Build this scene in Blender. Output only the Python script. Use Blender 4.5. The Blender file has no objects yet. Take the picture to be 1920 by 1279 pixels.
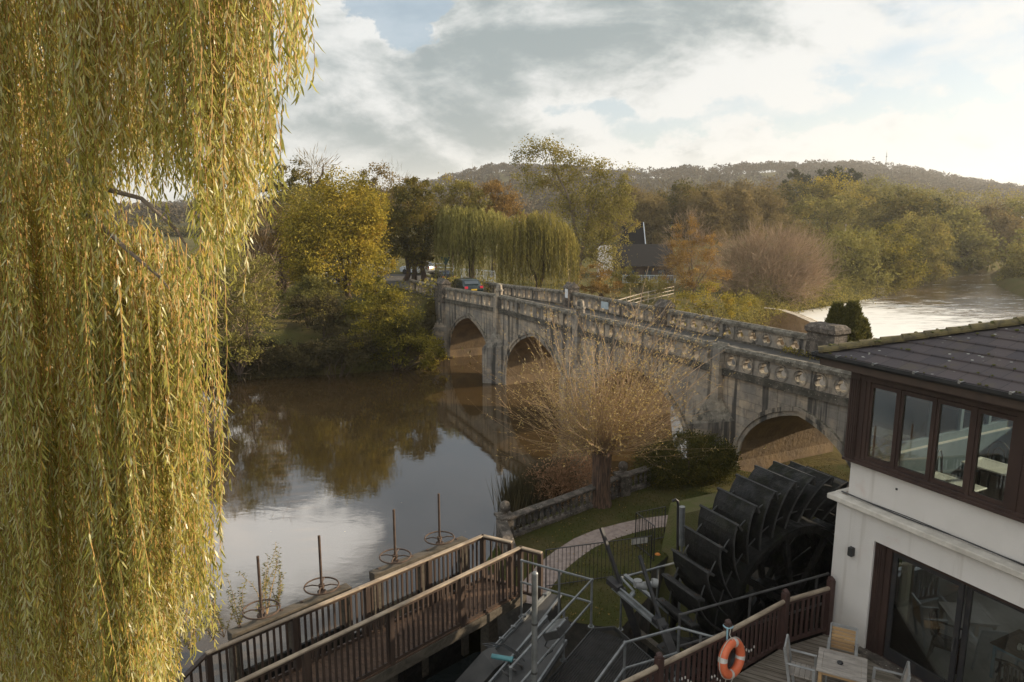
import bpy, bmesh, math, random
import numpy as np
from mathutils import Vector, Matrix

# ---------------------------------------------------------------- camera, sky, sun, exposure
SC = bpy.context.scene
CZ = 11.4
FPX = 1333.0
PITCH = math.radians(10.2)
cam_d = bpy.data.cameras.new("camera")
cam = bpy.data.objects.new("camera", cam_d)
SC.collection.objects.link(cam)
cam.location = (0, 0, CZ)
cam.rotation_euler = (math.radians(90) - PITCH, 0, 0)
cam_d.sensor_width = 36.0
cam_d.lens = FPX / 1920 * 36
cam_d.clip_start = 0.1
cam_d.clip_end = 6000
SC.camera = cam

SUN_AZ, SUN_EL = math.radians(77), math.radians(18)
SUN_DIR = Vector((math.sin(SUN_AZ) * math.cos(SUN_EL), math.cos(SUN_AZ) * math.cos(SUN_EL), math.sin(SUN_EL)))
sl = bpy.data.lights.new("sun", 'SUN')
sl.energy = 5.0
sl.angle = math.radians(0.6)
sl.color = (1.0, 0.84, 0.62)
so = bpy.data.objects.new("sun", sl)
SC.collection.objects.link(so)
so.rotation_euler = SUN_DIR.to_track_quat('Z', 'Y').to_euler()
so.location = SUN_DIR * 60

SC.view_settings.view_transform = 'Standard'
SC.view_settings.look = 'None'
SC.view_settings.exposure = 0.82
SC.view_settings.gamma = 1.0
SC.view_settings.use_curve_mapping = False
cy = SC.cycles
cy.max_bounces = 7
cy.diffuse_bounces = 3
cy.glossy_bounces = 3
cy.transmission_bounces = 6
cy.transparent_max_bounces = 10
cy.volume_bounces = 1
cy.caustics_reflective = False
cy.caustics_refractive = False
cy.use_denoising = True
cy.sample_clamp_indirect = 4.0


class NT:
    """small node-graph builder"""
    def __init__(self, tree):
        self.t = tree
    def n(self, typ, ins=None, **kw):
        nd = self.t.nodes.new(typ)
        for k, v in kw.items():
            setattr(nd, k, v)
        for k, v in (ins or {}).items():
            self.set(nd.inputs[k], v)
        return nd
    def set(self, sock, v):
        if isinstance(v, bpy.types.NodeSocket):
            self.t.links.new(v, sock)
        elif isinstance(v, bpy.types.Node):
            self.t.links.new(v.outputs[0], sock)
        else:
            sock.default_value = v
    def math(self, op, a, b=0.0, c=None, clamp=False):
        nd = self.n('ShaderNodeMath', operation=op, use_clamp=clamp)
        self.set(nd.inputs[0], a)
        self.set(nd.inputs[1], b)
        if c is not None:
            self.set(nd.inputs[2], c)
        return nd.outputs[0]
    def mix(self, f, a, b):
        nd = self.n('ShaderNodeMix', data_type='RGBA')
        self.set(nd.inputs[0], f)
        self.set(nd.inputs[6], a if not isinstance(a, tuple) else (*a[:3], 1))
        self.set(nd.inputs[7], b if not isinstance(b, tuple) else (*b[:3], 1))
        return nd.outputs[2]
    def noise(self, vec, scale, detail=4, rough=0.55, dist=0.0, lac=2.0):
        nd = self.n('ShaderNodeTexNoise', {'Scale': scale, 'Detail': detail, 'Roughness': rough, 'Distortion': dist, 'Lacunarity': lac})
        if vec is not None:
            self.set(nd.inputs['Vector'], vec)
        return nd.outputs[0]
    def ramp(self, f, lo, hi, a=0.0, b=1.0):
        nd = self.n('ShaderNodeMapRange', {'From Min': lo, 'From Max': hi, 'To Min': a, 'To Max': b}, interpolation_type='SMOOTHSTEP')
        self.set(nd.inputs[0], f)
        return nd.outputs[0]
    def mapping(self, vec, scale=(1, 1, 1), rot=(0, 0, 0), loc=(0, 0, 0)):
        nd = self.n('ShaderNodeMapping', {'Scale': scale, 'Rotation': rot, 'Location': loc})
        self.set(nd.inputs[0], vec)
        return nd.outputs[0]


def rayv(x, y):
    dy = y - 639.5
    s, c = math.sin(PITCH), math.cos(PITCH)
    return Vector((x - 960, FPX * c - dy * s, -(FPX * s + dy * c)))
def PX(x, y, z):
    """photo pixel -> point on the level plane z"""
    r = rayv(x, y)
    k = (z - CZ) / r.z
    return Vector((r.x * k, r.y * k, z))
def PD(x, y, d):
    """photo pixel -> point at distance d ahead"""
    r = rayv(x, y)
    k = d / r.y
    return Vector((r.x * k, d, CZ + r.z * k))


def build_world():
    w = bpy.data.worlds.new("World")
    SC.world = w
    w.use_nodes = True
    g = NT(w.node_tree)
    w.node_tree.nodes.clear()
    sky = g.n('ShaderNodeTexSky')
    sky.sky_type = 'NISHITA'
    sky.sun_disc = False
    sky.sun_elevation = SUN_EL
    sky.sun_rotation = SUN_AZ
    sky.air_density = 1.0
    sky.dust_density = 1.2
    sky.ozone_density = 1.5
    d = g.n('ShaderNodeTexCoord').outputs['Generated']
    sx = g.n('ShaderNodeSeparateXYZ')
    g.set(sx.inputs[0], d)
    X, Y, Z = sx.outputs
    az = g.math('ARCTAN2', X, Y)
    el = g.math('ARCSINE', Z)
    def dens(off):
        """cloud thickness seen along the direction, optionally shifted (for the relief)"""
        v = g.mapping(d, loc=off)
        v = g.mapping(v, scale=(1, 1, 2.1))
        a = g.noise(v, 4.2, 9, 0.54, 0.5)
        b = g.noise(g.mapping(v, loc=(3, 7, 1)), 13.0, 9, 0.62, 0.4)
        return g.math('ADD', g.math('MULTIPLY', a, 0.75), g.math('MULTIPLY', b, 0.25))
    n0 = dens((0, 0, 0))
    sd_ = SUN_DIR.normalized() * 0.022 + Vector((0, 0, 0.018))
    n1 = dens(tuple(sd_))
    relief = g.math('MULTIPLY', g.math('SUBTRACT', n0, n1), 4.4)
    warp1 = g.noise(g.mapping(d, scale=(1, 1, 1.6), loc=(2, 5, 1)), 7.5, 9, 0.64)
    warp2 = g.noise(g.mapping(d, scale=(1, 1, 1.6), loc=(9, 1, 4)), 7.5, 9, 0.64)
    aw = g.math('ADD', az, g.math('MULTIPLY', g.math('SUBTRACT', warp1, 0.5), 0.30))
    ew = g.math('ADD', el, g.math('MULTIPLY', g.math('SUBTRACT', warp2, 0.5), 0.17))
    def mb(a0, e0, rx, ry, soft):
        da = g.math('DIVIDE', g.math('SUBTRACT', aw, a0), rx / FPX)
        de = g.math('DIVIDE', g.math('SUBTRACT', ew, e0), ry / FPX)
        q = g.math('SQRT', g.math('ADD', g.math('MULTIPLY', da, da), g.math('MULTIPLY', de, de)))
        return g.ramp(q, 1 - soft, 1 + soft, 1.0, 0.0)
    def blob(px, py, rx, ry, soft=0.6):
        r = rayv(px, py)
        return mb(math.atan2(r.x, r.y), math.atan2(r.z, math.hypot(r.x, r.y)), rx, ry, soft)
    def mblob(px, py, rx, ry, soft=0.6):          # the same place, mirrored in the pool
        r = rayv(px, py)
        return mb(math.atan2(r.x, r.y), -math.atan2(r.z, math.hypot(r.x, r.y)), rx, ry, soft)
    def addm(a, b, k):
        return g.math('MULTIPLY_ADD', b, k, a)
    # cover: 1 cloud, 0 clear
    cov = addm(g.math('ADD', n0, 0.10), blob(745, 20, 75, 75, .5), -0.42)
    for q, k in ((blob(1600, 205, 330, 30, .8), -0.16), (blob(1080, 205, 45, 30), -0.20), (blob(640, 60, 90, 90), .25), (blob(900, 160, 160, 140), .22), (blob(1250, 60, 300, 90), .25),
                 (blob(620, 240, 320, 140), .34), (blob(1500, 300, 500, 50), .2), (mblob(840, 930, 210, 90), -0.34), (mblob(500, 900, 130, 40), -0.25), (mblob(535, 1020, 170, 105), .3), (mblob(470, 830, 80, 50), .22)):
        cov = addm(cov, q, k)
    mask = g.ramp(cov, 0.50, 0.66, 0.22, 1.0)
    # light in the cloud: thick parts grey, thin edges and sunward bulges bright
    sh = g.math('ADD', relief, 0.66)
    sh = addm(sh, g.ramp(cov, 0.62, 1.02), -0.32)
    for q, k in ((blob(1200, 45, 240, 75, .8), -0.34), (blob(1060, 60, 70, 40), -.1), (blob(870, 110, 110, 85, .8), -0.22), (blob(1000, 200, 220, 40), -0.10), (blob(660, 270, 280, 42), -0.32), (blob(560, 170, 80, 40), -0.12),
                 (blob(640, 50, 80, 70), .35), (blob(1130, 240, 140, 50), .25), (blob(640, 215, 130, 28), .2), (blob(1700, 250, 500, 170), .5), (blob(1480, 110, 200, 60), .25), (blob(900, 330, 700, 40), .25),
                 (blob(1180, 285, 170, 14), -.35), (mblob(560, 1010, 170, 90), .4)):
        sh = addm(sh, q, k)
    shd = g.ramp(sh, -0.22, 1.0)
    ccol = g.mix(shd, (0.195, 0.24, 0.255), (0.54, 0.55, 0.545))
    tos = g.n('ShaderNodeVectorMath', operation='DOT_PRODUCT')
    g.set(tos.inputs[0], d)
    tos.inputs[1].default_value = SUN_DIR
    glow = g.ramp(tos.outputs['Value'], 0.62, 1.0, 0.0, 0.7)
    ccol = g.mix(glow, ccol, (0.66, 0.645, 0.615))
    ccol = g.mix(mblob(535, 1020, 165, 105, .5), ccol, (1.7, 1.65, 1.57))
    ccol = g.mix(mblob(490, 850, 70, 60, .5), ccol, (1.3, 1.27, 1.2))
    # unseen clouds behind the viewer, brightened to fill the shaded foreground
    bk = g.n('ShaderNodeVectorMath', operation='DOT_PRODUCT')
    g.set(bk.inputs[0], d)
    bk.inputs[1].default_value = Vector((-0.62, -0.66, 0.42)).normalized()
    rear_fill = g.ramp(bk.outputs['Value'], 0.0, 0.8, 0.9, 1.75)
    hz = g.ramp(el, 0.0, 0.10, 0.40, 0.0)
    b1 = g.n('ShaderNodeBackground', {'Color': g.mix(0.5, sky.outputs[0], (2.5, 3.1, 3.5)), 'Strength': 0.1})
    b2 = g.n('ShaderNodeBackground', {'Color': ccol, 'Strength': rear_fill})
    b3 = g.n('ShaderNodeBackground', {'Color': (0.53, 0.535, 0.53, 1), 'Strength': 1.0})
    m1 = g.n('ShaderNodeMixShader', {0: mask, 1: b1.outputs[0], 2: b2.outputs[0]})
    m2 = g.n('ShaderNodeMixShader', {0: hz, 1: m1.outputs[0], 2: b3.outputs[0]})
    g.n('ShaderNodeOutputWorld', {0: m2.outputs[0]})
build_world()

# ---------------------------------------------------------------- helpers
COL = SC.collection
RNG = np.random.default_rng(7)
R = random.Random(11)
U = Vector((-0.44721, 0.89443, 0))      # along the bridge, away from the camera
W = Vector((0.89443, 0.44721, 0))       # across it, to the right
UP = Vector((0, 0, 1))

def tag(o, label=None, cat=None, group=None, kind=None):
    if label: o['label'] = label
    if cat: o['category'] = cat
    if group: o['group'] = group
    if kind: o['kind'] = kind
    return o
def thing(name, label, cat, loc=(0, 0, 0), rotz=0.0, group=None):
    o = bpy.data.objects.new(name, None)
    o.empty_display_size = 0.2
    COL.objects.link(o)
    o.location = loc
    o.rotation_euler = (0, 0, rotz)
    return tag(o, label, cat, group)
def dup(root, loc, rotz, label, group=None):
    r = root.copy(); COL.objects.link(r)
    r.location = loc; r.rotation_euler = (0, 0, rotz)
    r['label'] = label
    if group: r['group'] = group
    for ch in list(root.children):
        c = ch.copy(); COL.objects.link(c); c.parent = r
        for gch in list(ch.children):
            k = gch.copy(); COL.objects.link(k); k.parent = c
    return r
def world_off(parent):
    v = Vector((0, 0, 0)); p = parent
    while p is not None:
        v += p.location; p = p.parent
    return v
def arr_mesh(name, V, F, mat, parent=None, world=False, smooth=False, tint=None):
    """mesh object from numpy verts and a list/array of faces"""
    me = bpy.data.meshes.new(name)
    V = np.asarray(V, dtype=np.float32).reshape(-1, 3)
    if parent is not None and world:
        V = V - np.array(world_off(parent), dtype=np.float32)
    if isinstance(F, np.ndarray):
        k = F.shape[1]; n = len(F)
        me.vertices.add(len(V)); me.vertices.foreach_set('co', V.ravel())
        me.loops.add(n * k); me.loops.foreach_set('vertex_index', F.astype(np.int32).ravel())
        me.polygons.add(n)
        me.polygons.foreach_set('loop_start', np.arange(0, n * k, k, dtype=np.int32))
        me.update(calc_edges=True)
    else:
        me.from_pydata([tuple(v) for v in V], [], F)
    if smooth:
        me.polygons.foreach_set('use_smooth', np.ones(len(me.polygons), dtype=bool))
    if tint is not None:
        a = me.attributes.new('tint', 'FLOAT', 'FACE')
        a.data.foreach_set('value', np.asarray(tint, dtype=np.float32))
    if mat: me.materials.append(mat)
    o = bpy.data.objects.new(name, me)
    COL.objects.link(o)
    if parent is not None: o.parent = parent
    return o

class MB:
    """collects shapes and links them as ONE mesh object"""
    def __init__(self):
        self.v = []; self.f = []
    def add(self, vs, fs):
        o = len(self.v)
        self.v += [Vector(p) for p in vs]
        self.f += [tuple(i + o for i in q) for q in fs]
        return self
    def hexa(self, b, t):
        """8 corner solid: bottom 4 (ccw seen from above) and top 4"""
        return self.add(list(b) + list(t), [(3, 2, 1, 0), (4, 5, 6, 7), (0, 1, 5, 4), (1, 2, 6, 5), (2, 3, 7, 6), (3, 0, 4, 7)])
    def box(self, c, s, ax=None, bev=0.0):
        c = Vector(c); ex, ey, ez = ax or (Vector((1, 0, 0)), Vector((0, 1, 0)), UP)
        hx, hy, hz = s[0] / 2, s[1] / 2, s[2] / 2
        if bev <= 0:
            P = [c + ex * a * hx + ey * b * hy + ez * d * hz for d in (-1, 1) for a, b in ((-1, -1), (1, -1), (1, 1), (-1, 1))]
            return self.hexa(P[:4], P[4:])
        k = min(bev, hx * .9, hy * .9, hz * .9)
        rings = []
        for d, i in ((-hz, k), (-hz + k, 0), (hz - k, 0), (hz, k)):
            rings.append([c + ex * a + ey * b + ez * d for a, b in ((-hx + i, -hy + i), (hx - i, -hy + i), (hx - i, hy - i), (-hx + i, hy - i))])
        return self.loft(rings)
    def loft(self, rings, cap=True, closed=True):
        n = len(rings[0]); vs = [p for r in rings for p in r]; fs = []
        for i in range(len(rings) - 1):
            for j in range(n if closed else n - 1):
                a, b = i * n + j, i * n + (j + 1) % n
                fs.append((a, b, b + n, a + n))
        if cap:
            fs.append(tuple(range(n - 1, -1, -1)))
            fs.append(tuple((len(rings) - 1) * n + j for j in range(n)))
        return self.add(vs, fs)
    def bar(self, p, q, w, h, up=UP, bev=0.0):
        p, q = Vector(p), Vector(q); d = q - p; L = d.length
        if L < 1e-6: return self
        d /= L
        sd = d.cross(Vector(up))
        if sd.length < 1e-4: sd = d.cross(Vector((1, 0, 0)))
        sd.normalize(); nn = sd.cross(d)
        return self.box((p + q) / 2, (L, w, h), (d, sd, nn), bev)
    def tube(self, pts, r, n=8, cap=True):
        pts = [Vector(p) for p in pts]
        rs = r if isinstance(r, (list, tuple)) else [r] * len(pts)
        rings = []; ref = None
        for i, p in enumerate(pts):
            d = (pts[min(i + 1, len(pts) - 1)] - pts[max(i - 1, 0)]).normalized()
            if ref is None:
                ref = d.cross(UP if abs(d.z) < .9 else Vector((1, 0, 0))).normalized()
            ref = (ref - d * ref.dot(d)).normalized()
            e = d.cross(ref)
            rings.append([p + (ref * math.cos(2 * math.pi * k / n) + e * math.sin(2 * math.pi * k / n)) * rs[i] for k in range(n)])
        return self.loft(rings, cap)
    def lathe(self, c, prof, n=16, ax=UP):
        c = Vector(c); ax = Vector(ax).normalized()
        e1 = ax.orthogonal().normalized(); e2 = ax.cross(e1)
        rings = [[c + ax * z + (e1 * math.cos(2 * math.pi * k / n) + e2 * math.sin(2 * math.pi * k / n)) * max(r, 1e-4) for k in range(n)] for r, z in prof]
        return self.loft(rings)
    def torus(self, c, Rr, r, ax=UP, n=32, m=10, a0=0.0, a1=2 * math.pi):
        c = Vector(c); ax = Vector(ax).normalized()
        e1 = ax.orthogonal().normalized(); e2 = ax.cross(e1)
        full = abs(a1 - a0 - 2 * math.pi) < 1e-6
        rings = []
        for i in range(n + (0 if full else 1)):
            t = a0 + (a1 - a0) * i / n
            rd = e1 * math.cos(t) + e2 * math.sin(t)
            rings.append([c + rd * (Rr + r * math.cos(2 * math.pi * k / m)) + ax * r * math.sin(2 * math.pi * k / m) for k in range(m)])
        if full: rings.append(rings[0])
        return self.loft(rings, cap=not full)
    def prism(self, outline, d):
        d = Vector(d); n = len(outline)
        vs = [Vector(p) for p in outline] + [Vector(p) + d for p in outline]
        fs = [tuple(range(n - 1, -1, -1)), tuple(range(n, 2 * n))] + [(i, (i + 1) % n, n + (i + 1) % n, n + i) for i in range(n)]
        return self.add(vs, fs)
    def build(self, name, mat, parent=None, world=True, smooth=False, label=None):
        off = world_off(parent) if (parent is not None and world) else Vector((0, 0, 0))
        me = bpy.data.meshes.new(name)
        me.from_pydata([tuple(p - off) for p in self.v], [], self.f)
        bm = bmesh.new(); bm.from_mesh(me)
        bmesh.ops.recalc_face_normals(bm, faces=bm.faces)
        bm.to_mesh(me); bm.free()
        if smooth:
            me.polygons.foreach_set('use_smooth', np.ones(len(me.polygons), dtype=bool))
            me.set_sharp_from_angle(angle=math.radians(40))
        if mat: me.materials.append(mat)
        o = bpy.data.objects.new(name, me)
        COL.objects.link(o)
        if parent is not None: o.parent = parent
        if label: o['label'] = label
        return o

# ---------------------------------------------------------------- materials
def new_mat(name):
    m = bpy.data.materials.new(name); m.use_nodes = True
    m.node_tree.nodes.clear()
    g = NT(m.node_tree)
    return m, g
def finish(g, bsdf):
    out = g.n('ShaderNodeOutputMaterial')
    g.t.links.new(bsdf.outputs[0], out.inputs[0])
def objv(g):
    return g.n('ShaderNodeTexCoord').outputs['Object']
def bump(g, h, dist, strength=1.0):
    return g.n('ShaderNodeBump', {'Height': h, 'Distance': dist, 'Strength': strength}).outputs[0]

def simple(name, c1, c2=None, scale=4.0, rough=0.7, metal=0.0, bmp=0.0, bscale=None, stretch=(1, 1, 1), lo=0.35, hi=0.7, spec=0.4):
    m, g = new_mat(name)
    v = g.mapping(objv(g), scale=stretch)
    n = g.noise(v, scale, 6, 0.6)
    col = g.mix(g.ramp(n, lo, hi), c1, c2 or tuple(x * .7 for x in c1))
    b = g.n('ShaderNodeBsdfPrincipled', {'Base Color': col, 'Roughness': rough, 'Metallic': metal, 'Specular IOR Level': spec})
    if bmp > 0:
        g.set(b.inputs['Normal'], bump(g, g.noise(v, bscale or scale * 3, 5, 0.6), bmp))
    finish(g, b)
    return m

def leaf_mat(name, cols, trans=0.32, rough=0.8, nscale=0.35, spec=0.06):
    """leaf: colour picked by the per-leaf tint, drifting slowly through the crown"""
    m, g = new_mat(name)
    t = g.n('ShaderNodeAttribute', attribute_name='tint').outputs['Fac']
    n = g.noise(objv(g), nscale, 2, 0.5)
    f = g.math('ADD', g.math('MULTIPLY', t, 0.75), g.math('MULTIPLY', g.math('SUBTRACT', n, 0.5), 0.9), clamp=True)
    cr = g.n('ShaderNodeValToRGB')
    els = cr.color_ramp.elements
    while len(els) < len(cols): els.new(0.5)
    for i, c in enumerate(cols):
        els[i].position = i / max(1, len(cols) - 1) * 0.92 + 0.04
        els[i].color = (*c, 1)
    g.set(cr.inputs[0], f)
    c = cr.outputs[0]
    d = g.n('ShaderNodeBsdfPrincipled', {'Base Color': c, 'Roughness': rough, 'Specular IOR Level': spec})
    tr = g.n('ShaderNodeBsdfTranslucent', {'Color': c})
    mx = g.n('ShaderNodeMixShader', {0: trans, 1: d.outputs[0], 2: tr.outputs[0]})
    finish(g, mx)
    return m

def stone_mat():
    m, g = new_mat('weathered limestone')
    v = objv(g)
    s = g.n('ShaderNodeSeparateXYZ'); g.set(s.inputs[0], v)
    cb = g.n('ShaderNodeCombineXYZ'); g.set(cb.inputs[0], g.math('ADD', s.outputs[0], g.math('MULTIPLY', s.outputs[1], 0.7))); g.set(cb.inputs[1], s.outputs[2])
    bk = g.n('ShaderNodeTexBrick', {'Vector': cb.outputs[0], 'Scale': 1.0, 'Mortar Size': 0.012, 'Mortar Smooth': 0.4, 'Bias': 0.0, 'Brick Width': 0.85, 'Row Height': 0.34,
                                     'Color1': (0.0, 0.0, 0.0, 1), 'Color2': (1, 1, 1, 1), 'Mortar': (0.2, 0.2, 0.2, 1)}, offset=0.5)
    block = bk.outputs['Color']
    base = g.mix(block, (0.46, 0.36, 0.25), (0.28, 0.245, 0.205))
    big = g.noise(v, 0.6, 5, 0.6)
    base = g.mix(g.ramp(big, 0.4, 0.65, 0, .85), base, (0.19, 0.172, 0.152))
    mot = g.noise(v, 2.6, 8, 0.72)
    base = g.mix(g.ramp(mot, 0.46, 0.66, 0, .6), base, (0.12, 0.11, 0.098))
    base = g.mix(g.math('MULTIPLY', bk.outputs['Fac'], 0.4), base, (0.11, 0.095, 0.08))
    # rain streaks running down from the string course
    st = g.noise(g.mapping(v, scale=(2.6, 2.6, 0.12)), 1.0, 5, 0.65)
    base = g.mix(g.ramp(st, 0.50, 0.62, 0, 0.92), base, (0.055, 0.052, 0.048))
    pale = g.noise(g.mapping(v, scale=(1.6, 1.6, 0.25), loc=(5, 2, 1)), 1.0, 4, 0.6)
    base = g.mix(g.ramp(pale, 0.58, 0.75, 0, 0.5), base, (0.47, 0.42, 0.34))
    # lichen on faces that look up
    geo = g.n('ShaderNodeNewGeometry')
    nz = g.n('ShaderNodeSeparateXYZ'); g.set(nz.inputs[0], geo.outputs['Normal'])
    upm = g.ramp(nz.outputs[2], 0.3, 0.8)
    lich = g.mix(g.ramp(g.noise(v, 5.0, 6, 0.7), 0.45, 0.62), (0.085, 0.075, 0.055), (0.26, 0.23, 0.17))
    base = g.mix(g.math('MULTIPLY', upm, 0.85), base, lich)
    b = g.n('ShaderNodeBsdfPrincipled', {'Base Color': base, 'Roughness': 0.92, 'Specular IOR Level': 0.2})
    h = g.math('ADD', g.math('MULTIPLY', g.noise(v, 9, 6, 0.7), 0.6), g.math('MULTIPLY', bk.outputs['Fac'], -0.5))
    g.set(b.inputs['Normal'], bump(g, h, 0.05, 0.8))
    finish(g, b)
    return m
def coping_mat(name, dark, lite, scale=3.0):
    m, g = new_mat(name)
    v = objv(g)
    n = g.noise(v, scale, 8, 0.7)
    c = g.mix(g.ramp(n, 0.4, 0.66), dark, lite)
    sp = g.n('ShaderNodeTexVoronoi', {'Vector': v, 'Scale': 9.0}, feature='F1')
    c = g.mix(g.ramp(sp.outputs['Distance'], 0.10, 0.2, 0.7, 0.0), c, (0.42, 0.39, 0.32))
    b = g.n('ShaderNodeBsdfPrincipled', {'Base Color': c, 'Roughness': 0.95, 'Specular IOR Level': 0.15})
    g.set(b.inputs['Normal'], bump(g, g.noise(v, 12, 6, 0.7), 0.06))
    finish(g, b)
    return m
def wood_mat(name, c1, c2, axis_scale, rough=0.75, bmp=0.01):
    m, g = new_mat(name)
    v = g.mapping(objv(g), scale=axis_scale)
    n = g.noise(v, 1.0, 7, 0.65, 0.6)
    big = g.noise(objv(g), 1.3, 4, 0.6)
    c = g.mix(g.ramp(n, 0.35, 0.65), c1, c2)
    c = g.mix(g.ramp(big, 0.45, 0.75, 0, 0.45), c, tuple(x * .55 for x in c2))
    b = g.n('ShaderNodeBsdfPrincipled', {'Base Color': c, 'Roughness': rough, 'Specular IOR Level': 0.3})
    g.set(b.inputs['Normal'], bump(g, n, bmp))
    finish(g, b)
    return m
def water_mat(name, body, wave, chop, rough=0.04, ior=1.45, foam=None):
    m, g = new_mat(name)
    v = objv(g)
    n1 = g.noise(g.mapping(v, rot=(0, 0, 0.5), scale=(1, 1.7, 1)), wave, 5, 0.55, 0.4)
    n2 = g.noise(g.mapping(v, rot=(0, 0, 0.9), scale=(1, 2.4, 1)), wave * 5.5, 4, 0.6, 0.3)
    patch = g.ramp(g.noise(v, 0.09, 3, 0.5), 0.35, 0.65, 0.35, 1.0)
    h = g.math('ADD', n1, g.math('MULTIPLY', g.math('MULTIPLY', n2, patch), 0.22))
    big = g.noise(v, 0.2, 4, 0.5)
    c = g.mix(g.ramp(big, 0.3, 0.7), body, tuple(x * .8 for x in body))
    # leaves and froth drifting on the surface
    fl = g.n('ShaderNodeTexVoronoi', {'Vector': v, 'Scale': 1.3, 'Randomness': 1.0}, feature='F1')
    c = g.mix(g.ramp(fl.outputs['Distance'], 0.02, 0.04, 0.7, 0), c, (0.3, 0.24, 0.12))
    b = g.n('ShaderNodeBsdfPrincipled', {'Base Color': c, 'Roughness': rough, 'IOR': ior, 'Specular IOR Level': 0.5})
    if foam:
        s = g.n('ShaderNodeSeparateXYZ'); g.set(s.inputs[0], v)
        fn = g.noise(g.mapping(v, rot=(0, 0, -0.7), scale=(0.5, 1.5, 1)), 0.55, 8, 0.72, 1.0)
        near = g.ramp(g.math('SUBTRACT', s.outputs[0], foam[0]), 0.0, foam[1], 0.34, 0.0)
        near = g.math('ADD', near, g.ramp(s.outputs[1], 70, 120, 0.10, 0.0))
        foam_glint = g.ramp(g.math('ADD', fn, near), 0.50, 0.80, 0, 0.9)  # foam, spread wider to stand in for sky glitter on the water
        g.set(b.inputs['Base Color'], g.mix(foam_glint, c, (0.75, 0.73, 0.68)))
        g.set(b.inputs['Roughness'], g.math('MULTIPLY_ADD', foam_glint, 0.5, rough))
    g.set(b.inputs['Normal'], bump(g, h, chop))
    finish(g, b)
    return m

M = {}
M['stone'] = stone_mat()
M['coping'] = coping_mat('lichened coping stone', (0.085, 0.075, 0.06), (0.22, 0.195, 0.155))
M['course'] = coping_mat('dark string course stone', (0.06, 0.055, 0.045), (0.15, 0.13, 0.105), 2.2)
M['garden_stone'] = coping_mat('mossy garden stone', (0.07, 0.06, 0.05), (0.18, 0.15, 0.125), 4.0)
M['soffit'] = simple('golden arch lining stone', (0.21, 0.14, 0.072), (0.13, 0.09, 0.055), 1.2, 0.9, bmp=0.03, bscale=6)
M['render'] = simple('cream wall render', (0.63, 0.585, 0.545), (0.57, 0.53, 0.49), 0.9, 0.9, bmp=0.004, bscale=60, lo=0.3, hi=0.75)
def wall_mat():
    m, g = new_mat('cream wall render')
    v = objv(g)
    c = g.mix(g.ramp(g.noise(v, 0.9, 6, 0.6), 0.3, 0.75), (0.63, 0.585, 0.545), (0.57, 0.53, 0.49))
    st = g.noise(g.mapping(v, scale=(5, 5, 0.22)), 1.0, 6, 0.65)
    c = g.mix(g.ramp(st, 0.54, 0.72, 0, 0.38), c, (0.36, 0.31, 0.26))
    pk = g.noise(g.mapping(v, loc=(3, 1, 8)), 1.6, 6, 0.65)
    c = g.mix(g.ramp(pk, 0.58, 0.75, 0, 0.45), c, (0.52, 0.38, 0.33))
    s = g.n('ShaderNodeSeparateXYZ'); g.set(s.inputs[0], v)
    low = g.ramp(g.math('ADD', s.outputs[2], g.math('MULTIPLY', g.noise(v, 3, 5, 0.6), 0.6)), 0.15, 0.9, 0.5, 0.0)
    c = g.mix(low, c, (0.34, 0.30, 0.25))
    b = g.n('ShaderNodeBsdfPrincipled', {'Base Color': c, 'Roughness': 0.9, 'Specular IOR Level': 0.25})
    g.set(b.inputs['Normal'], bump(g, g.noise(v, 45, 4, 0.6), 0.006))
    finish(g, b)
    return m
M['render'] = wall_mat()
M['ledge'] = simple('weathered ledge render', (0.60, 0.55, 0.48), (0.40, 0.36, 0.31), 2.5, 0.9, bmp=0.006, bscale=30)
M['brown_frame'] = wood_mat('dark brown stained timber', (0.055, 0.032, 0.025), (0.04, 0.024, 0.02), (3, 3, 0.6), 0.5)
M['soffit_board'] = simple('brown eaves board', (0.07, 0.045, 0.033), (0.05, 0.034, 0.026), 3, 0.6)
M['gutter'] = simple('black plastic gutter', (0.018, 0.018, 0.02), (0.03, 0.03, 0.03), 5, 0.4)
M['lead'] = simple('gutter bracket metal', (0.3, 0.29, 0.27), (0.2, 0.2, 0.19), 5, 0.5, 0.5)
M['black_iron'] = simple('black painted iron', (0.018, 0.018, 0.02), (0.035, 0.03, 0.028), 6, 0.5)
M['galv'] = simple('galvanised steel tube', (0.23, 0.235, 0.235), (0.15, 0.155, 0.155), 5, 0.45, 0.5)
M['steel'] = simple('dull steel plate', (0.062, 0.059, 0.056), (0.035, 0.034, 0.033), 2.5, 0.6, 0.25, bmp=0.003)
M['dark_steel'] = simple('dark weathered steel', (0.085, 0.08, 0.078), (0.05, 0.047, 0.045), 3, 0.6, 0.4)
M['rust'] = simple('rusted iron', (0.105, 0.068, 0.048), (0.055, 0.038, 0.03), 9, 0.85, 0.2, bmp=0.004)
M['teal'] = simple('teal painted cylinder', (0.10, 0.26, 0.28), (0.07, 0.19, 0.21), 5, 0.4)
M['orange'] = simple('faded orange plastic', (0.72, 0.17, 0.07), (0.62, 0.13, 0.055), 5, 0.45, lo=.3, hi=.7)
M['white_band'] = simple('pale reflective band', (0.62, 0.58, 0.52), (0.48, 0.44, 0.4), 8, 0.4)
M['rope'] = simple('pale rope', (0.5, 0.45, 0.38), (0.36, 0.33, 0.28), 20, 0.9)
M['blue_rope'] = simple('faded blue cord', (0.22, 0.38, 0.45), (0.3, 0.42, 0.46), 20, 0.8)
M['rail_top'] = wood_mat('sun bleached handrail timber', (0.36, 0.285, 0.205), (0.21, 0.16, 0.115), (2.2, 2.2, 9), 0.7, 0.006)
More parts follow.
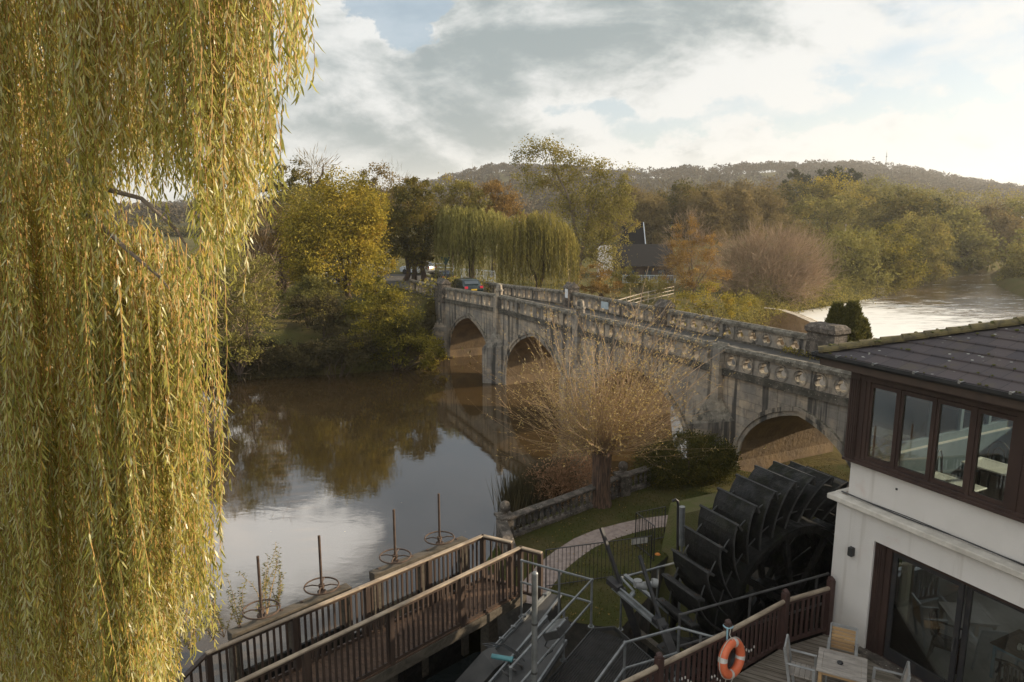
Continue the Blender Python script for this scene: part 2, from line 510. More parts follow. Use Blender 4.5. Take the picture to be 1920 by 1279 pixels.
M['bal_wood'] = wood_mat('brown stained balusters', (0.068, 0.044, 0.032), (0.038, 0.026, 0.021), (6, 6, 1.2), 0.6, 0.004)
M['red_wood'] = wood_mat('red brown painted fence', (0.068, 0.036, 0.030), (0.045, 0.025, 0.021), (6, 6, 1.2), 0.5, 0.003)
M['boards'] = wood_mat('footbridge deck boards', (0.12, 0.072, 0.046), (0.07, 0.043, 0.03), (2, 8, 3), 0.75, 0.008)
M['old_beam'] = wood_mat('grey weathered oak beam', (0.10, 0.082, 0.062), (0.055, 0.046, 0.034), (1.5, 7, 7), 0.85, 0.012)
M['wet_wood'] = wood_mat('black wet paddle timber', (0.0085, 0.0078, 0.0068), (0.004, 0.004, 0.0035), (2, 6, 6), 0.9, 0.01)
M['paddle_top'] = wood_mat('dark grey paddle edge', (0.042, 0.040, 0.038), (0.02, 0.019, 0.018), (2, 6, 6), 0.7, 0.01)
M['teak'] = wood_mat('silvered teak', (0.34, 0.30, 0.26), (0.23, 0.20, 0.175), (2, 14, 6), 0.75, 0.004)
M['teak_new'] = wood_mat('golden teak slats', (0.42, 0.26, 0.12), (0.30, 0.19, 0.10), (2, 14, 6), 0.65, 0.004)
M['grey_frame'] = simple('pale grey painted metal', (0.29, 0.285, 0.275), (0.21, 0.205, 0.2), 4, 0.5, 0.2)
M['dark_wood'] = wood_mat('dark polished chair wood', (0.05, 0.024, 0.016), (0.03, 0.016, 0.012), (6, 6, 2), 0.35, 0.002)
M['table_wood'] = wood_mat('brown dining table', (0.17, 0.11, 0.07), (0.12, 0.078, 0.05), (2, 9, 6), 0.45, 0.002)
M['white_top'] = simple('white table top', (0.72, 0.70, 0.64), (0.68, 0.66, 0.6), 3, 0.35)
M['plaster'] = simple('room plaster', (0.5, 0.42, 0.33), (0.44, 0.37, 0.29), 2, 0.9)
M['tiles_floor'] = simple('grey floor tiles', (0.42, 0.40, 0.37), (0.34, 0.32, 0.30), 2, 0.5)
M['blue_frame'] = simple('grey blue window paint', (0.20, 0.26, 0.30), (0.16, 0.22, 0.26), 4, 0.5)
M['black_pl'] = simple('black plastic', (0.015, 0.015, 0.017), (0.03, 0.03, 0.03), 8, 0.4)
M['car_paint'] = simple('dark green car paint', (0.012, 0.022, 0.024), (0.016, 0.028, 0.03), 2, 0.25, 0.2, spec=0.6)
M['car_dark'] = simple('dark blue car paint', (0.02, 0.022, 0.035), (0.02, 0.02, 0.03), 2, 0.25, 0.2, spec=0.6)
M['car_silver'] = simple('silver car paint', (0.42, 0.43, 0.44), (0.38, 0.39, 0.4), 2, 0.3, 0.5, spec=0.6)
M['car_glass'] = simple('car window glass', (0.05, 0.065, 0.075), (0.04, 0.05, 0.06), 2, 0.08, 0.0, spec=0.9)
M['tyre'] = simple('tyre rubber', (0.02, 0.02, 0.02), (0.03, 0.03, 0.03), 8, 0.9)
M['yellow'] = simple('yellow number plate', (0.55, 0.36, 0.03), (0.5, 0.32, 0.03), 5, 0.5)
M['white_paint'] = simple('white paint', (0.72, 0.73, 0.74), (0.6, 0.61, 0.62), 3, 0.6)
M['pale_blue'] = simple('pale blue grey railing', (0.42, 0.48, 0.5), (0.34, 0.4, 0.43), 3, 0.6)
M['grey_fence'] = wood_mat('bleached fence rails', (0.42, 0.36, 0.28), (0.3, 0.25, 0.2), (2, 6, 6), 0.85)
M['slate'] = simple('dark roof slates', (0.014, 0.012, 0.012), (0.01, 0.009, 0.009), 3, 1.0, bmp=0.02)
M['bark'] = simple('brown bark', (0.09, 0.06, 0.04), (0.05, 0.035, 0.025), 3, 0.95, bmp=0.05, bscale=6, stretch=(3, 3, 0.5))
M['bark_pollard'] = simple('deeply furrowed red brown bark', (0.145, 0.085, 0.055), (0.045, 0.028, 0.02), 5, 0.95, bmp=0.09, bscale=5, stretch=(3.2, 3.2, 0.35), lo=.4, hi=.6)
M['bark_pale'] = simple('pale grey brown bark', (0.20, 0.155, 0.115), (0.12, 0.09, 0.065), 3, 0.95, bmp=0.04, bscale=6, stretch=(3, 3, 0.5))
M['twig_gold'] = simple('golden willow twig', (0.36, 0.20, 0.06), (0.28, 0.16, 0.05), 3, 0.7)
M['shoot'] = simple('brown willow shoots', (0.36, 0.24, 0.135), (0.23, 0.15, 0.085), 1.5, 0.75)
M['moss'] = simple('green moss over concrete', (0.075, 0.08, 0.018), (0.10, 0.085, 0.035), 2.2, 1.0, bmp=0.04, bscale=20)
M['pit'] = simple('damp stone channel wall', (0.10, 0.085, 0.07), (0.045, 0.042, 0.035), 2.2, 0.85, bmp=0.05, bscale=5)
M['asphalt'] = simple('old road asphalt', (0.075, 0.068, 0.06), (0.055, 0.05, 0.045), 3, 0.9, bmp=0.01)
M['water'] = water_mat('brown river water', (0.058, 0.036, 0.015), 0.55, 0.004, 0.006, 1.9)
M['race_water'] = water_mat('dark mill race water', (0.012, 0.016, 0.016), 1.2, 0.06, 0.06, 1.4)
M['lower_water'] = water_mat('white flecked river below the weir', (0.10, 0.062, 0.028), 0.5, 0.12, 0.10, 1.55, foam=(32, 34))

def glass_mat():
    m, g = new_mat('window glass')
    fr = g.n('ShaderNodeFresnel', {'IOR': 1.5})
    t = g.n('ShaderNodeBsdfTransparent', {'Color': (0.86, 0.9, 0.89, 1)})
    gl = g.n('ShaderNodeBsdfGlossy', {'Color': (1, 1, 1, 1), 'Roughness': 0.01})
    f = g.math('MULTIPLY', fr.outputs[0], 1.4)
    mx = g.n('ShaderNodeMixShader', {0: f, 1: t.outputs[0], 2: gl.outputs[0]})
    finish(g, mx)
    return m
M['glass'] = glass_mat()

def ground_mat():
    m, g = new_mat('meadow grass and earth')
    v = objv(g)
    a = g.noise(v, 0.25, 6, 0.6)
    b = g.noise(v, 2.4, 6, 0.65)
    c = g.mix(g.ramp(a, 0.35, 0.65), (0.075, 0.07, 0.018), (0.10, 0.075, 0.028))
    c = g.mix(g.ramp(b, 0.5, 0.75, 0, 0.7), c, (0.05, 0.04, 0.018))
    far = g.noise(v, 0.01, 3, 0.5)
    c = g.mix(g.ramp(far, 0.4, 0.6, 0, 0.4), c, (0.11, 0.10, 0.035))
    bs = g.n('ShaderNodeBsdfPrincipled', {'Base Color': c, 'Roughness': 1.0, 'Specular IOR Level': 0.1})
    g.set(bs.inputs['Normal'], bump(g, g.noise(v, 5, 5, 0.7), 0.12))
    finish(g, bs)
    return m
M['ground'] = ground_mat()
def lawn_mat():
    m, g = new_mat('worn lawn with fallen leaves')
    v = objv(g)
    a = g.noise(v, 0.8, 6, 0.6)
    c = g.mix(g.ramp(a, 0.35, 0.68), (0.052, 0.056, 0.014), (0.082, 0.068, 0.027))
    c = g.mix(g.ramp(g.noise(v, 9, 5, 0.7), 0.5, 0.72, 0, 0.6), c, (0.035, 0.036, 0.012))
    vo = g.n('ShaderNodeTexVoronoi', {'Vector': v, 'Scale': 4.5}, feature='F1')
    c = g.mix(g.ramp(vo.outputs['Distance'], 0.09, 0.14, 0.8, 0), c, (0.15, 0.10, 0.045))
    bs = g.n('ShaderNodeBsdfPrincipled', {'Base Color': c, 'Roughness': 1.0, 'Specular IOR Level': 0.1})
    g.set(bs.inputs['Normal'], bump(g, g.noise(v, 14, 5, 0.7), 0.06))
    finish(g, bs)
    return m
M['lawn'] = lawn_mat()
M['path'] = simple('pinkish gravel path', (0.30, 0.235, 0.205), (0.21, 0.16, 0.135), 6, 1.0, bmp=0.02, bscale=40)

def roof_mat():
    m, g = new_mat('interlocking concrete roof tiles')
    v = objv(g)
    s = g.n('ShaderNodeSeparateXYZ'); g.set(s.inputs[0], v)
    cb = g.n('ShaderNodeCombineXYZ'); g.set(cb.inputs[0], s.outputs[0]); g.set(cb.inputs[1], s.outputs[1])
    bk = g.n('ShaderNodeTexBrick', {'Vector': g.mapping(cb.outputs[0], loc=(0.1, 0.05, 0)), 'Scale': 1.0, 'Mortar Size': 0.006, 'Brick Width': 0.36, 'Row Height': 0.36,
                                     'Color1': (0, 0, 0, 1), 'Color2': (1, 1, 1, 1)}, offset=0.5)
    c = g.mix(bk.outputs['Color'], (0.062, 0.053, 0.056), (0.088, 0.07, 0.068))
    c = g.mix(g.math('MULTIPLY', bk.outputs['Fac'], 0.7), c, (0.02, 0.018, 0.018))
    c = g.mix(g.ramp(g.noise(v, 2.2, 7, 0.7), 0.5, 0.75, 0, 0.6), c, (0.10, 0.082, 0.05))
    vo = g.n('ShaderNodeTexVoronoi', {'Vector': g.mapping(v, scale=(1, 1.3, 1)), 'Scale': 5.0, 'Randomness': 1.0}, feature='F1')
    big = g.ramp(g.noise(v, 1.4, 3, 0.5), 0.45, 0.6)
    c = g.mix(g.math('MULTIPLY', g.ramp(vo.outputs['Distance'], 0.10, 0.17, 0.9, 0), big), c, (0.42, 0.41, 0.36))
    ms = g.noise(v, 5, 7, 0.7)
    c = g.mix(g.ramp(ms, 0.64, 0.7, 0, 0.9), c, (0.10, 0.07, 0.018))
    b = g.n('ShaderNodeBsdfPrincipled', {'Base Color': c, 'Roughness': 0.85, 'Specular IOR Level': 0.25})
    g.set(b.inputs['Normal'], bump(g, g.noise(v, 25, 5, 0.7), 0.012))
    finish(g, b)
    return m
M['roof'] = roof_mat()
M['ridge'] = simple('mossy ridge tile', (0.16, 0.125, 0.055), (0.08, 0.065, 0.04), 6, 1.0, bmp=0.03, bscale=30)

def wheel_mat():
    m, g = new_mat('tarred wheel timber with slime')
    v = objv(g)
    c = g.mix(g.ramp(g.noise(g.mapping(v, scale=(3, 3, 3)), 2.0, 7, 0.65), 0.4, 0.65), (0.010, 0.009, 0.008), (0.005, 0.005, 0.0045))
    c = g.mix(g.ramp(g.noise(v, 1.1, 6, 0.7), 0.52, 0.68, 0, 0.8), c, (0.016, 0.017, 0.007))
    c = g.mix(g.ramp(g.noise(v, 7, 6, 0.7), 0.60, 0.70, 0, 0.8), c, (0.035, 0.030, 0.024))
    b = g.n('ShaderNodeBsdfPrincipled', {'Base Color': c, 'Roughness': g.ramp(g.noise(v, 2.3, 4), 0.4, 0.6, 0.45, 0.9), 'Specular IOR Level': 0.25})
    g.set(b.inputs['Normal'], bump(g, g.noise(v, 10, 6, 0.7), 0.02))
    finish(g, b)
    return m
M['wet_wood'] = wheel_mat()

def deck_mat():
    m, g = new_mat('grey deck boards')
    v = g.mapping(objv(g), rot=(0, 0, math.radians(28)))
    s = g.n('ShaderNodeSeparateXYZ'); g.set(s.inputs[0], v)
    f = g.math('FRACT', g.math('MULTIPLY', s.outputs[1], 7.2))
    gap = g.math('ADD', g.ramp(f, 0.0, 0.06, 1, 0), g.ramp(f, 0.94, 1.0, 0, 1))
    row = g.math('FLOOR', g.math('MULTIPLY', s.outputs[1], 7.2))
    wn = g.n('ShaderNodeTexWhiteNoise', noise_dimensions='1D'); g.set(wn.inputs['W'], row)
    c = g.mix(wn.outputs[0], (0.25, 0.21, 0.17), (0.18, 0.15, 0.12))
    n = g.noise(g.mapping(v, scale=(1.5, 18, 1)), 1.0, 6, 0.6)
    c = g.mix(g.ramp(n, 0.4, 0.65), c, (0.12, 0.095, 0.07))
    c = g.mix(g.ramp(g.noise(v, 0.9, 4), 0.45, 0.7, 0, 0.5), c, (0.10, 0.09, 0.06))
    c = g.mix(gap, c, (0.012, 0.01, 0.009))
    b = g.n('ShaderNodeBsdfPrincipled', {'Base Color': c, 'Roughness': 0.8, 'Specular IOR Level': 0.3})
    g.set(b.inputs['Normal'], bump(g, g.math('MULTIPLY', gap, -1.0), 0.02))
    finish(g, b)
    return m
M['deck'] = deck_mat()

# ---------------------------------------------------------------- terrain, water, hill
def sdist(P, poly):
    """signed distance (inside +) of points to a polygon"""
    P = np.asarray(P, float); poly = np.asarray(poly, float)[:, :2]
    dmin = np.full(len(P), 1e9); ins = np.zeros(len(P), bool)
    n = len(poly)
    for i in range(n):
        a, b = poly[i], poly[(i + 1) % n]
        e = b - a; q = P - a
        t = np.clip((q @ e) / max(e @ e, 1e-9), 0, 1)
        dmin = np.minimum(dmin, np.hypot(*(q - t[:, None] * e).T))
        c = ((a[1] > P[:, 1]) != (b[1] > P[:, 1]))
        with np.errstate(divide='ignore', invalid='ignore'):
            xi = (b[0] - a[0]) * (P[:, 1] - a[1]) / (b[1] - a[1] + 1e-12) + a[0]
        ins ^= c & (P[:, 0] < xi)
    return np.where(ins, dmin, -dmin)
def sstep(x, a, b):
    t = np.clip((x - a) / (b - a), 0, 1)
    return t * t * (3 - 2 * t)
def vnoise(x, y, s, seed=0):
    r = np.random.default_rng(seed)
    G = r.random((64, 64))
    x = np.asarray(x) / s; y = np.asarray(y) / s
    i = np.floor(x).astype(int); j = np.floor(y).astype(int)
    fx = x - i; fy = y - j
    fx = fx * fx * (3 - 2 * fx); fy = fy * fy * (3 - 2 * fy)
    g = lambda a, b: G[a % 64, b % 64]
    return (g(i, j) * (1 - fx) + g(i + 1, j) * fx) * (1 - fy) + (g(i, j + 1) * (1 - fx) + g(i + 1, j + 1) * fx) * fy

def xy(v): return (v[0], v[1])
shore = [xy(PX(*q, 0)) for q in ((-420, 800), (0, 772), (200, 745), (400, 716), (480, 711), (560, 706), (640, 701), (720, 693), (780, 688), (812, 677))]
FAR_LAND = shore + [(-6.0, 58.2), (-2.5, 61), (4, 60.5), (11, 61.5), (17, 65), (24, 74), (29, 83), (31.6, 88)] + \
    [xy(PX(*q, -1.2)) for q in ((1500, 580), (1560, 571), (1610, 561), (1654, 550), (1702, 536), (1750, 523), (1785, 516), (1838, 511))] + \
    [(135, 185), (200, 215), (420, 260), (3000, 700), (3000, 3200), (-3000, 3200), (-3000, 120), (-200, 60)]
RIGHT_LAND = [xy(PX(*q, -1.2)) for q in ((2080, 600), (1990, 578), (1925, 557), (1888, 540), (1868, 530), (1862, 516))] + [(150, 185), (230, 205), (420, 235), (3000, 500), (3000, 20), (400, 20), (170, 60)]
LAWN_PX = ((905, 1062), (938, 1012), (952, 1000), (1000, 978), (1060, 953), (1115, 932), (1172, 905), (1215, 888))
LAWN = [xy(PX(*q, 1.2)) for q in LAWN_PX]
NEAR_LAND = [(9.5, 27.4), (13, 33), (18, 34), (26, 31), (31, 24), (31, 12), (22, 8), (10, 13.5), (8.5, 17)]
ROADLINE = [(22.9 - 0.5 * Y + 2.4, Y + 1.2) for Y in (57, 62, 68)] + [(-13, 80), (-24, 100), (-40, 128), (-60, 170)]
RIDGE = ((-900, 372), (0, 392), (480, 384), (640, 372), (760, 356), (850, 334), (930, 316), (1000, 319), (1180, 325), (1300, 321), (1400, 316), (1540, 312), (1640, 316), (1700, 322), (1760, 331), (1830, 345), (1920, 356), (2100, 366), (2600, 372))
_ra = [(q - 960) / 1365.0 for q, _ in RIDGE]
_rz = [PD(q, y, 1000)[2] - 8 for q, y in RIDGE]
def terrain_z(x, y):
    x = np.asarray(x, float).ravel(); y = np.asarray(y, float).ravel()
    P = np.c_[x, y]
    bed = -2.6
    h = np.full(len(x), bed)
    sd = sdist(P, FAR_LAND)
    land = bed + 3.1 * sstep(sd, -1.8, 0.8) + 1.0 * sstep(sd, 1, 9) + 1.2 * sstep(sd, 6, 26)
    # the meadow strip running up from the water on the left bank
    h = np.maximum(h, land)
    sd2 = sdist(P, RIGHT_LAND)
    h = np.maximum(h, bed - .6 + 3.4 * sstep(sd2, -3, 1.5) + 3 * sstep(sd2, 2, 30))
    sd3 = sdist(P, NEAR_LAND)
    h = np.maximum(h, bed + 3.65 * sstep(sd3, -1.2, .6))
    # road embankment beyond the bridge
    dr = np.full(len(x), 1e9)
    for a, b in zip(ROADLINE[:-1], ROADLINE[1:]):
        a = np.array(a); b = np.array(b); e = b - a; q = P - a
        t = np.clip((q @ e) / (e @ e), 0, 1)
        dr = np.minimum(dr, np.hypot(*(q - t[:, None] * e).T))
    emb = 4.35 - 0.4 * np.maximum(0, dr - 3.6)
    h = np.where(sd > 0, np.maximum(h, np.minimum(emb, 4.35)), h)
    # wooded rise behind the right bank, then the long hill
    h = h + np.where(sd > 0, 1, 0) * sstep(sd, 4, 60) * 13 * np.exp(-((x - 98) / 55) ** 2 - ((y - 250) / 70) ** 2)
    h = h + np.where(sd > 0, 1, 0) * sstep(sd, 4, 40) * 6 * np.exp(-((x - 45) / 30) ** 2 - ((y - 190) / 50) ** 2)
    ang = x / np.maximum(y, 1.0)
    top = np.interp(ang, _ra, _rz)
    rise = sstep(y, 330, 1000)
    h = h + rise * np.maximum(0, top - 3) - 60 * sstep(y, 1050, 1700) * rise
    h = h + (vnoise(x, y, 6, 3) - .5) * .5 * np.where(sd > 3, 1, 0) + (vnoise(x, y, 90, 5) - .5) * 10 * rise
    return h
def tz(x, y): return float(terrain_z([x], [y])[0])

def axis(lo, hi, step, far_lo, far_hi, grow=1.16):
    a = list(np.arange(lo, hi + 1e-6, step))
    d, p, up = step, a[-1], []
    while p < far_hi:
        d *= grow; p += d; up.append(p)
    d, p, dn = step, a[0], []
    while p > far_lo:
        d *= grow; p -= d; dn.append(p)
    return np.array(dn[::-1] + a + up)
gx = axis(-60, 120, 1.0, -2600, 2600)
gy = axis(6, 190, 1.0, -300, 3000)
GX, GY = np.meshgrid(gx, gy)
gz = terrain_z(GX, GY)
nx, ny = len(gx), len(gy)
ii = np.arange(nx * ny).reshape(ny, nx)
quads = np.c_[ii[:-1, :-1].ravel(), ii[:-1, 1:].ravel(), ii[1:, 1:].ravel(), ii[1:, :-1].ravel()]
tag(arr_mesh('ground', np.c_[GX.ravel(), GY.ravel(), gz], quads, M['ground'], smooth=True), kind='structure')

SL_A = PX(428, 1190, 2.5); SL_B = PX(872, 1006, 2.5)       # line of the sluice beams
SDIR = (SL_B - SL_A); SDIR.z = 0; SDIR.normalize()
SN = Vector((-SDIR.y, SDIR.x, 0))
CREST = [(31.6, 88)] + [xy(PX(*q, 0)) for q in ((1440, 577), (1475, 581), (1505, 591), (1530, 602), (1548, 612))] + [(34.5, 62), (36, 45), (34, 26), (30, 20)]
def sheet(name, pts, z, mat):
    m = MB(); m.add([(p[0], p[1], z) for p in pts], [tuple(range(len(pts)))])
    return tag(m.build(name, mat), kind='structure')
up_poly = [xy(SL_A - SDIR * 30), xy(SL_A), xy(SL_B), xy(SL_B + SDIR * 2.2), (2.5, 20.2), (6.5, 22.5), (10, 24), (22, 22)] + CREST[::-1] + [(24, 97), (-260, 97), (-260, -20)]
sheet('river', up_poly, 0.0, M['water'])
low = [(p[0] - .8, p[1]) for p in CREST[::-1]] + [(33, 104), (60, 180), (260, 300), (420, 300), (420, -20), (30, -20)]
sheet('lower_river', low, -1.25, M['lower_water'])
sheet('mill_race', [(-30, -6), (16, -6), (16, 22), (8.5, 22), (5, 20), (2, 19.5), xy(SL_B - SN * .3), xy(SL_A - SN * .3), (-12, 7)], -0.95, M['race_water'])
# the weir: a sloping stone face with the water sliding over it
wv, wf = [], []
for i, p in enumerate(CREST):
    for k, (dx, z) in enumerate(((-.9, 0.012), (-.2, 0.03), (.8, -.25), (1.8, -.9), (2.6, -1.2))):
        wv.append((p[0] + dx, p[1] + dx * .15, z))
for i in range(len(CREST) - 1):
    for k in range(4):
        a = i * 5 + k; wf.append((a, a + 1, a + 6, a + 5))
def foam_mat():
    m, g = new_mat('weir water and foam')
    v = objv(g)
    n = g.noise(g.mapping(v, scale=(.7, 2.2, 1)), 2.0, 6, .7)
    c = g.mix(g.ramp(n, .38, .6), (0.22, 0.14, 0.06), (0.72, 0.66, 0.56))
    b = g.n('ShaderNodeBsdfPrincipled', {'Base Color': c, 'Roughness': .3})
    g.set(b.inputs['Normal'], bump(g, n, .1))
    finish(g, b); return m
tag(arr_mesh('weir', wv, wf, foam_mat(), smooth=True), 'curved low weir with foaming water beyond the bridge', 'weir', kind='structure')

# near lawn: grass top on a stone river wall
lawn_pts = LAWN + [xy(PX(1300, 860, 1.2)), (9.6, 27.0), (15.5, 28.5), (21, 25.5), (23, 20), (16.5, 16.8), (10.2, 18.6)] + \
    [xy(PX(*q, 1.2)) for q in ((1290, 1010), (1222, 1068), (1215, 1120), (1165, 1178), (1110, 1172), (1040, 1160), (985, 1112))]
sheet('lawn', lawn_pts, 1.2, M['lawn'])
m = MB()
n = len(lawn_pts)
vs = [(p[0], p[1], z) for z in (-2.2, 1.19) for p in lawn_pts]
m.add(vs, [(i, (i + 1) % n, n + (i + 1) % n, n + i) for i in range(n)])
tag(m.build('river_wall', M['pit']), kind='structure')
# gravel path over the lawn
ctr = [(985, 1130), (1010, 1092), (1035, 1062), (1062, 1040), (1095, 1018), (1130, 1003), (1175, 990), (1215, 981), (1262, 975), (1330, 972)]
wd = [.42, .42, .42, .42, .42, .42, .4, .4, .4, .38]
pv = []
for i, q in enumerate(ctr):
    p = PX(*q, 1.206); a = PX(*ctr[max(i - 1, 0)], 1.206); b = PX(*ctr[min(i + 1, len(ctr) - 1)], 1.206)
    d = (b - a).normalized(); s = Vector((-d.y, d.x, 0))
    pv += [p - s * wd[i], p + s * wd[i]]
tag(arr_mesh('garden_path', pv, [(2 * i, 2 * i + 2, 2 * i + 3, 2 * i + 1) for i in range(len(ctr) - 1)], M['path']), kind='structure')

# road over the bridge and on beyond it
def ribbon(name, pts, hw, mat, z=None):
    vv = []
    for i, p in enumerate(pts):
        p = Vector(p); a = Vector(pts[max(i - 1, 0)]); b = Vector(pts[min(i + 1, len(pts) - 1)])
        d = (b - a); d.z = 0; d.normalize(); s = Vector((-d.y, d.x, 0))
        vv += [p + s * hw, p - s * hw]
    return tag(arr_mesh(name, vv, [(2 * i, 2 * i + 1, 2 * i + 3, 2 * i + 2) for i in range(len(pts) - 1)], mat), kind='structure')

# ---------------------------------------------------------------- stone bridge
B0 = Vector((12.9, 20.0, 0))
BR = thing('stone_bridge', 'long stone bridge of pointed arches with pierced parapets crossing the brown river', 'bridge', B0, math.atan2(U.y, U.x))
def S(Y): return (Y - 20.0) / .89443         # distance along the bridge of depth Y
# local frame: x along the bridge (away), y towards the camera side, z up
BW = 5.6
def ptop(s):                                  # parapet coping top
    return float(np.interp(s, [-14, 3, 8.5, 31, 40, 44], [6.3, 6.2, 6.08, 6.0, 5.62, 5.5]))
ARCH = [(S(22.4), S(27.5), 1.5, 4.15), (S(30.0), S(37.4), 0.3, 3.95), (S(39.6), S(46.6), .6, 3.95), (S(48.7), S(55.7), .65, 3.75), (S(58.2), S(60.6), 1.7, 3.3)]
def arch_z(s):
    for a, b, sp, ap in ARCH:
        if a <= s <= b:
            x = abs(s - (a + b) / 2) / ((b - a) / 2)
            k = .32; Rr = 1 + k
            q = math.sqrt(max(Rr * Rr - (x + k) ** 2, 0)) / math.sqrt(Rr * Rr - k * k)
            return sp + (ap - sp) * q
    return None
s_list = set(np.arange(-14, 50, .5).tolist())
for a, b, *_ in ARCH:
    for t in np.linspace(0, 1, 29): s_list.add(a + (b - a) * t)
s_list = sorted(s_list)
PAR = 1.18                                    # coping top to string-course foot
m = MB(); m2 = MB(); lining = MB()
for s0, s1 in zip(s_list[:-1], s_list[1:]):
    if s1 - s0 < 1e-5: continue
    mid = (s0 + s1) / 2
    inside = any(a < mid < b for a, b, *_ in ARCH)
    t0, t1 = ptop(s0) - PAR, ptop(s1) - PAR
    b0 = arch_z(s0) if inside else -2.2
    b1 = arch_z(s1) if inside else -2.2
    for y, mm in ((0.0, m), (-BW, m2)):
        mm.add([(s0, y, b0), (s1, y, b1), (s1, y, t1), (s0, y, t0)], [(0, 1, 2, 3)])
    if inside:
        lining.add([(s0, 0, b0), (s1, 0, b1), (s1, -BW, b1), (s0, -BW, b0)], [(0, 1, 2, 3)])
for a, b, sp, ap in ARCH:
    for q in (a, b):
        lining.add([(q, 0, -2.2), (q, -BW, -2.2), (q, -BW, sp), (q, 0, sp)], [(0, 1, 2, 3)])
m.build('spandrel_wall', M['stone'], BR, world=False); m2.build('spandrel_wall', M['stone'], BR, world=False)
lining.build('arch_lining', M['soffit'], BR, world=False)
for a, b, sp, ap in ARCH[:4]:                   # moulded ring of stones around each arch
    r = MB(); rings = []
    ts = np.linspace(0, 1, 33)
    pts = [(a + (b - a) * t, arch_z(min(max(a + (b - a) * t, a), b))) for t in ts]
    pts[0] = (a, sp); pts[-1] = (b, sp)
    pts = [(a, -2.0)] + pts + [(b, -2.0)]
    for i, (x, z) in enumerate(pts):
        p0 = pts[max(i - 1, 0)]; p1 = pts[min(i + 1, len(pts) - 1)]
        dx, dz = p1[0] - p0[0], p1[1] - p0[1]; L = math.hypot(dx, dz)
        nxx, nzz = -dz / L, dx / L
        w_ = .34
        rings.append([(x, -.02, z), (x, .05, z), (x + nxx * w_ * .5, .055, z + nzz * w_ * .5), (x + nxx * w_ * .52, .11, z + nzz * w_ * .52), (x + nxx * w_, .12, z + nzz * w_), (x + nxx * w_, -.02, z + nzz * w_)])
    r.loft([[Vector(p) for p in q] for q in rings])
    r.build('arch_ring', M['stone'], BR, world=False)

def hole_key(t):
    c, s = math.cos(t), math.sin(t)
    x = .14 * c * (1 + .25 * math.cos(3 * (t - math.pi / 2)))
    z = .31 * s
    if s > 0: x *= 1.15 - .55 * abs(s) * .6
    return x, z
def hole_tre(t):
    # three round lobes, one up
    p = min(abs((t - math.pi / 2 - k * 2 * math.pi / 3 + math.pi) % (2 * math.pi) - math.pi) for k in range(3))
    c_, r_ = .115, .125
    q = r_ * r_ - (c_ * math.sin(p)) ** 2
    r = c_ * math.cos(p) + math.sqrt(max(q, 0.0004))
    return r * math.cos(t), r * math.sin(t) - .01
def pierced(m, x0, x1, y, th, zf, kind, pitch):
    """panel from x0 to x1 pierced by a row of shaped holes; zf(s) -> (bottom, top)"""
    nn = max(1, round((x1 - x0) / pitch)); wdt = (x1 - x0) / nn; N = 48
    for k in range(nn):
        c = x0 + wdt * (k + .5)
        zb0, zt0 = zf(c)
        cz = (zb0 + zt0) / 2
        inner, outer = [], []
        for i in range(N):
            t = 2 * math.pi * (i + .5) / N
            hx, hz = (hole_key if kind == 'key' else hole_tre)(t)
            sx = min(1.0, wdt / .78)
            inner.append((c + hx * sx, cz + hz))
            ct, st = math.cos(t), math.sin(t)
            q = min(wdt / 2 / max(abs(ct), 1e-6), (zt0 - zb0) / 2 / max(abs(st), 1e-6))
            ox, oz = c + ct * q, cz + st * q
            outer.append((ox, oz))
        # exact corners
        for sx_, sz_ in ((1, 1), (-1, 1), (-1, -1), (1, -1)):
            tgt = (c + sx_ * wdt / 2, cz + sz_ * (zt0 - zb0) / 2)
            j = min(range(N), key=lambda i: (outer[i][0] - tgt[0]) ** 2 + (outer[i][1] - tgt[1]) ** 2)
            outer[j] = tgt
        dz = lambda x: zf(x)[0] - zb0
        vs, fs = [], []
        for yy in (y, y - th):
            for ring in (inner, outer):
                vs += [(x, yy, z + dz(x)) for x, z in ring]
        for i in range(N):
            j = (i + 1) % N
            fs += [(i, j, N + j, N + i), (2 * N + i, 3 * N + i, 3 * N + j, 2 * N + j), (i, 2 * N + i, 2 * N + j, j)]
        m.add(vs, fs)
        if kind == 'tre':                    # round moulded frame
            rr = []
            for i in range(25):
                t = 2 * math.pi * i / 24
                rr.append([(c + math.cos(t) * (q_ + .0), y + o, cz + dz(c) + math.sin(t) * q_ - .02) for q_, o in ((.272, -.01), (.272, .03), (.318, .03), (.33, -.01))])
            m.loft([[Vector(p) for p in q] for q in rr], cap=False)
def course(x0, x1, yc, wdt, z_off0, z_off1, slope=0.0, nseg=None):
    """long stone following the parapet line between two heights below its top"""
    m = MB(); rings = []
    nseg = nseg or max(2, int((x1 - x0) / 1.5))
    for i in range(nseg + 1):
        x = x0 + (x1 - x0) * i / nseg; t = ptop(x)
        a, b = t - z_off1, t - z_off0
        h = wdt / 2
        if slope: rings.append([(x, yc - h, a), (x, yc + h, a), (x, yc + h, b - slope), (x, yc + h * .35, b), (x, yc - h * .35, b), (x, yc - h, b - slope)])
        else: rings.append([(x, yc - h, a), (x, yc + h, a), (x, yc + h, b), (x, yc - h, b)])
    m.loft([[Vector(p) for p in r] for r in rings])
    return m
PIERS = [S(28.7), S(38.5), S(47.7), S(56.9)]
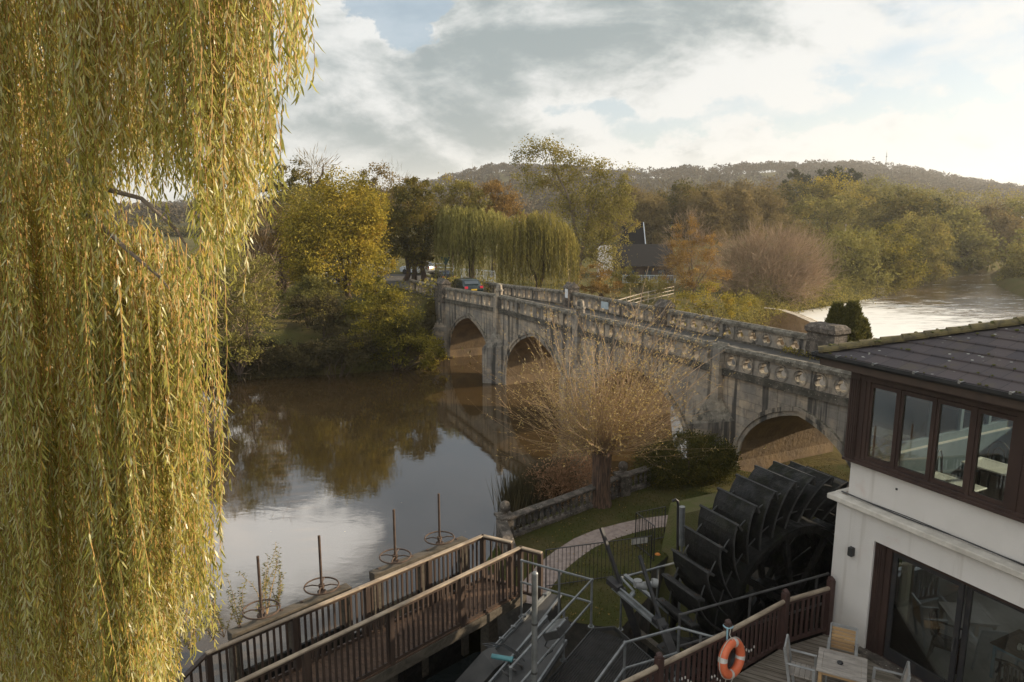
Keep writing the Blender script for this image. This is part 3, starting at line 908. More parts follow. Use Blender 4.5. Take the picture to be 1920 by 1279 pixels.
for side, yc in (('near', -.16), ('far', -BW + .16)):
    yo = yc + .15
    cuts = [-14, PIERS[0], PIERS[1], PIERS[2], PIERS[3], 50]
    for i in range(5):
        if side == 'far': cuts[0], cuts[1] = 9.0, 9.1
        if side == 'far' and i == 0: continue
        x0, x1 = cuts[i] + .22, cuts[i + 1] - .22
        kind = 'tre' if i == 0 or (side == 'far' and i == 1) else 'key'
        m = MB()
        pierced(m, x0, x1, yo - .02, .24, lambda s: (ptop(s) - .92, ptop(s) - .24), kind, .86 if kind == 'tre' else .80)
        m.build('parapet_panel', M['stone'], BR, world=False)
        course(x0, x1, yc, .46, 0.0, .235, .09).build('coping', M['coping'], BR, world=False)
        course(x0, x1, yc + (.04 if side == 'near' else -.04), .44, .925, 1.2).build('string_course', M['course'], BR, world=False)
def pillar(x, yc, w_, d_, ztop, kind, z0=None):
    m = MB(); zb = z0 if z0 is not None else ptop(x) - 1.25
    if kind == 'gable':
        m.box((x, yc, (zb + ztop - .35) / 2), (w_, d_, ztop - .35 - zb), bev=.02)
        z = ztop - .35
        hw, hd = w_ / 2 + .06, d_ / 2 + .06
        m.add([(x - hw, yc - hd, z), (x + hw, yc - hd, z), (x + hw, yc + hd, z), (x - hw, yc + hd, z), (x - hw, yc, z + .4), (x + hw, yc, z + .4)],
              [(3, 2, 1, 0), (0, 1, 5, 4), (2, 3, 4, 5), (1, 2, 5), (3, 0, 4)])
    else:
        r = w_ / 2
        m.lathe((x, yc, 0), [(r, zb), (r, ztop - .55), (r * 1.15, ztop - .5), (r * 1.15, ztop - .42), (r * .9, ztop - .38), (r * .75, ztop - .1), (.05, ztop)], 8)
    return m
# near side piers: triangular cutwaters, a buttress strip and a pillar standing above the parapet
for i, s in enumerate(PIERS):
    m = MB(); hw = [1.05, .95, .95, .7][i]; pr = [1.5, 1.2, 1.2, 1.0][i]; zt = [3.1, 2.6, 2.6, 2.4][i]
    m.add([(s - hw, 0, -2.2), (s + hw, 0, -2.2), (s, pr, -2.2), (s - hw, 0, zt), (s + hw, 0, zt), (s, pr, zt - .2), (s, .12, zt + 1.1)],
          [(2, 1, 0), (0, 2, 5, 3), (2, 1, 4, 5), (3, 5, 6), (5, 4, 6), (3, 6, 4)])
    m.build('cutwater', M['stone'], BR, world=False)
    bw = [.55, .5, .5, .8][i]
    m = MB(); m.box((s, .1, (zt + ptop(s) - 1.0) / 2 + .3), (bw, .3, ptop(s) - 1.0 - zt + .6 + .6), bev=.03)
    m.build('buttress', M['stone'], BR, world=False)
    if i in (1, 2): pillar(s, -.1, .52, .52, ptop(s) + .75, 'point').build('pillar', M['stone'], BR, world=False)
    elif i == 3: pillar(s + .3, -.12, 1.5, .8, ptop(s) + .62, 'gable').build('pillar', M['garden_stone'], BR, world=False)
    else: pillar(s, -.16, .5, .5, ptop(s) + .06, 'gable').build('pillar', M['stone'], BR, world=False)
    z = ptop(s) + [.2, .45, .6, .7][i]
    if i in (1, 2): pillar(s - .5, -BW + .14, .9, .75, z, 'gable').build('pillar', M['garden_stone'], BR, world=False)
# big block that ends the pierced stretch of the far parapet
xb = 9.1
m = MB(); m.box((xb, -BW + .1, ptop(xb) - .35), (1.45, .8, 1.0), bev=.04); m.box((xb, -BW + .1, ptop(xb) + .33), (1.6, .98, .5), bev=.16)
m.build('end_block', M['garden_stone'], BR, world=False)
# notice on the far pillar
def br_w(x, y, z): return B0 + U * x - W * y + UP * z
# weeds along the foot of the far parapet come later; road surface:
ribbon('road', [br_w(s, -BW / 2, ptop(s) - 1.02) for s in (-14, -6, 0, 6, 12, 20, 28, 34, 40, 44, 47)] + [(p[0], p[1], 4.47) for p in ROADLINE[2:]], BW / 2 - .02, M['asphalt'])
m = MB(); c = br_w(PIERS[2] - .5, -BW + .14 + .395, ptop(PIERS[2]) - .12)
m.box(c, (.36, .62, .03), (U, UP, W)); o = m.build('wall_notice', M['white_paint'])
tag(o, 'small white notice board fixed to the gabled pillar of the far parapet', 'notice')
m = MB(); c = br_w(S(43.2), -BW + .36, ptop(S(43.2)) - .45); m.box(c, (.8, .5, .03), (U, UP, W)); o = m.build('wall_notice', M['pale_blue'])
tag(o, 'low pale notice on the inner face of the far parapet, near the willow top', 'notice')

# ---------------------------------------------------------------- hotel wing on the right
HC = Vector((6.93, 14.3, 2.4))               # its far corner at deck level
HA = -U                                      # along the front wall, towards the camera
HT = thing('hotel_wing', 'cream rendered hotel wing with dark brown window band and tiled hip roof', 'building', HC, math.atan2(HA.y, HA.x))
def hw_(a, b, z): return HC + HA * a + W * b + UP * z
LEN, DEP = 13.0, 6.2
def lbox(m, a0, a1, b0, b1, z0, z1, bev=0.0):
    return m.box(((a0 + a1) / 2, (b0 + b1) / 2, (z0 + z1) / 2), (abs(a1 - a0), abs(b1 - b0), abs(z1 - z0)), bev=bev)
def hb(m, name, mat, label=None, smooth=False): return m.build(name, mat, HT, world=False, label=label, smooth=smooth)
T = .32
DO0, DO1, DTOP = .93, 7.2, 2.46             # door opening along the wall
SILL, HEAD = 3.93, 5.72
m = MB()
lbox(m, 0, DO0, 0, T, -3.4, 3.0)
lbox(m, DO0, DO1, 0, T, DTOP, 3.0)
lbox(m, DO0, DO1, .02, T, -3.4, -.02)
lbox(m, DO1, LEN, 0, T, -3.4, 3.0)
lbox(m, 0, .3, T, 1.2, -3.4, 3.0)            # end wall by the wheel, with a glazed middle
lbox(m, 0, .3, 1.2, DEP, 2.5, 3.0); lbox(m, 0, .3, 1.2, DEP, -3.4, .9)
lbox(m, 0, LEN, DEP - .3, DEP, -3.4, .9); lbox(m, 0, LEN, DEP - .3, DEP, 2.4, 3.0)
lbox(m, LEN, LEN + .3, 0, DEP, -3.4, 3.0)
hb(m, 'lower_wall', M['render'])
m = MB()
lbox(m, .14, LEN, .14, .36, 3.0, SILL); lbox(m, .14, .36, .36, DEP, 3.0, SILL); lbox(m, .36, LEN, DEP - .3, DEP - .06, 3.0, SILL)
hb(m, 'upper_wall', M['render'])
m = MB(); lbox(m, .362, .39, .37, DEP - .31, 3.03, SILL - .01); lbox(m, .392, LEN, DEP - .33, DEP - .302, 3.03, SILL - .01); hb(m, 'wall_lining', M['blue_frame'])
m = MB(); lbox(m, -.16, LEN, -.13, .13, 3.0, 3.12, .015); lbox(m, -.16, -.02, .13, DEP, 3.0, 3.12)
hb(m, 'ledge', M['ledge'])
for dz, q in ((.02, .012), (.045, .009)):
    m = MB(); m.tube([(a, .11 - dz + .025, 3.135 + dz + .012 * math.sin(a * 2.3 + dz * 90)) for a in np.arange(0, 9, .25)], q, 6); hb(m, 'cable', M['black_pl'])
# main block of the hotel, unseen behind the wing, added to shade the foreground
m = MB(); lbox(m, LEN + .3, LEN + 14, -1, DEP + 9, -3.4, 12); hb(m, 'unseen_main_block', M['render'])
# floors and ceiling
m = MB(); lbox(m, .3, LEN, T, DEP - .3, -.12, -.02); hb(m, 'ground_floor', M['tiles_floor'])
m = MB(); lbox(m, .36, LEN, .36, DEP - .3, 2.98, 3.02); hb(m, 'upper_floor', M['table_wood'])
m = MB(); lbox(m, .2, LEN, .2, DEP - .2, 5.86, 5.92); hb(m, 'ceiling', M['plaster'])
m = MB(); lbox(m, 7.4, 7.5, .4, DEP - .3, -.02, 2.9); lbox(m, 6.4, 6.5, .4, DEP - .3, 3.03, 5.86); hb(m, 'partition', M['plaster'])
# upper window band: framing drawn round every pane
PANES = [(.54, 1.04), (1.2, 1.76), (1.91, 2.46), (2.64, 3.16), (3.56, 4.1), (4.28, 4.82), (5.0, 5.54), (5.72, 6.26)]
m = MB()
lbox(m, .05, LEN, .06, .22, SILL, SILL + .1, .01)
lbox(m, .0, LEN, .02, .26, SILL - .03, SILL + .03, .008)
lbox(m, .05, LEN, .06, .22, 5.66, 5.9)
for z in (5.70, 5.78, 5.85): lbox(m, .05, LEN, .045, .06, z, z + .05)
lbox(m, .04, .26, .04, .26, SILL + .03, 5.9)
for k in range(4): lbox(m, .05 + k * .05, .085 + k * .05, .02, .04, SILL + .04, 5.66)
for k in range(5): lbox(m, .02, .04, .05 + k * .05, .085 + k * .05, SILL + .04, 5.66)
edges = [.26] + [q for p in PANES for q in p] + [LEN]
for i in range(0, len(edges), 2):
    a0, a1 = edges[i], edges[i + 1]
    lo = a0 + (.06 if i else 0); hi = a1 - .06
    if hi > lo: lbox(m, lo, hi, .07, .2, SILL + .1, 5.66)
    if .1 < hi - lo < 1:
        lbox(m, (lo + hi) / 2 - .02, (lo + hi) / 2 + .02, .055, .07, SILL + .1, 5.66)
hb(m, 'window_band', M['brown_frame'])
for a0, a1 in PANES:
    m = MB()
    z0, z1 = 4.04, 5.64
    lbox(m, a0 - .058, a0, .085, .15, z0, z1); lbox(m, a1, a1 + .058, .085, .15, z0, z1)
    lbox(m, a0, a1, .085, .15, z0, 4.12); lbox(m, a0, a1, .085, .15, 5.56, z1)
    f = hb(m, 'window', M['brown_frame'])
    m = MB(); lbox(m, a0, a1, .115, .121, 4.12, 5.56); m.build('pane', M['glass'], f, world=False)
# end wall (towards the wheel) and river side windows, painted grey blue inside
m = MB()
def side(fixed, along0, along1, step, swap):
    bx = (lambda a0, a1, z0, z1, t=.06: lbox(m, fixed - t / 2, fixed + t / 2, a0, a1, z0, z1)) if swap else (lambda a0, a1, z0, z1, t=.06: lbox(m, a0, a1, fixed - t / 2, fixed + t / 2, z0, z1))
    bx(along0, along1, SILL - .0, SILL + .16, .16); bx(along0, along1, 5.55, 5.9, .16)
    q = along0
    while q < along1 + .01:
        bx(q - .05, q + .05, SILL + .16, 5.55, .10); q += step
side(.2, .36, DEP - .26, 1.1, True)
side(DEP - .18, .36, 6.4, 1.2, False)
hb(m, 'side_windows', M['blue_frame'])
m = MB(); lbox(m, .197, .203, .36, DEP - .3, SILL + .16, 5.55); lbox(m, .36, 6.4, DEP - .183, DEP - .177, SILL + .16, 5.55); hb(m, 'side_glass', M['glass'])
m = MB(); lbox(m, 6.5, LEN, DEP - .24, DEP - .1, SILL, 5.9); hb(m, 'blind_wall', M['render'])
# ground floor sliding doors
m = MB()
lbox(m, DO0 + .002, DO0 + .22, .05, .28, -.02, DTOP - .002); lbox(m, DO0 + .22, DO0 + .34, .09, .3, -.02, DTOP - .002)
for k in range(4): lbox(m, DO0 + .02 + k * .05, DO0 + .05 + k * .05, .035, .05, 0, DTOP - .01)
lbox(m, DO0 + .34, DO1, .1, .3, DTOP - .1, DTOP - .003)
lbox(m, DO0 + .34, DO1, .08, .3, -.02, .05)
hb(m, 'door_frame', M['brown_frame'])
DP = [(DO0 + .36, 2.68), (2.70, 4.35), (4.37, 6.0)]
for i, (a0, a1) in enumerate(DP):
    b0 = .12 + .07 * (i % 2)
    m = MB()
    lbox(m, a0, a0 + .09, b0, b0 + .055, .05, DTOP - .1); lbox(m, a1 - .09, a1, b0, b0 + .055, .05, DTOP - .1)
    lbox(m, a0 + .09, a1 - .09, b0, b0 + .055, .05, .3); lbox(m, a0 + .09, a1 - .09, b0, b0 + .055, DTOP - .19, DTOP - .1)
    f = hb(m, 'sliding_door', M['black_iron'])
    m = MB(); lbox(m, a0 + .09, a1 - .09, b0 + .025, b0 + .031, .3, DTOP - .19); m.build('pane', M['glass'], f, world=False)
    m = MB(); lbox(m, a1 - .07, a1 - .04, b0 - .04, b0, 1.0, 1.25, .006); m.build('handle', M['steel'], f, world=False)
m = MB(); lbox(m, DO0 + .4, DO0 + .62, .34, .42, .05, DTOP - .1); hb(m, 'curtain', M['plaster'])
m = MB(); lbox(m, DO0 - .1, DO1, -.16, .08, -.02, .055, .01); hb(m, 'door_sill', M['garden_stone'])
# end wall lower glazing
m = MB()
for k in range(5): lbox(m, .1, .2, 1.2 + k * 1.18, 1.28 + k * 1.18, .9, 2.5)
lbox(m, .1, .2, 1.28, DEP - .3, .9, .98); lbox(m, .1, .2, 1.28, DEP - .3, 2.42, 2.5)
lbox(m, .32, .42, 1.28, DEP - .3, .98, 1.02)
hb(m, 'lower_side_windows', M['white_paint'])
# wall light
m = MB(); lbox(m, .42, .52, -.1, -.002, 1.93, 2.13, .012); wl = hb(m, 'wall_light', M['steel'])
# roof: courses of tiles stepping up to the hip
EO = .42; EZ = 6.12; PIT = math.tan(math.radians(17.5))
RUN = DEP / 2 + EO; m = MB(); NR = 10
AEND = LEN
for i in range(NR):
    d0, d1 = RUN * i / NR, RUN * (i + 1) / NR + .05
    z0, z1 = EZ + d0 * PIT + .045, EZ + d1 * PIT + .012
    # front slope (b small), end slope (a small), back slope
    def slab(P):
        m.add(P + [p - Vector((0, 0, .03)) for p in P], [(0, 1, 2, 3), (7, 6, 5, 4), (0, 4, 5, 1), (1, 5, 6, 2), (2, 6, 7, 3), (3, 7, 4, 0)])
    V3 = lambda a, b, z: Vector((a, b, z))
    slab([V3(-EO + d0, -EO + d0, z0), V3(AEND, -EO + d0, z0), V3(AEND, -EO + d1, z1), V3(-EO + d1, -EO + d1, z1)])
    slab([V3(-EO + d0, DEP + EO - d0, z0), V3(-EO + d0, -EO + d0, z0), V3(-EO + d1, -EO + d1, z1), V3(-EO + d1, DEP + EO - d1, z1)])
    slab([V3(AEND, DEP + EO - d0, z0), V3(-EO + d0, DEP + EO - d0, z0), V3(-EO + d1, DEP + EO - d1, z1), V3(AEND, DEP + EO - d1, z1)])
roof = hb(m, 'roof', M['roof'])
def ridge_caps(p, q, n):
    m = MB(); p, q = Vector(p), Vector(q); d = (q - p)
    sd = d.cross(UP).normalized(); nn = sd.cross(d.normalized())
    for k in range(n):
        a = p + d * (k / n); b = p + d * ((k + 1.06) / n)
        rings = []
        for c, ww in ((a, .115), (b, .105)):
            rings.append([c + sd * ww * 1.25 * math.cos(t) + nn * ww * .85 * math.sin(t) for t in np.linspace(-.2, math.pi + .2, 9)])
        rings[0] = [x + nn * .02 for x in rings[0]]
        m.loft(rings)
    return m
ridge_caps((-EO, -EO, EZ + .05), (-EO + RUN, -EO + RUN, EZ + RUN * PIT + .05), 13).build('hip_tiles', M['ridge'], roof, world=False)
ridge_caps((-EO, DEP + EO, EZ + .05), (-EO + RUN, DEP + EO - RUN, EZ + RUN * PIT + .05), 13).build('hip_tiles', M['ridge'], roof, world=False)
ridge_caps((-EO + RUN, DEP / 2, EZ + RUN * PIT + .05), (LEN, DEP / 2, EZ + RUN * PIT + .05), 24).build('ridge_tiles', M['ridge'], roof, world=False)
# moss cushions fallen along hip and courses
mv = MB()
for k in range(220):
    if k < 120:
        t = R.random(); c = Vector((-EO + RUN * t + R.gauss(0, .06), -EO + RUN * t + R.gauss(0, .06), EZ + RUN * t * PIT + .12))
    else:
        d = R.choice(range(NR)) * RUN / NR; c = Vector((-EO + d + R.uniform(.2, 6), -EO + d + .02, EZ + d * PIT + .06))
    r = R.uniform(.015, .045)
    mv.lathe(c, [(r * .3, -.02), (r, 0), (r * .8, r * .4), (r * .2, r * .6)], 6)
mv.build('moss', M['moss'], roof, world=False)
m = MB(); lbox(m, -.36, LEN, -.36, .03, 5.9, 5.94); lbox(m, -.36, .03, .03, DEP + .36, 5.9, 5.94); lbox(m, .03, LEN, DEP - .03, DEP + .36, 5.9, 5.94)
lbox(m, -.38, LEN, -.39, -.36, 5.9, 6.1); lbox(m, -.39, -.36, -.39, DEP + .38, 5.9, 6.1); hb(m, 'eaves', M['soffit_board'])
def gutter(p, q, out):
    m = MB(); rings = []
    for c in (p, q):
        c = Vector(c)
        prof = [(0, .06), (0, 0), (.03, -.04), (.09, -.045), (.12, 0), (.125, .065), (.112, .065), (.105, 0), (.085, -.03), (.035, -.028), (.012, .0), (.012, .06)]
        rings.append([c + Vector(out) * o + UP * z for o, z in prof])
    return m.loft(rings)
g_ = gutter((-.52, -.39, 6.1), (LEN, -.39, 6.1), (0, -1, 0)); go = hb(g_, 'gutter', M['gutter'])
m = MB()
for k in range(12):
    a = .1 + k * .82; m.bar((a, -.40, 6.175), (a, -.54, 6.165), .03, .012); m.box((a, -.53, 6.17), (.035, .02, .05))
m.build('gutter_bracket', M['lead'], go, world=False)
hb(gutter((-.39, -.52, 6.1), (-.39, DEP + .5, 6.1), (-1, 0, 0)), 'gutter', M['gutter'])
# small marks on the wall: vents
m = MB(); lbox(m, 1.18, 1.22, .128, .14, 3.62, 3.66); hb(m, 'wall_vent', M['steel'])

# ---------------------------------------------------------------- deck and its fence
FP = [PX(1560, 1095, 3.55), PX(1473, 1120, 3.55), PX(1365, 1178, 3.55), PX(1236, 1241, 3.55)]
d34 = (FP[3] - FP[2]); FP.append(FP[3] + d34 * 1.0); FP.append(FP[4] + d34)
dk = [HC + HA * 12 - W * .0, HC - HA * .02] + [Vector((p.x, p.y, 0)) for p in FP] + [Vector((-4, 2.5, 0)), Vector((4, -3, 0))]
m = MB(); m.prism([Vector((p.x, p.y, 2.26)) for p in dk], (0, 0, .13)); tag(m.build('deck', M['deck']), kind='structure')
m = MB(); m.prism([Vector((p.x, p.y, -2)) for p in dk], (0, 0, 4.25)); tag(m.build('deck_foundation_wall', M['pit']), kind='structure')
fence = thing('deck_fence', 'red brown wooden deck fence with a bleached rounded handrail', 'fence', (FP[2].x, FP[2].y, 2.4))
for i, p in enumerate(FP):
    m = MB(); q = Vector((p.x, p.y, 0))
    d = (FP[min(i + 1, 5)] - FP[max(i - 1, 0)]); d.z = 0; d.normalize(); s = Vector((-d.y, d.x, 0))
    if i == 0: q = q - W * .03
    m.box(q + UP * 3.0, (.125, .125, 1.3), (d, s, UP), .008)
    m.lathe(q + UP * 3.65, [(.075, 0), (.08, .015), (.07, .05), (.02, .09)], 4)
    m.build('post', M['red_wood'], fence)
for i in range(5):
    p, q = FP[i], FP[i + 1]; d = (q - p); d.z = 0; L = d.length; d.normalize()
    a = Vector((p.x, p.y, 0)) + d * .06; b = Vector((q.x, q.y, 0)) - d * .06
    m = MB(); m.tube([a + UP * 3.47, b + UP * 3.47], .047, 10); m.build('handrail', M['rail_top'], fence, smooth=True)
    m = MB(); m.bar(a + UP * 2.52, b + UP * 2.52, .06, .07); m.build('bottom_rail', M['red_wood'], fence); m = MB(); m.bar(a + UP * 3.40, b + UP * 3.40, .045, .05); m.build('top_rail', M['red_wood'], fence)
    n = int(L / .15); m = MB()
    for k in range(1, n):
        c = a.lerp(b, k / n); m.box(c + UP * 2.97, (.062, .028, .86), (d, Vector((-d.y, d.x, 0)), UP))
    bo = m.build('baluster', M['red_wood'], fence)
# string of small lamps threaded along two panels
ld = MB()
for i, s0 in ((1, .55), (2, .1), (2, .55)):
    p, q = FP[i], FP[i + 1]
    for k in range(9):
        t = s0 + k * .045; c = Vector((p.x, p.y, 0)).lerp(Vector((q.x, q.y, 0)), min(t, .97)); z = 3.05 - .25 * abs(math.sin(k * .45 + i)) - (.3 if i == 2 and s0 < .3 else 0)
        nn = Vector((.57, -.82, 0)); ld.lathe(c + nn * .03 + UP * z, [(.004, -.03), (.014, -.02), (.014, .02), (.004, .03)], 6)
tag(ld.build('rope_lights', M['white_band']), 'thin string of tiny pale lamps woven along the deck fence', 'string lights')

# lifebuoy hanging on the fence
p = Vector((FP[2].x, FP[2].y, 0)); fd = (FP[3] - FP[2]); fd.z = 0; fd.normalize(); fn = Vector((-fd.y, fd.x, 0))
if fn.y > 0: fn = -fn
rc = p + fd * .06 + fn * .17 + UP * 3.03
lb = thing('lifebuoy', 'orange lifebuoy with pale bands hung on the deck fence', 'lifebuoy', rc)
ax = (fn + Vector((.12, 0, .0)) + UP * .12).normalized()
MB().torus(rc, .295, .088, ax, 40, 12).build('ring', M['orange'], lb, smooth=True)
e1 = ax.orthogonal().normalized(); e2 = ax.cross(e1)
for k in range(4):
    t = k * math.pi / 2 + .65
    MB().torus(rc, .295, .0905, ax, 4, 12, t - .13, t + .13).build('band', M['white_band'], lb, smooth=True)
m = MB(); m.torus(rc, .395, .009, ax, 36, 6); 
m.tube([rc + UP * .38, rc + UP * .45 - fn * .08, p + UP * 3.62 + fn * .07], .009, 5)
m.tube([rc - UP * .36 - fd * .1, rc - UP * .6, rc - UP * .62 + fd * .2, rc - UP * .36 + fd * .12], .009, 5)
m.build('rope', M['rope'], lb)
m = MB(); m.torus(p + UP * 3.6, .085, .014, UP, 16, 6); m.tube([p + UP * 3.6 + fd * .08 + fn * .05, p + UP * 3.35 + fd * .1 + fn * .07], .018, 6); m.build('cord', M['blue_rope'], lb)
# coil of dark hose behind the ring
m = MB()
for k in range(5): m.torus(rc - ax * (.05 + .012 * k) - UP * .03, .17 + .012 * (k % 2), .012, ax, 24, 6)
tag(m.build('rope_coil', M['black_pl']), 'dark coil of rope seen through the orange lifebuoy', 'rope')

# ---------------------------------------------------------------- furniture
def table_out(label, loc, rz, sx, sy, h, top, frame, cat='table', name='deck_table'):
    t = thing(name, label, cat, loc, rz)
    m = MB(); n = 9
    for yy in (-sy / 2 + .045, sy / 2 - .045): m.box((0, yy, h - .014), (sx, .09, .03), bev=.004)
    for xx in (-sx / 2 + .045, sx / 2 - .045): m.box((xx, 0, h - .014), (.09, sy - .182, .03), bev=.004)
    for k in range(n):
        yy = -sy / 2 + .1 + (sy - .2) * (k + .5) / n; m.box((0, yy, h - .016), (sx - .186, (sy - .2) / n - .007, .026))
    m.build('tabletop', top, t, world=False)
    m = MB(); 
    for yy in (-1, 1): m.box((0, yy * (sy / 2 - .07), h - .07), (sx - .2, .025, .07))
    for xx in (-1, 1): m.box((xx * (sx / 2 - .07), 0, h - .07), (.025, sy - .2, .07))
    m.build('apron', frame, t, world=False)
    for a in (-1, 1):
        for b in (-1, 1):
            m = MB(); m.box((a * (sx / 2 - .07), b * (sy / 2 - .07), (h - .03) / 2), (.055, .055, h - .035), bev=.004); m.build('leg', frame, t, world=False)
    return t
def chair_out(label, loc, rz, slatmat, group=None):
    t = thing('deck_chair', label, 'chair', loc, rz, group)
    m = MB()
    for k in range(5): m.box((0, -.19 + k * .095, .44), (.44, .082, .022), bev=.003)
    m.build('seat', slatmat, t, world=False)
    tilt = .16
    m = MB()
    for k in range(6):
        z = .52 + k * .072; m.box((0, -.25 - (z - .44) * tilt, z), (.42, .018, .062), bev=.003)
    m.build('backrest', slatmat, t, world=False)
    for s in (-1, 1):
        m = MB(); m.bar((s * .235, -.16, 0), (s * .235, -.33, .96), .03, .05, (0, 1, 0)); m.build('leg', M['grey_frame'], t, world=False)
        m = MB(); m.bar((s * .235, .22, 0), (s * .235, .20, .65), .03, .05, (0, 1, 0)); m.build('leg', M['grey_frame'], t, world=False)
        m = MB(); m.box((s * .245, -.03, .665), (.055, .5, .025), bev=.006); m.build('armrest', M['grey_frame'], t, world=False)
    m = MB(); m.bar((-.235, -.33, .955), (.235, -.33, .955), .03, .05); m.build('back_rail', M['grey_frame'], t, world=False); m = MB(); m.bar((-.235, .2, .42), (.235, .2, .42), .03, .03); m.build('front_rail', M['grey_frame'], t, world=False)
    return t
tp = Vector((6.15, 11.97, 3.13)); trot = math.atan2(HA.y, HA.x)
table_out('square silvered teak table on the deck with a black ashtray', (tp.x, tp.y, 2.39), math.atan2(-.456, .89), .84, .78, .74, M['teak'], M['teak_new'])
m = MB(); m.lathe((tp.x - .03, tp.y + .02, 3.13), [(.025, 0), (.05, .003), (.055, .02), (.04, .04), (.015, .045)], 12)
tag(m.build('ashtray', M['black_pl'], smooth=True), 'small round black ashtray in the middle of the teak table', 'ashtray')
chair_out('teak chair at the table with golden back slats against the cream wall', (6.43, 12.56, 2.39), math.pi - .473, M['teak_new'], 'chairs round the deck table')
chair_out('silvered teak chair side-on to the deck table, next to the fence', (5.53, 12.2, 2.39), -2.044, M['teak'], 'chairs round the deck table')
chair_out('silvered chair at the deck table, turned with its back to the glass door', (6.83, 11.66, 2.39), 1.097, M['teak'], 'chairs round the deck table')

def armchair(label, a, b, z, rz, group=None):
    loc = hw_(a, b, z); t = thing('dining_armchair', label, 'chair', loc, rz, group); D = M['dark_wood']
    MB().box((0, 0, .45), (.52, .5, .07), bev=.02).build('seat', D, t, world=False)
    m = MB(); m.bar((-.2, -.26, .62), (-.2, -.32, 1.0), .03, .05, (0, 1, 0)); m.bar((.2, -.26, .62), (.2, -.32, 1.0), .03, .05, (0, 1, 0))
    for k in range(5): m.bar((-.12 + k * .06, -.25, .5), (-.12 + k * .06, -.31, .95), .03, .015, (0, 1, 0))
    m.tube([(-.27, -.31, .97), (-.1, -.35, 1.03), (.1, -.35, 1.03), (.27, -.31, .97)], .03, 8); m.build('backrest', D, t, world=False)
    for s in (-1, 1):
        m = MB(); m.tube([(s * .25, -.29, .72), (s * .3, -.05, .69), (s * .29, .2, .70), (s * .27, .23, .62), (s * .25, .16, .47)], .022, 8); m.build('armrest', D, t, world=False, smooth=True)
        m = MB(); m.bar((s * .23, .21, 0), (s * .23, .21, .45), .045, .045, (0, 1, 0)); m.build('leg', D, t, world=False)
        m = MB(); m.bar((s * .23, -.31, 0), (s * .23, -.23, .62), .045, .045, (0, 1, 0)); m.build('leg', D, t, world=False)
    for yy in (.21, -.27): m = MB(); m.bar((-.23, yy, .17), (.23, yy, .17), .025, .03); m.build('stretcher', D, t, world=False)
    return t
armchair('dark wooden armchair on the tiled floor behind the sliding glass door', 1.95, 1.15, -.02, trot - 1.2, 'ground floor dining chairs')
c2 = armchair('dark armchair seen dimly under the near edge of the dining table', 3.35, .95, -.02, trot + .1, 'ground floor dining chairs')
armchair('dark armchair on the far side of the ground floor dining table', 3.1, 3.0, -.02, trot + math.pi, 'ground floor dining chairs')
q = hw_(3.5, 1.95, -.02)
table_out('long brown dining table behind the sliding glass doors', q, trot, 1.9, 1.0, .75, M['table_wood'], M['blue_frame'], name='dining_table')
for k, (a, b, lab) in enumerate(((2.95, 1.75, 'crumpled napkin'), (3.35, 1.9, 'centrepiece of pale napkins and glasses'), (3.75, 1.6, 'folded white napkin'))):
    m = MB(); c = hw_(a, b, .735)
    for j in range(4 if k != 1 else 8): m.lathe(c + Vector((R.gauss(0, .06), R.gauss(0, .06), 0)), [(.02, 0), (.03, .01), (.035, .05 + .03 * (j % 2)), (.03, .06)], 7)
    tag(m.build('table_setting', M['white_band']), ['crumpled pale napkin by the far corner of the dining table', 'cluster of small pale dishes in the middle of the dining table', 'folded pale napkin near the front edge of the dining table'][k], 'table setting', 'settings on the dining table')

def wire_chair(label, a, b, rz):
    loc = hw_(a, b, 3.03); t = thing('bentwood_chair', label, 'chair', loc, rz, 'chairs in the upper dining room'); D = M['steel']
    MB().lathe((0, 0, .44), [(.19, 0), (.21, .015), (.2, .035)], 18).build('seat', M['dark_wood'], t, world=False)
    m = MB(); m.tube([(.2 * math.sin(q) * 1.0, -.17 - .08 * (z - .45), z) for q, z in ((-1.2, .45), (-1.35, .65), (-1.1, .85), (-.5, .97), (0, 1.0), (.5, .97), (1.1, .85), (1.35, .65), (1.2, .45))], .014, 7)
    m.tube([(.12 * math.sin(q), -.17 - .08 * (z - .45), z) for q, z in ((-1.2, .45), (-1.35, .62), (-.9, .8), (0, .87), (.9, .8), (1.35, .62), (1.2, .45))], .01, 6); m.build('backrest', D, t, world=False, smooth=True)
    for k in range(4):
        q = math.pi / 4 + k * math.pi / 2; m = MB(); m.tube([(.15 * math.cos(q), .15 * math.sin(q), .44), (.2 * math.cos(q), .2 * math.sin(q), 0)], .014, 6); m.build('leg', D, t, world=False)
    return t
for a, b, rz, lab in ((.78, 1.1, trot - 1.0, 'round backed chair close behind the second upper window'), (1.0, 2.1, trot - 1.3, 'round backed chair behind the far white table upstairs'),
                      (1.15, 3.6, trot - 2.6, 'hoop backed chair at the back of the upper dining room'), (2.45, 1.2, trot + 1.6, 'round backed chair tucked under the near white table upstairs')):
    wire_chair(lab, a, b, rz)
q = hw_(1.65, 1.1, 3.03)
table_out('white topped table just inside the third upper window', q, trot, 1.0, .7, .74, M['white_top'], M['black_iron'], name='dining_table')
q = hw_(1.45, 2.85, 3.03)
table_out('white topped table further inside the upper dining room', q, trot, .9, .7, .74, M['white_top'], M['black_iron'], name='dining_table')
q = hw_(.95, 2.2, 3.03)
m = MB(); m.lathe(hw_(.6, 2.6, 5.2), [(.02, .5), (.02, .2), (.16, .0), (.17, -.12), (.15, -.14)], 16)
tag(m.build('pendant_lamp', M['white_top'], smooth=True), 'cream pendant lamp behind the first upper window', 'lamp')

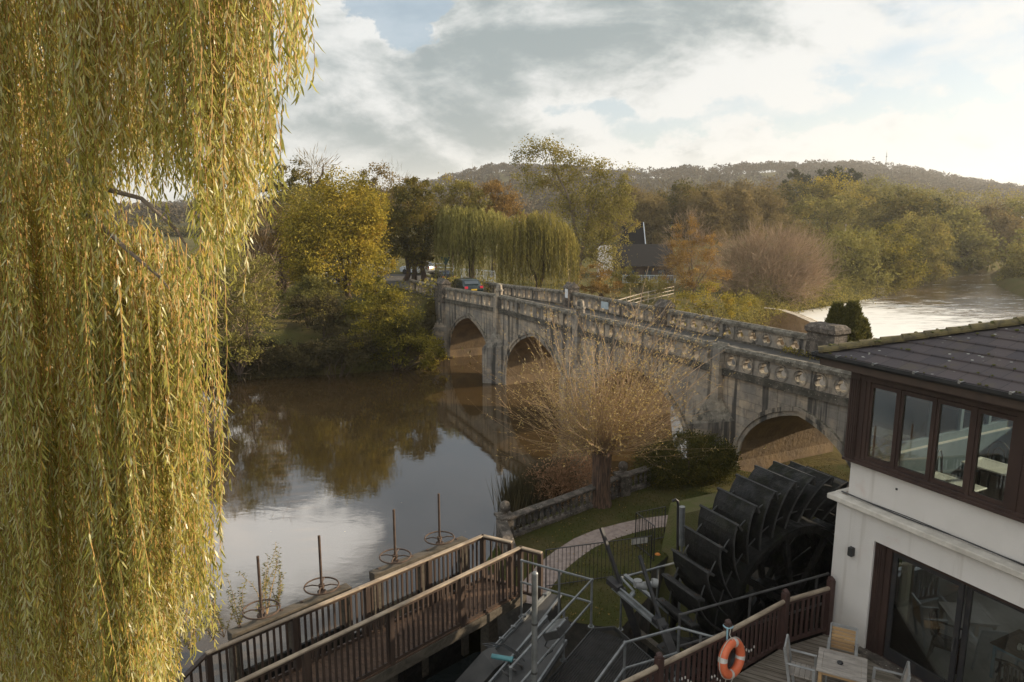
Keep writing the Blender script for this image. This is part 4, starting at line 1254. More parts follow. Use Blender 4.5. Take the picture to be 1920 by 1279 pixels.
# ---------------------------------------------------------------- water wheel
WO = HC + HA * -1.0 + W * .17 - UP * .08
WR, WW, NP = 3.18, 1.12, 33
wheel = thing('water_wheel', 'huge black timber water wheel with curved paddles beside the hotel', 'water wheel', WO)
def wp(r, ang, t): return WO + W * (math.cos(ang) * r) + UP * (math.sin(ang) * r) + U * t
for k in range(NP):
    a0 = math.radians(96.2 + 360 / NP * k)
    m = MB(); rings = []
    prof = []
    for j in range(9):
        q = j / 8; r = WR - 1.02 * q; prof.append((r, a0 + (.34 * q ** .85)))
    for side_ in (0, 1):
        pass
    for r, an in prof:
        th = .022
        rings.append([wp(r, an - th / r, 0), wp(r, an + th / r, 0), wp(r, an + th / r, WW), wp(r, an - th / r, WW)])
    m.loft(rings)
    pd_ = m.build('paddle', M['wet_wood'], wheel)
    m = MB(); m.tube([wp(r, an, -.012) for r, an in prof], .02, 5); m.build('end_batten', M['paddle_top'], pd_)
    m = MB(); m.bar(wp(WR - .09, a0, -.06), wp(WR - .09, a0 + .0, WW + .06), .05, .2, wp(1, a0, 0) - wp(0, 0, 0), .006)
    m.build('paddle_edge', M['paddle_top'], pd_)
    m = MB()
    for t in (.1, WW - .1):
        for r in (WR - .05, WR - .14): c = wp(r, a0 - .011, t); m.lathe(c, [(.022, 0), (.022, .012), (.012, .018)], 6, wp(1, a0 - math.pi / 2, 0) - wp(0, 0, 0))
    m.build('bolt_heads', M['rust'], pd_)
for t in (.12, WW - .12):
    for r in (2.95, 2.35):
        m = MB(); m.loft([[wp(r - .012, q, t - .012), wp(r + .012, q, t - .012), wp(r + .012, q, t + .012), wp(r - .012, q, t + .012)] for q in np.linspace(0, 2 * math.pi, NP * 2 + 1)], cap=False)
        m.build('ring', M['steel'], wheel)
    if t > .5:
        m = MB(); m.loft([[wp(r_, q, WW - .02), wp(r_ + .11, q, WW - .02), wp(r_ + .11, q, WW + .06), wp(r_, q, WW + .06)] for q in np.linspace(0, 2 * math.pi, 12) for r_ in (2.72,)], cap=False); m.build('ring_timber', M['wet_wood'], wheel)
    m = MB(); m.loft([[wp(r_, q, t - .05), wp(r_ + .16, q, t - .05), wp(r_ + .16, q, t + .05), wp(r_, q, t + .05)] for q in np.linspace(0, 2 * math.pi, NP * 2 + 1) for r_ in (1.78,)], cap=False)
    m.build('rim', M['wet_wood'], wheel)
    for k in range(8):
        q = k * math.pi / 4 + .2; m = MB(); m.bar(wp(.25, q, t), wp(1.85, q, t), .12, .1, U); m.build('spoke', M['wet_wood'], wheel)
m = MB(); m.loft([[wp(r_, q, t) for r_, t in ((1.96, 0), (2.0, 0), (2.0, WW), (1.96, WW))] for q in np.linspace(0, 2 * math.pi, NP * 2 + 1)], cap=False); m.build('shade_drum', M['wet_wood'], wheel)  # dark drum added so the inside of the wheel looks shaded
for k in range(16):
    q = k * math.pi / 8; m = MB(); p0_, p1_, p2_, p3_ = wp(.5, q, WW - .04), wp(1.95, q, WW - .04), wp(1.95, q + .37, WW - .04), wp(.5, q + .37, WW - .04); m.prism([p0_, p1_, p2_, p3_], U * .03); m.build('shade_board', M['wet_wood'], wheel)  # dark boards added at the back, standing in for the pit's shade
MB().lathe(wp(0, 0, -.45), [(.09, 0), (.09, .4), (.3, .42), (.3, .7), (.16, .72), (.16, 1.2), (.3, 1.25), (.3, 1.5), (.1, 1.52), (.1, 2.0)], 16, U).build('axle', M['wet_wood'], wheel)

# ---------------------------------------------------------------- wooden footbridge over the race
WZ = 2.13                                     # walking level
nR = PX(976, 1025, 3.35); nL = PX(445, 1279, 3.35); fR = PX(905, 1003, 3.35); fL = PX(390, 1222, 3.35)
wd_ = (nR - nL); wd_.z = 0; wd_.normalize(); wn = Vector((-wd_.y, wd_.x, 0))
fb = thing('wooden_footbridge', 'wooden footbridge with baluster rails and sunlit handrails over the dark mill race', 'footbridge', (nL.x, nL.y, WZ))
def rail_run(p, q, parent, n_posts, ztop=3.35, z0=2.0, ppost=.11, first=True):
    d = (q - p); d.z = 0; L = d.length; d.normalize(); s = Vector((-d.y, d.x, 0))
    a = Vector((p.x, p.y, 0)); b = Vector((q.x, q.y, 0))
    m = MB(); m.bar(a - d * .04 + UP * (ztop - .02), b + d * .04 + UP * (ztop - .02), .105, .045, bev=.012); m.build('handrail', M['rail_top'], parent)
    m = MB(); m.bar(a + UP * (ztop - .075), b + UP * (ztop - .075), .04, .06); m.build('top_rail', M['bal_wood'], parent); m = MB(); m.bar(a + UP * (z0 + .16), b + UP * (z0 + .16), .045, .07); m.build('bottom_rail', M['bal_wood'], parent)
    for k in range(n_posts):
        c = a.lerp(b, k / (n_posts - 1)); m = MB(); m.box(c + UP * ((z0 - .15 + ztop - .045) / 2), (ppost, ppost, ztop - .045 - z0 + .15), (d, s, UP), .006); m.build('post', M['bal_wood'], parent)
    n = int(L / .135); m = MB()
    for k in range(n):
        t = (k + .5) / n
        if min(abs(t * L - L * j / (n_posts - 1)) for j in range(n_posts)) < .09: continue
        c = a.lerp(b, t); m.box(c + UP * ((z0 + .19 + ztop - .1) / 2), (.042, .035, ztop - .1 - z0 - .19), (d, s, UP))
    m.build('baluster', M['bal_wood'], parent)
nL2 = nL - wd_ * 2.6
rail_run(nL2, nR, fb, 6)
rail_run(fL, fR, fb, 5)
# short returns at the garden end, sloped stair rail at the other
e1 = PX(1013, 1036, 3.33); e2 = PX(957, 1016, 3.33)
rail_run(nR, e1, fb, 2); rail_run(fR, e2, fb, 2)
fl2 = fL - wd_ * 1.5; m = MB()
m.bar(fL + UP * -.02, Vector((fl2.x, fl2.y, 2.45)), .1, .045); m.build('handrail', M['bal_wood'], fb)
m = MB()
for k in range(1, 9):
    c = fL.lerp(Vector((fl2.x, fl2.y, 2.45)), k / 9); m.box((c.x, c.y, c.z - .5), (.042, .035, .95), (wd_, wn, UP))
m.build('baluster', M['bal_wood'], fb)
# boards and beams
m = MB(); a = Vector((nL2.x, nL2.y, 0)); b = Vector((nR.x, nR.y, 0)) + wd_ * .15; L = (b - a).length; wid = (fR - nR).dot(wn)
nb = int(L / .145)
for k in range(nb):
    c = a + wd_ * ((k + .5) * L / nb) + wn * (wid / 2); m.box(c + UP * (WZ - .02 + R.uniform(-.003, .003)), (L / nb - .008, wid + .1, .035), (wd_, wn, UP))
m.build('deck_boards', M['boards'], fb)
for o in (-.02, wid + .02):
    m = MB(); m.bar(a + wn * o + UP * (WZ - .17), b + wn * o + UP * (WZ - .17), .1, .24, bev=.006); m.build('beam', M['old_beam'], fb)
for t in (.33, .62, .93):
    m = MB(); c = a.lerp(b, t) + wn * (wid / 2); m.box(c + UP * .2, (.3, .3, 3.6), (wd_, wn, UP)); m.build('pier', M['old_beam'], fb)

# ---------------------------------------------------------------- sluice: oak beams, gates and the four handwheels
BZ = 2.5
def beam(p, q, label):
    t = thing('sluice_beam', label, 'beam', (p.x, p.y, BZ), 0, 'oak beams of the sluice')
    m = MB(); m.bar(p - UP * .12, q - UP * .12, .26, .24, bev=.012); m.build('beam', M['old_beam'], t)
    d = (q - p).normalized(); n = max(2, int((q - p).length / 1.15))
    for k in range(n + 1):
        c = p.lerp(q, .03 + .94 * k / n); m = MB(); m.box(c - UP * 1.9, (.2, .2, 3.3), (SDIR, SN, UP)); m.build('post', M['old_beam'], t)
    m = MB(); c = (p + q) / 2; m.box(c - UP * 2.35 - SN * .02, ((q - p).length - .1, .07, 2.7), (SDIR, SN, UP)); m.build('sluice_gate', M['wet_wood'], t)
    m = MB()
    for k in range(6):
        c = p.lerp(q, (k + .5) / 6); m.box(c + UP * .01 + SN * .05, (.06, .06, .03), (SDIR, SN, UP))
    m.build('bolt', M['rust'], t)
b1 = (PX(430, 1186, BZ), PX(654, 1096, BZ)); b2 = (PX(697, 1074, BZ), PX(872, 1007, BZ))
beam(*b1, 'weathered oak sluice beam nearest the hanging willow, under two rusty handwheels')
beam(*b2, 'weathered oak sluice beam next to the stone ball pedestal')
m = MB(); m.box((b1[1] + b2[0]) / 2 - UP * 2.6, ((b2[0] - b1[1]).length + .2, .06, 2.4), (SDIR, SN, UP)); tag(m.build('sluice_board', M['wet_wood']), 'dark plank between the two sluice beams', 'sluice')
WHE = ((490, 1144, 1043, 'rusty handwheel and spindle nearest the willow curtain'), (603, 1100, 1006, 'rusty handwheel and spindle, second along from the willow'),
       (741, 1044, 962, 'rusty handwheel and spindle, third along from the willow'), (824, 1010, 930, 'rusty handwheel and spindle farthest from the willow'))
hw0 = None
for px, pyb, pyt, lab in WHE:
    c = PX(px, pyb, BZ + .14)
    top = PD(px, pyt, c.y); h = top.z - BZ
    if hw0 is None:
        hw0 = thing('sluice_handwheel', lab, 'handwheel', (c.x, c.y, BZ), 0, 'handwheels on the sluice'); c0 = Vector((c.x, c.y, BZ))
        MB().tube([c0 + UP * .12, c0 + UP * .2], .07, 10).tube([c0, c0 + UP * .14], .05, 10).lathe(c0, [(.11, 0), (.11, .03), (.06, .05), (.05, .1)], 10).build('hub', M['rust'], hw0)
        MB().tube([c0 + UP * .05, c0 + UP * h], .033, 8).build('spindle', M['rust'], hw0)
        MB().torus(c0 + UP * .16, .40, .02, UP, 32, 8).build('rim', M['rust'], hw0, smooth=True)
        for k in range(4):
            q = k * math.pi / 2 + .4; v = Vector((math.cos(q), math.sin(q), 0)); m = MB(); m.tube([c0 + UP * .16 + v * .06, c0 + UP * .19 + v * .22, c0 + UP * .16 + v * .39], .015, 6); m.build('spoke', M['rust'], hw0)
    else:
        dup(hw0, (c.x, c.y, BZ), R.uniform(0, 1.5), lab, 'handwheels on the sluice')

# ---------------------------------------------------------------- steelwork in the race
def tubes(name, runs, label, cat, r=.027, mat='galv', posts=(), part='rail'):
    p0 = Vector(runs[0][0]); t = thing(name, label, cat, (p0.x, p0.y, 2.2))
    for q in runs:
        m = MB(); m.tube(q, r, 8)
        for c in q: m.lathe(c, [(r * .6, -r * 1.25), (r * 1.3, -r * .6), (r * 1.3, r * .6), (r * .6, r * 1.25)], 8)
        m.build(part, M[mat], t, smooth=True)
    for a, z0 in posts:
        a = Vector(a); m = MB(); m.tube([a, (a.x, a.y, z0)], r, 8); m.lathe((a.x, a.y, z0), [(.075, 0), (.075, .012), (.04, .014), (.04, .06)], 10); m.build('post', M[mat], t, smooth=True)
    return t
GZ = 2.2
rA, rB, rC = PX(978, 1051, 3.35), PX(1110, 1087, 3.35), PX(1038, 1165, 3.35)
rD = rC + (rC - rB) * .9
mA, mB_, mC = [Vector((q.x, q.y, 2.8)) for q in (rA, rB, rC)]
mD = Vector((rD.x, rD.y, 2.8))
rM = rA.lerp(rB, .55)
tubes('tube_handrail', [[rA, rB, rC, rD], [mA, mB_, mC, mD]], 'galvanised two bar tube handrail angled round the steel trough', 'handrail', posts=((rA, 1.9), (rM, 1.9), (rB, GZ), (rB.lerp(rC, .75), GZ), (rD, GZ)))
q0, q1, q2, q3 = PX(1095, 1310, 3.35), PX(1172, 1205, 3.35), PX(1273, 1177, 3.35), PX(1342, 1196, 3.35)
lo_ = lambda p: Vector((p.x, p.y, 2.8))
tubes('tube_handrail', [[q0, q1, q2, q3], [lo_(q0), lo_(q1), lo_(q1).lerp(lo_(q2), .98)]], 'galvanised tube handrail between the grating and the red brown deck fence', 'handrail', posts=((q1, GZ), (q2, GZ), (q2.lerp(q3, .6), GZ)))
k0, k1 = PX(1275, 1153, 3.5), PX(1552, 1076, 3.5)
tubes('tube_handrail', [[k0, k1], [lo_(k0), lo_(k1)]], 'dark tube handrail running along the foot of the water wheel', 'handrail', mat='dark_steel', posts=((k0, GZ), (k0.lerp(k1, .45), GZ), (k0.lerp(k1, .92), GZ)))
s0, s1, s2 = PX(1166, 1083, 2.6), PX(1234, 1064, 2.6), PX(1330, 1038, 2.6)
tubes('tube_handrail', [[s0, s1, s2]], 'galvanised tube rail behind the lifting frame, in front of the mossy wall', 'handrail', posts=((s0, 1.2), (s1, 1.2), (s2, .8)))
# walkway grating
gp = [PX(1111, 1180, GZ), PX(1152, 1176, GZ), PX(1226, 1240, GZ), PX(1290, 1330, GZ), PX(1000, 1310, GZ)]
gt = thing('steel_grating', 'dark steel grating platform beside the water wheel', 'grating', (gp[0].x, gp[0].y, GZ))
gu = (gp[4] - gp[0]).normalized(); gv = Vector((-gu.y, gu.x, 0))
if gv.x < 0: gv = -gv
m = MB()
for k in range(60):                      # bearing bars along, cross rods across, clipped to the outline
    o = gp[0] + gv * (k * .055)
    lo, hi = 0.0, 3.6
    while lo < hi and sdist([[ (o + gu * lo).x, (o + gu * lo).y]], [xy(p) for p in gp])[0] < 0 and lo < 3.5: lo += .03
    while hi > lo and sdist([[ (o + gu * hi).x, (o + gu * hi).y]], [xy(p) for p in gp])[0] < 0: hi -= .03
    if hi - lo > .1: m.bar(o + gu * lo, o + gu * hi, .008, .035)
for k in range(95):
    o = gp[0] + gu * (k * .038) - UP * .004
    w_ = np.arange(-1, 4, .02); pts = np.array([[(o + gv * t).x, (o + gv * t).y] for t in w_]); ins = sdist(pts, [xy(p) for p in gp]) > 0
    if ins.sum() > 4: m.bar(o + gv * w_[ins][0], o + gv * w_[ins][-1], .006, .012)
m.build('grating_mesh', M['dark_steel'], gt)
m = MB()
for a, b in zip(gp, gp[1:] + gp[:1]): m.bar(a - UP * .02, b - UP * .02, .03, .09)
for k in (.9, 1.9, 2.9): m.bar(gp[0] + gu * k - UP * .1, gp[0] + gu * k + gv * .9 - UP * .1, .06, .12)
m.build('grating_frame', M['steel'], gt)
# long steel trough with its rail, hopper, ram and hoses
tr = thing('steel_trough', 'long dull steel trough slanting down beside the footbridge', 'trough', PX(1040, 1112, 2.1))
a1, a2 = PX(1030, 1112, 2.15), PX(1052, 1117, 2.15); c1, c2 = PX(905, 1240, 2.0), PX(948, 1250, 2.0)
m = MB(); z_ = Vector((0, 0, -.55)); m.hexa([c1 + z_, c2 + z_, a2 + z_, a1 + z_], [c1, c2, a2, a1]); m.build('trough_body', M['steel'], tr)
m = MB(); m.bar(a1 + UP * .03, c1 + UP * .03, .09, .06); m.bar(a1 + UP * .08 - wn * 0, c1 + UP * .08, .03, .05); m.bar(a2 + UP * .01, c2 + UP * .01, .05, .03)
for k in range(6): c = a1.lerp(c1, (k + .5) / 6); m.box(c + UP * .09, (.1, .07, .05))
m.build('edge_rail', M['galv'], tr)
m = MB(); h0 = PX(935, 1225, 2.35); h1 = PX(880, 1262, 2.1); d = (h1 - h0).normalized(); s = d.cross(UP).normalized()
m.loft([[h0 + s * .3, h0 - s * .3, h0 - s * .3 - UP * .8, h0 + s * .3 - UP * .8], [h0.lerp(h1, .35) + s * .32, h0.lerp(h1, .35) - s * .32, h0.lerp(h1, .35) - s * .32 - UP * .9, h0.lerp(h1, .35) + s * .32 - UP * .9], [h1 + d * .7 + s * .34 - UP * .5, h1 + d * .7 - s * .34 - UP * .5, h1 + d * .7 - s * .34 - UP * 1.1, h1 + d * .7 + s * .34 - UP * 1.1]])
m.build('hopper', M['steel'], tr)
m = MB(); y0, y1 = PX(922, 1230, 2.5), PX(956, 1236, 2.5); m.tube([y0, y1], .05, 12); m.lathe(y1, [(.055, 0), (.06, .02), (.06, .06), (.03, .07)], 12, y1 - y0); ry = m.build('ram', M['teal'], tr, smooth=True)
m = MB(); m.tube([y1, y1 + (y1 - y0) * .55], .022, 8); m.build('ram_rod', M['galv'], tr)
m = MB()
for k in range(3):
    p = PX(905 + k * 4, 1208 + k * 3, 2.75); m.tube([p, p + Vector((.2, -.02, .04)), y0 + Vector((.25, .02, .2 + .03 * k)), y1 + Vector((.12 + .05 * k, -.02, .12)), y1 + Vector((.3, -.1, .02))], .012, 6)
m.build('hose', M['black_pl'], tr, smooth=True)
# second, nearer chute plate
ch = thing('steel_chute', 'flat grey steel chute running down from the junction box', 'chute', PX(1020, 1180, 2.6))
a1, a2, c1, c2 = PX(1026, 1160, 2.55), PX(1062, 1205, 2.55), PX(905, 1300, 2.3), PX(975, 1335, 2.3)
m = MB(); z_ = Vector((0, 0, -.12)); m.hexa([c1 + z_, c2 + z_, a2 + z_, a1 + z_], [c1, c2, a2, a1]); m.build('plate', M['steel'], ch)
m = MB(); m.bar(a2 + UP * .03, c2 + UP * .03, .04, .1); m.bar(a1 + UP * .03, c1 + UP * .03, .04, .1); m.build('edge', M['galv'], ch)
m = MB()
for k in range(3): m.torus(PX(948 + k * 12, 1262 - k * 9, 2.5), .09, .022, (.5, .3, .6), 14, 6)
m.build('shackle', M['dark_steel'], ch, smooth=True)
bx = thing('junction_box', 'square pale grey junction box clamped to the tube handrail', 'box', PX(1044, 1180, 3.2))
jc = PX(1044, 1181, 3.18); jd = (rC - rB).normalized(); js = jd.cross(UP).normalized(); ju = (js.cross(jd) + js * .55).normalized(); jn = ju.cross(jd).normalized()
m = MB(); m.box(jc, (.5, .36, .16), (jd, jn, ju), .01); m.build('box_body', M['steel'], bx)
m = MB(); m.box(jc + ju * .09, (.52, .38, .03), (jd, jn, ju), .008); m.build('lid', M['galv'], bx)
m = MB()
for sa in (-1, 1):
    for sb in (-1, 1): m.box(jc + ju * .1 + jd * sa * .2 + jn * sb * .19, (.05, .03, .05), (jd, jn, ju))
m.build('clasp', M['dark_steel'], bx)
m = MB(); m.tube([jc - jn * .15, jc - jn * .3 - UP * .3, jc - jn * .1 - UP * .45, jc + jd * .4 - UP * .3], .014, 6); m.build('cable', M['black_pl'], bx)
# lifting frame for the wheel's sluice
lf = thing('lifting_frame', 'black and grey steel lifting frame with two raised arms in front of the wheel', 'lifting gear', PD(1190, 1179, 15))
A1t, A1b = PD(1127, 990, 15.6), PD(1163, 1095, 15.0); A2t, A2b = PD(1199, 1042, 15.2), PD(1234, 1150, 14.3)
K0, K1 = PD(1152, 1100, 15.0), PD(1238, 1174, 14.1)
m = MB(); m.bar(A1t, A1b + (A1b - A1t) * .12, .065, .08); m.build('arm', M['black_iron'], lf)
m = MB(); m.bar(A2t, A2b + (A2b - A2t) * .1, .065, .08); m.build('arm', M['black_iron'], lf)
m = MB(); m.bar(K0, K1, .2, .05); m.bar(K0 + UP * .04, K1 + UP * .04, .04, .09); m.build('channel', M['galv'], lf)
m = MB(); kk = K0.lerp(K1, .5); off_ = PD(1215, 1110, 15.2) - PD(1195, 1136, 14.6); m.bar(K0 + off_ * .9, K1 + off_ * .9, .1, .05); m.build('channel', M['galv'], lf)
m = MB(); m.bar(PD(1166, 1105, 15.0), PD(1196, 1190, 14.9), .14, .16); m.build('leg', M['black_iron'], lf)
m = MB(); m.bar(PD(1237, 1160, 14.1), PD(1266, 1235, 13.6), .2, .06); m.build('leg', M['dark_steel'], lf)
for q in (K0, K1):
    m = MB(); m.box(q + UP * .06, (.34, .2, .12), ((K1 - K0).normalized(), (K1 - K0).normalized().cross(UP).normalized(), UP)); m.build('clamp', M['black_iron'], lf)
m = MB()
for q0_, q1_, r_ in ((PD(1192, 1096, 14.9), PD(1213, 1100, 14.9), .085), (PD(1196, 1088, 14.95), PD(1196, 1100, 14.95), .1), (PD(1222, 1092, 14.9), PD(1232, 1094, 14.9), .1), (PD(1205, 1095, 14.9), PD(1225, 1094, 14.9), .05)): m.tube([q0_, q1_], r_, 12)
m.build('gearbox', M['grey_frame'], lf, smooth=True)
m = MB(); m.tube([PD(1166, 1085, 15.1), PD(1190, 1110, 14.9)], .03, 8); m.tube([PD(1188, 1112, 14.9), PD(1180, 1122, 14.8)], .06, 8); m.build('drive_shaft', M['galv'], lf)
tagp = MB(); tagp.bar(PX(1185, 1178, .9), PX(1262, 1240, .6), .16, .16); tag(tagp.build('race_timber', M['old_beam']), 'old timber baulk lying across the race under the lifting frame', 'beam')
# pipes standing by the mossy wall
vp = thing('bent_pipe', 'black hooked pipe standing against the mossy wall', 'pipe', PD(1272, 1100, 18.6))
b_ = PD(1272, 1105, 18.6); t_ = PD(1272, 940, 18.6)
MB().tube([b_ - UP * 1.2, t_ - UP * .1, t_ + Vector((-.02, 0, 0)), t_ + Vector((-.08, 0, .05)), t_ + Vector((-.17, 0, .01))], .04, 10).build('pipe', M['black_iron'], vp, smooth=True)
b_ = PD(1279, 1010, 18.4); t_ = PD(1279, 950, 18.4)
vv = thing('vent_pipe', 'pale grey tube standing beside the black hooked pipe', 'pipe', PD(1279, 1100, 18.4))
MB().tube([b_ - UP * 2.2, b_ - UP * .2], .035, 8).tube([b_ - UP * .2, t_], .085, 12).build('pipe', M['galv'], vv, smooth=True)
# slim pole in front
pt = PD(1003, 1077, 9.0); pb = Vector((pt.x, pt.y, -1.0))
pl = thing('metal_pole', 'slim pale metal pole with rounded cap standing in front of the steel trough', 'pole', pb)
MB().tube([pb, pt], .042, 14, ).build('shaft', M['galv'], pl, smooth=True)
MB().lathe(pt, [(.044, 0), (.044, .015), (.03, .035), (.005, .045)], 14).build('cap', M['galv'], pl, smooth=True)
for z in (pt.z - .75, pt.z - 1.5): MB().lathe((pt.x, pt.y, z), [(.046, 0), (.046, .03)], 14).build('collar', M['steel'], pl)
# mossy retaining wall behind the wheel
T1, T2, T3, T4 = PX(1257, 943, 2.45), PX(1357, 920, 2.45), PX(1375, 945, 2.45), PX(1286, 962, 2.45)
L1 = PX(1213, 1068, 1.2); L2 = PX(1272, 1130, .9)
m = MB(); ext = W * 3.5
m.hexa([Vector((L1.x, L1.y, -1)), Vector((L2.x, L2.y, -1)), T3 + ext - UP * 3.4, T2 + ext - UP * 3.4], [T1, T4, T3 + ext, T2 + ext])
tag(m.build('mossy_wall', M['moss']), 'thick sloping retaining wall covered in green moss, left of the wheel', 'wall')
m = MB(); c = PX(1231, 1036, 1.75) + Vector((0, -.15, 0)); m.lathe(c, [(.02, 0), (.09, .02), (.05, .05)], 6); tag(m.build('orange_leaf', simple('orange leaf', (.5, .16, .02), rough=.7)), 'single bright orange leaf stuck on the mossy wall', 'leaf')

# ---------------------------------------------------------------- garden: iron fences, balustrade
def iron_fence(label, pts, h, gap=.115):
    t = thing('iron_fence', label, 'fence', pts[0])
    for i in range(len(pts) - 1):
        p, q = Vector(pts[i]), Vector(pts[i + 1]); n = max(1, int((q - p).length / gap)); m = MB()
        m.bar(p + UP * h, q + UP * h, .04, .012, bev=0); m.bar(p + UP * .08, q + UP * .08, .04, .012)
        m.build('rail', M['black_iron'], t); m = MB()
        for k in range(n + 1): c = p.lerp(q, k / n); m.tube([c, c + UP * h], .008 if 0 < k < n else .018, 5)
        m.build('bars', M['black_iron'], t)
    return t
f0, f1, f2 = PX(1029, 1106, 1.2), PX(1152, 1082, 1.2), PX(1222, 1070, 1.2)
g0 = PX(1024, 1031, 2.35); g1 = PX(1222, 1005, 2.35)
iron_fence('low black iron railings across the lawn in front of the gravel path', [Vector((g0.x, g0.y, 1.2)), Vector((g1.x, g1.y, 1.2))], 1.15)
h0, h1, h2 = PX(1228, 987, 2.3), PX(1193, 961, 2.3), PX(1248, 950, 2.3)
iron_fence('black iron railings turning a corner beside the top of the mossy wall', [Vector((h.x, h.y, 1.2)) for h in (h0, h1, h2)], 1.1)
m = MB(); c = PX(1199, 1012, 2.2); m.box(c - UP * .0 - Vector((0, .05, 0)), (.5, .012, .2), ((g1 - g0).normalized(), (g1 - g0).normalized().cross(UP), UP), .004); tag(m.build('railing_plate', M['white_band']), 'small pale plate wired to the lawn railings', 'plate')

bl = thing('stone_balustrade', 'curved mossy stone balustrade along the river edge of the lawn', 'balustrade', PX(1010, 975, 1.2))
top_px = [(952, 968), (1000, 950), (1050, 933), (1105, 913), (1150, 896), (1168, 889), (1205, 878), (1250, 862)]
bt = [PX(x, y, 1.95) for x, y in top_px]
def bal_run(pts):
    m = MB(); rings = []
    for i, p in enumerate(pts):
        d = (pts[min(i + 1, len(pts) - 1)] - pts[max(i - 1, 0)]).normalized(); s = Vector((-d.y, d.x, 0))
        rings.append([p + s * .15 - UP * .1, p - s * .15 - UP * .1, p - s * .17 - UP * .03, p - s * .1, p + s * .1, p + s * .17 - UP * .03])
    m.loft(rings); m.build('coping', M['garden_stone'], bl)
    m = MB(); rings = []
    for i, p in enumerate(pts):
        d = (pts[min(i + 1, len(pts) - 1)] - pts[max(i - 1, 0)]).normalized(); s = Vector((-d.y, d.x, 0)); b = Vector((p.x, p.y, 1.2))
        rings.append([b + s * .14, b - s * .14, b - s * .13 + UP * .1, b + s * .13 + UP * .1])
    m.loft(rings); m.build('plinth', M['garden_stone'], bl)
    L = 0; nxt = .15
    for p, q in zip(pts[:-1], pts[1:]):
        l = (q - p).length
        while nxt < L + l:
            c = p.lerp(q, (nxt - L) / l); c = Vector((c.x, c.y, 1.3))
            m = MB(); m.lathe(c, [(.06, 0), (.06, .04), (.035, .07), (.075, .2), (.06, .3), (.035, .42), (.055, .46), (.06, .55)], 10); m.build('baluster', M['garden_stone'], bl, smooth=True)
            nxt += .27
        L += l
bal_run(bt[:6]); bal_run(bt[5:])
def ped(p, parent_label):
    t = thing('ball_pedestal', parent_label, 'pedestal', (p.x, p.y, 1.2)); b = Vector((p.x, p.y, 1.2))
    m = MB(); m.box(b + UP * .38, (.42, .42, .76), (W, U, UP), .02); m.box(b + UP * .8, (.54, .54, .1), (W, U, UP), .02); m.build('pedestal', M['garden_stone'], t)
    m = MB(); m.lathe(b, [(.12, .85), (.07, .88), (.06, .92), (.13, .95), (.165, 1.02), (.175, 1.1), (.165, 1.18), (.13, 1.24), (.07, 1.28), (.005, 1.29)], 18); m.build('ball', M['garden_stone'], t, smooth=True)
ped(PX(947, 967, 2.0), 'stone pedestal topped with a ball at the river end of the balustrade')
ped(PX(1168, 889, 2.0), 'stone pedestal topped with a ball between the pollard trunk and the hedge')
m = MB(); e = PX(945, 985, 1.6); e0 = PX(935, 965, 2.0) ; a = PX(940, 975, 1.95); b = PX(962, 1040, 1.5)
m.bar(a, b, .34, .12, bev=.02); m.bar(a - UP * .8, b - UP * .8, .3, 1.5); tag(m.build('sloping_coping', M['garden_stone']), 'sloping stone coping running down from the river end pedestal', 'wall')

# ---------------------------------------------------------------- vegetation
def unit(a): return a / np.maximum(np.linalg.norm(a, axis=-1, keepdims=True), 1e-9)
def cards(P, D, L, Wd, rng, normal=None):
    """one pointed leaf-shaped face per point, lying along D"""
    n = len(P)
    rnd = rng.normal(size=(n, 3)) if normal is None else normal
    S_ = unit(np.cross(D, rnd))
    L = np.broadcast_to(np.asarray(L, float), (n,))[:, None]; Wd = np.broadcast_to(np.asarray(Wd, float), (n,))[:, None]
    a = P; b = P + D * L * .45 + S_ * Wd * .5; c = P + D * L; d = P + D * L * .45 - S_ * Wd * .5
    V = np.stack([a, b, c, d], 1).reshape(-1, 3)
    F = np.arange(4 * n).reshape(n, 4)
    return V, F
def crown_points(blobs, n, rng, clump=.16, per=70, shell=.45, flat=1.0):
    """points gathered in leafy clumps through lumpy ellipsoids; returns points, outward dirs, clump id values"""
    vol = np.array([b[1][0] * b[1][2] for b in blobs]); vol = vol / vol.sum()
    Ps, Ds, Ts = [], [], []
    for (c, r), f in zip(blobs, vol):
        c = np.array(c); r = np.array(r); m = max(40, int(n * f)); k = max(6, int(m / per))
        u_ = unit(rng.normal(size=(k, 3)))
        bump_ = 1 + .16 * np.sin(u_ @ rng.normal(size=(3, 3)) * 2.6 + rng.uniform(0, 6, 3)).sum(1) / 1.7
        rad = (shell + (1 - shell) * rng.random(k) ** .55) * np.clip(bump_, .7, 1.25)
        cc = u_ * rad[:, None] * r
        idx = rng.integers(0, k, m)
        sz = clump * np.mean(r) * rng.uniform(.55, 1.5, k)
        off = rng.normal(size=(m, 3)) * np.array([1, 1, .72 * flat]) * sz[idx][:, None]
        p = cc[idx] + off
        Ps.append(c + p); Ds.append(unit(p / r)); Ts.append(np.clip(rng.random(k)[idx] * .65 + rng.random(m) * .5, 0, 1))
    return np.concatenate(Ps), np.concatenate(Ds), np.concatenate(Ts)
def leafy(name, blobs, n, size, mat, parent, rng, clump=.16, per=70, shell=.45, aspect=.6, droop=.2, zmin=None, twig=None):
    P, D, T = crown_points(blobs, n, rng, clump, per, shell)
    if zmin is not None:
        k = P[:, 2] > zmin; P, D, T = P[k], D[k], T[k]
    dr = unit(D * .5 + rng.normal(size=P.shape) * .7 + np.array([0, 0, -droop]))
    s = size * rng.uniform(.6, 1.4, len(P))
    V, F = cards(P, dr, s, s * aspect, rng)
    return arr_mesh(name, V, F, mat, parent, True, tint=T)
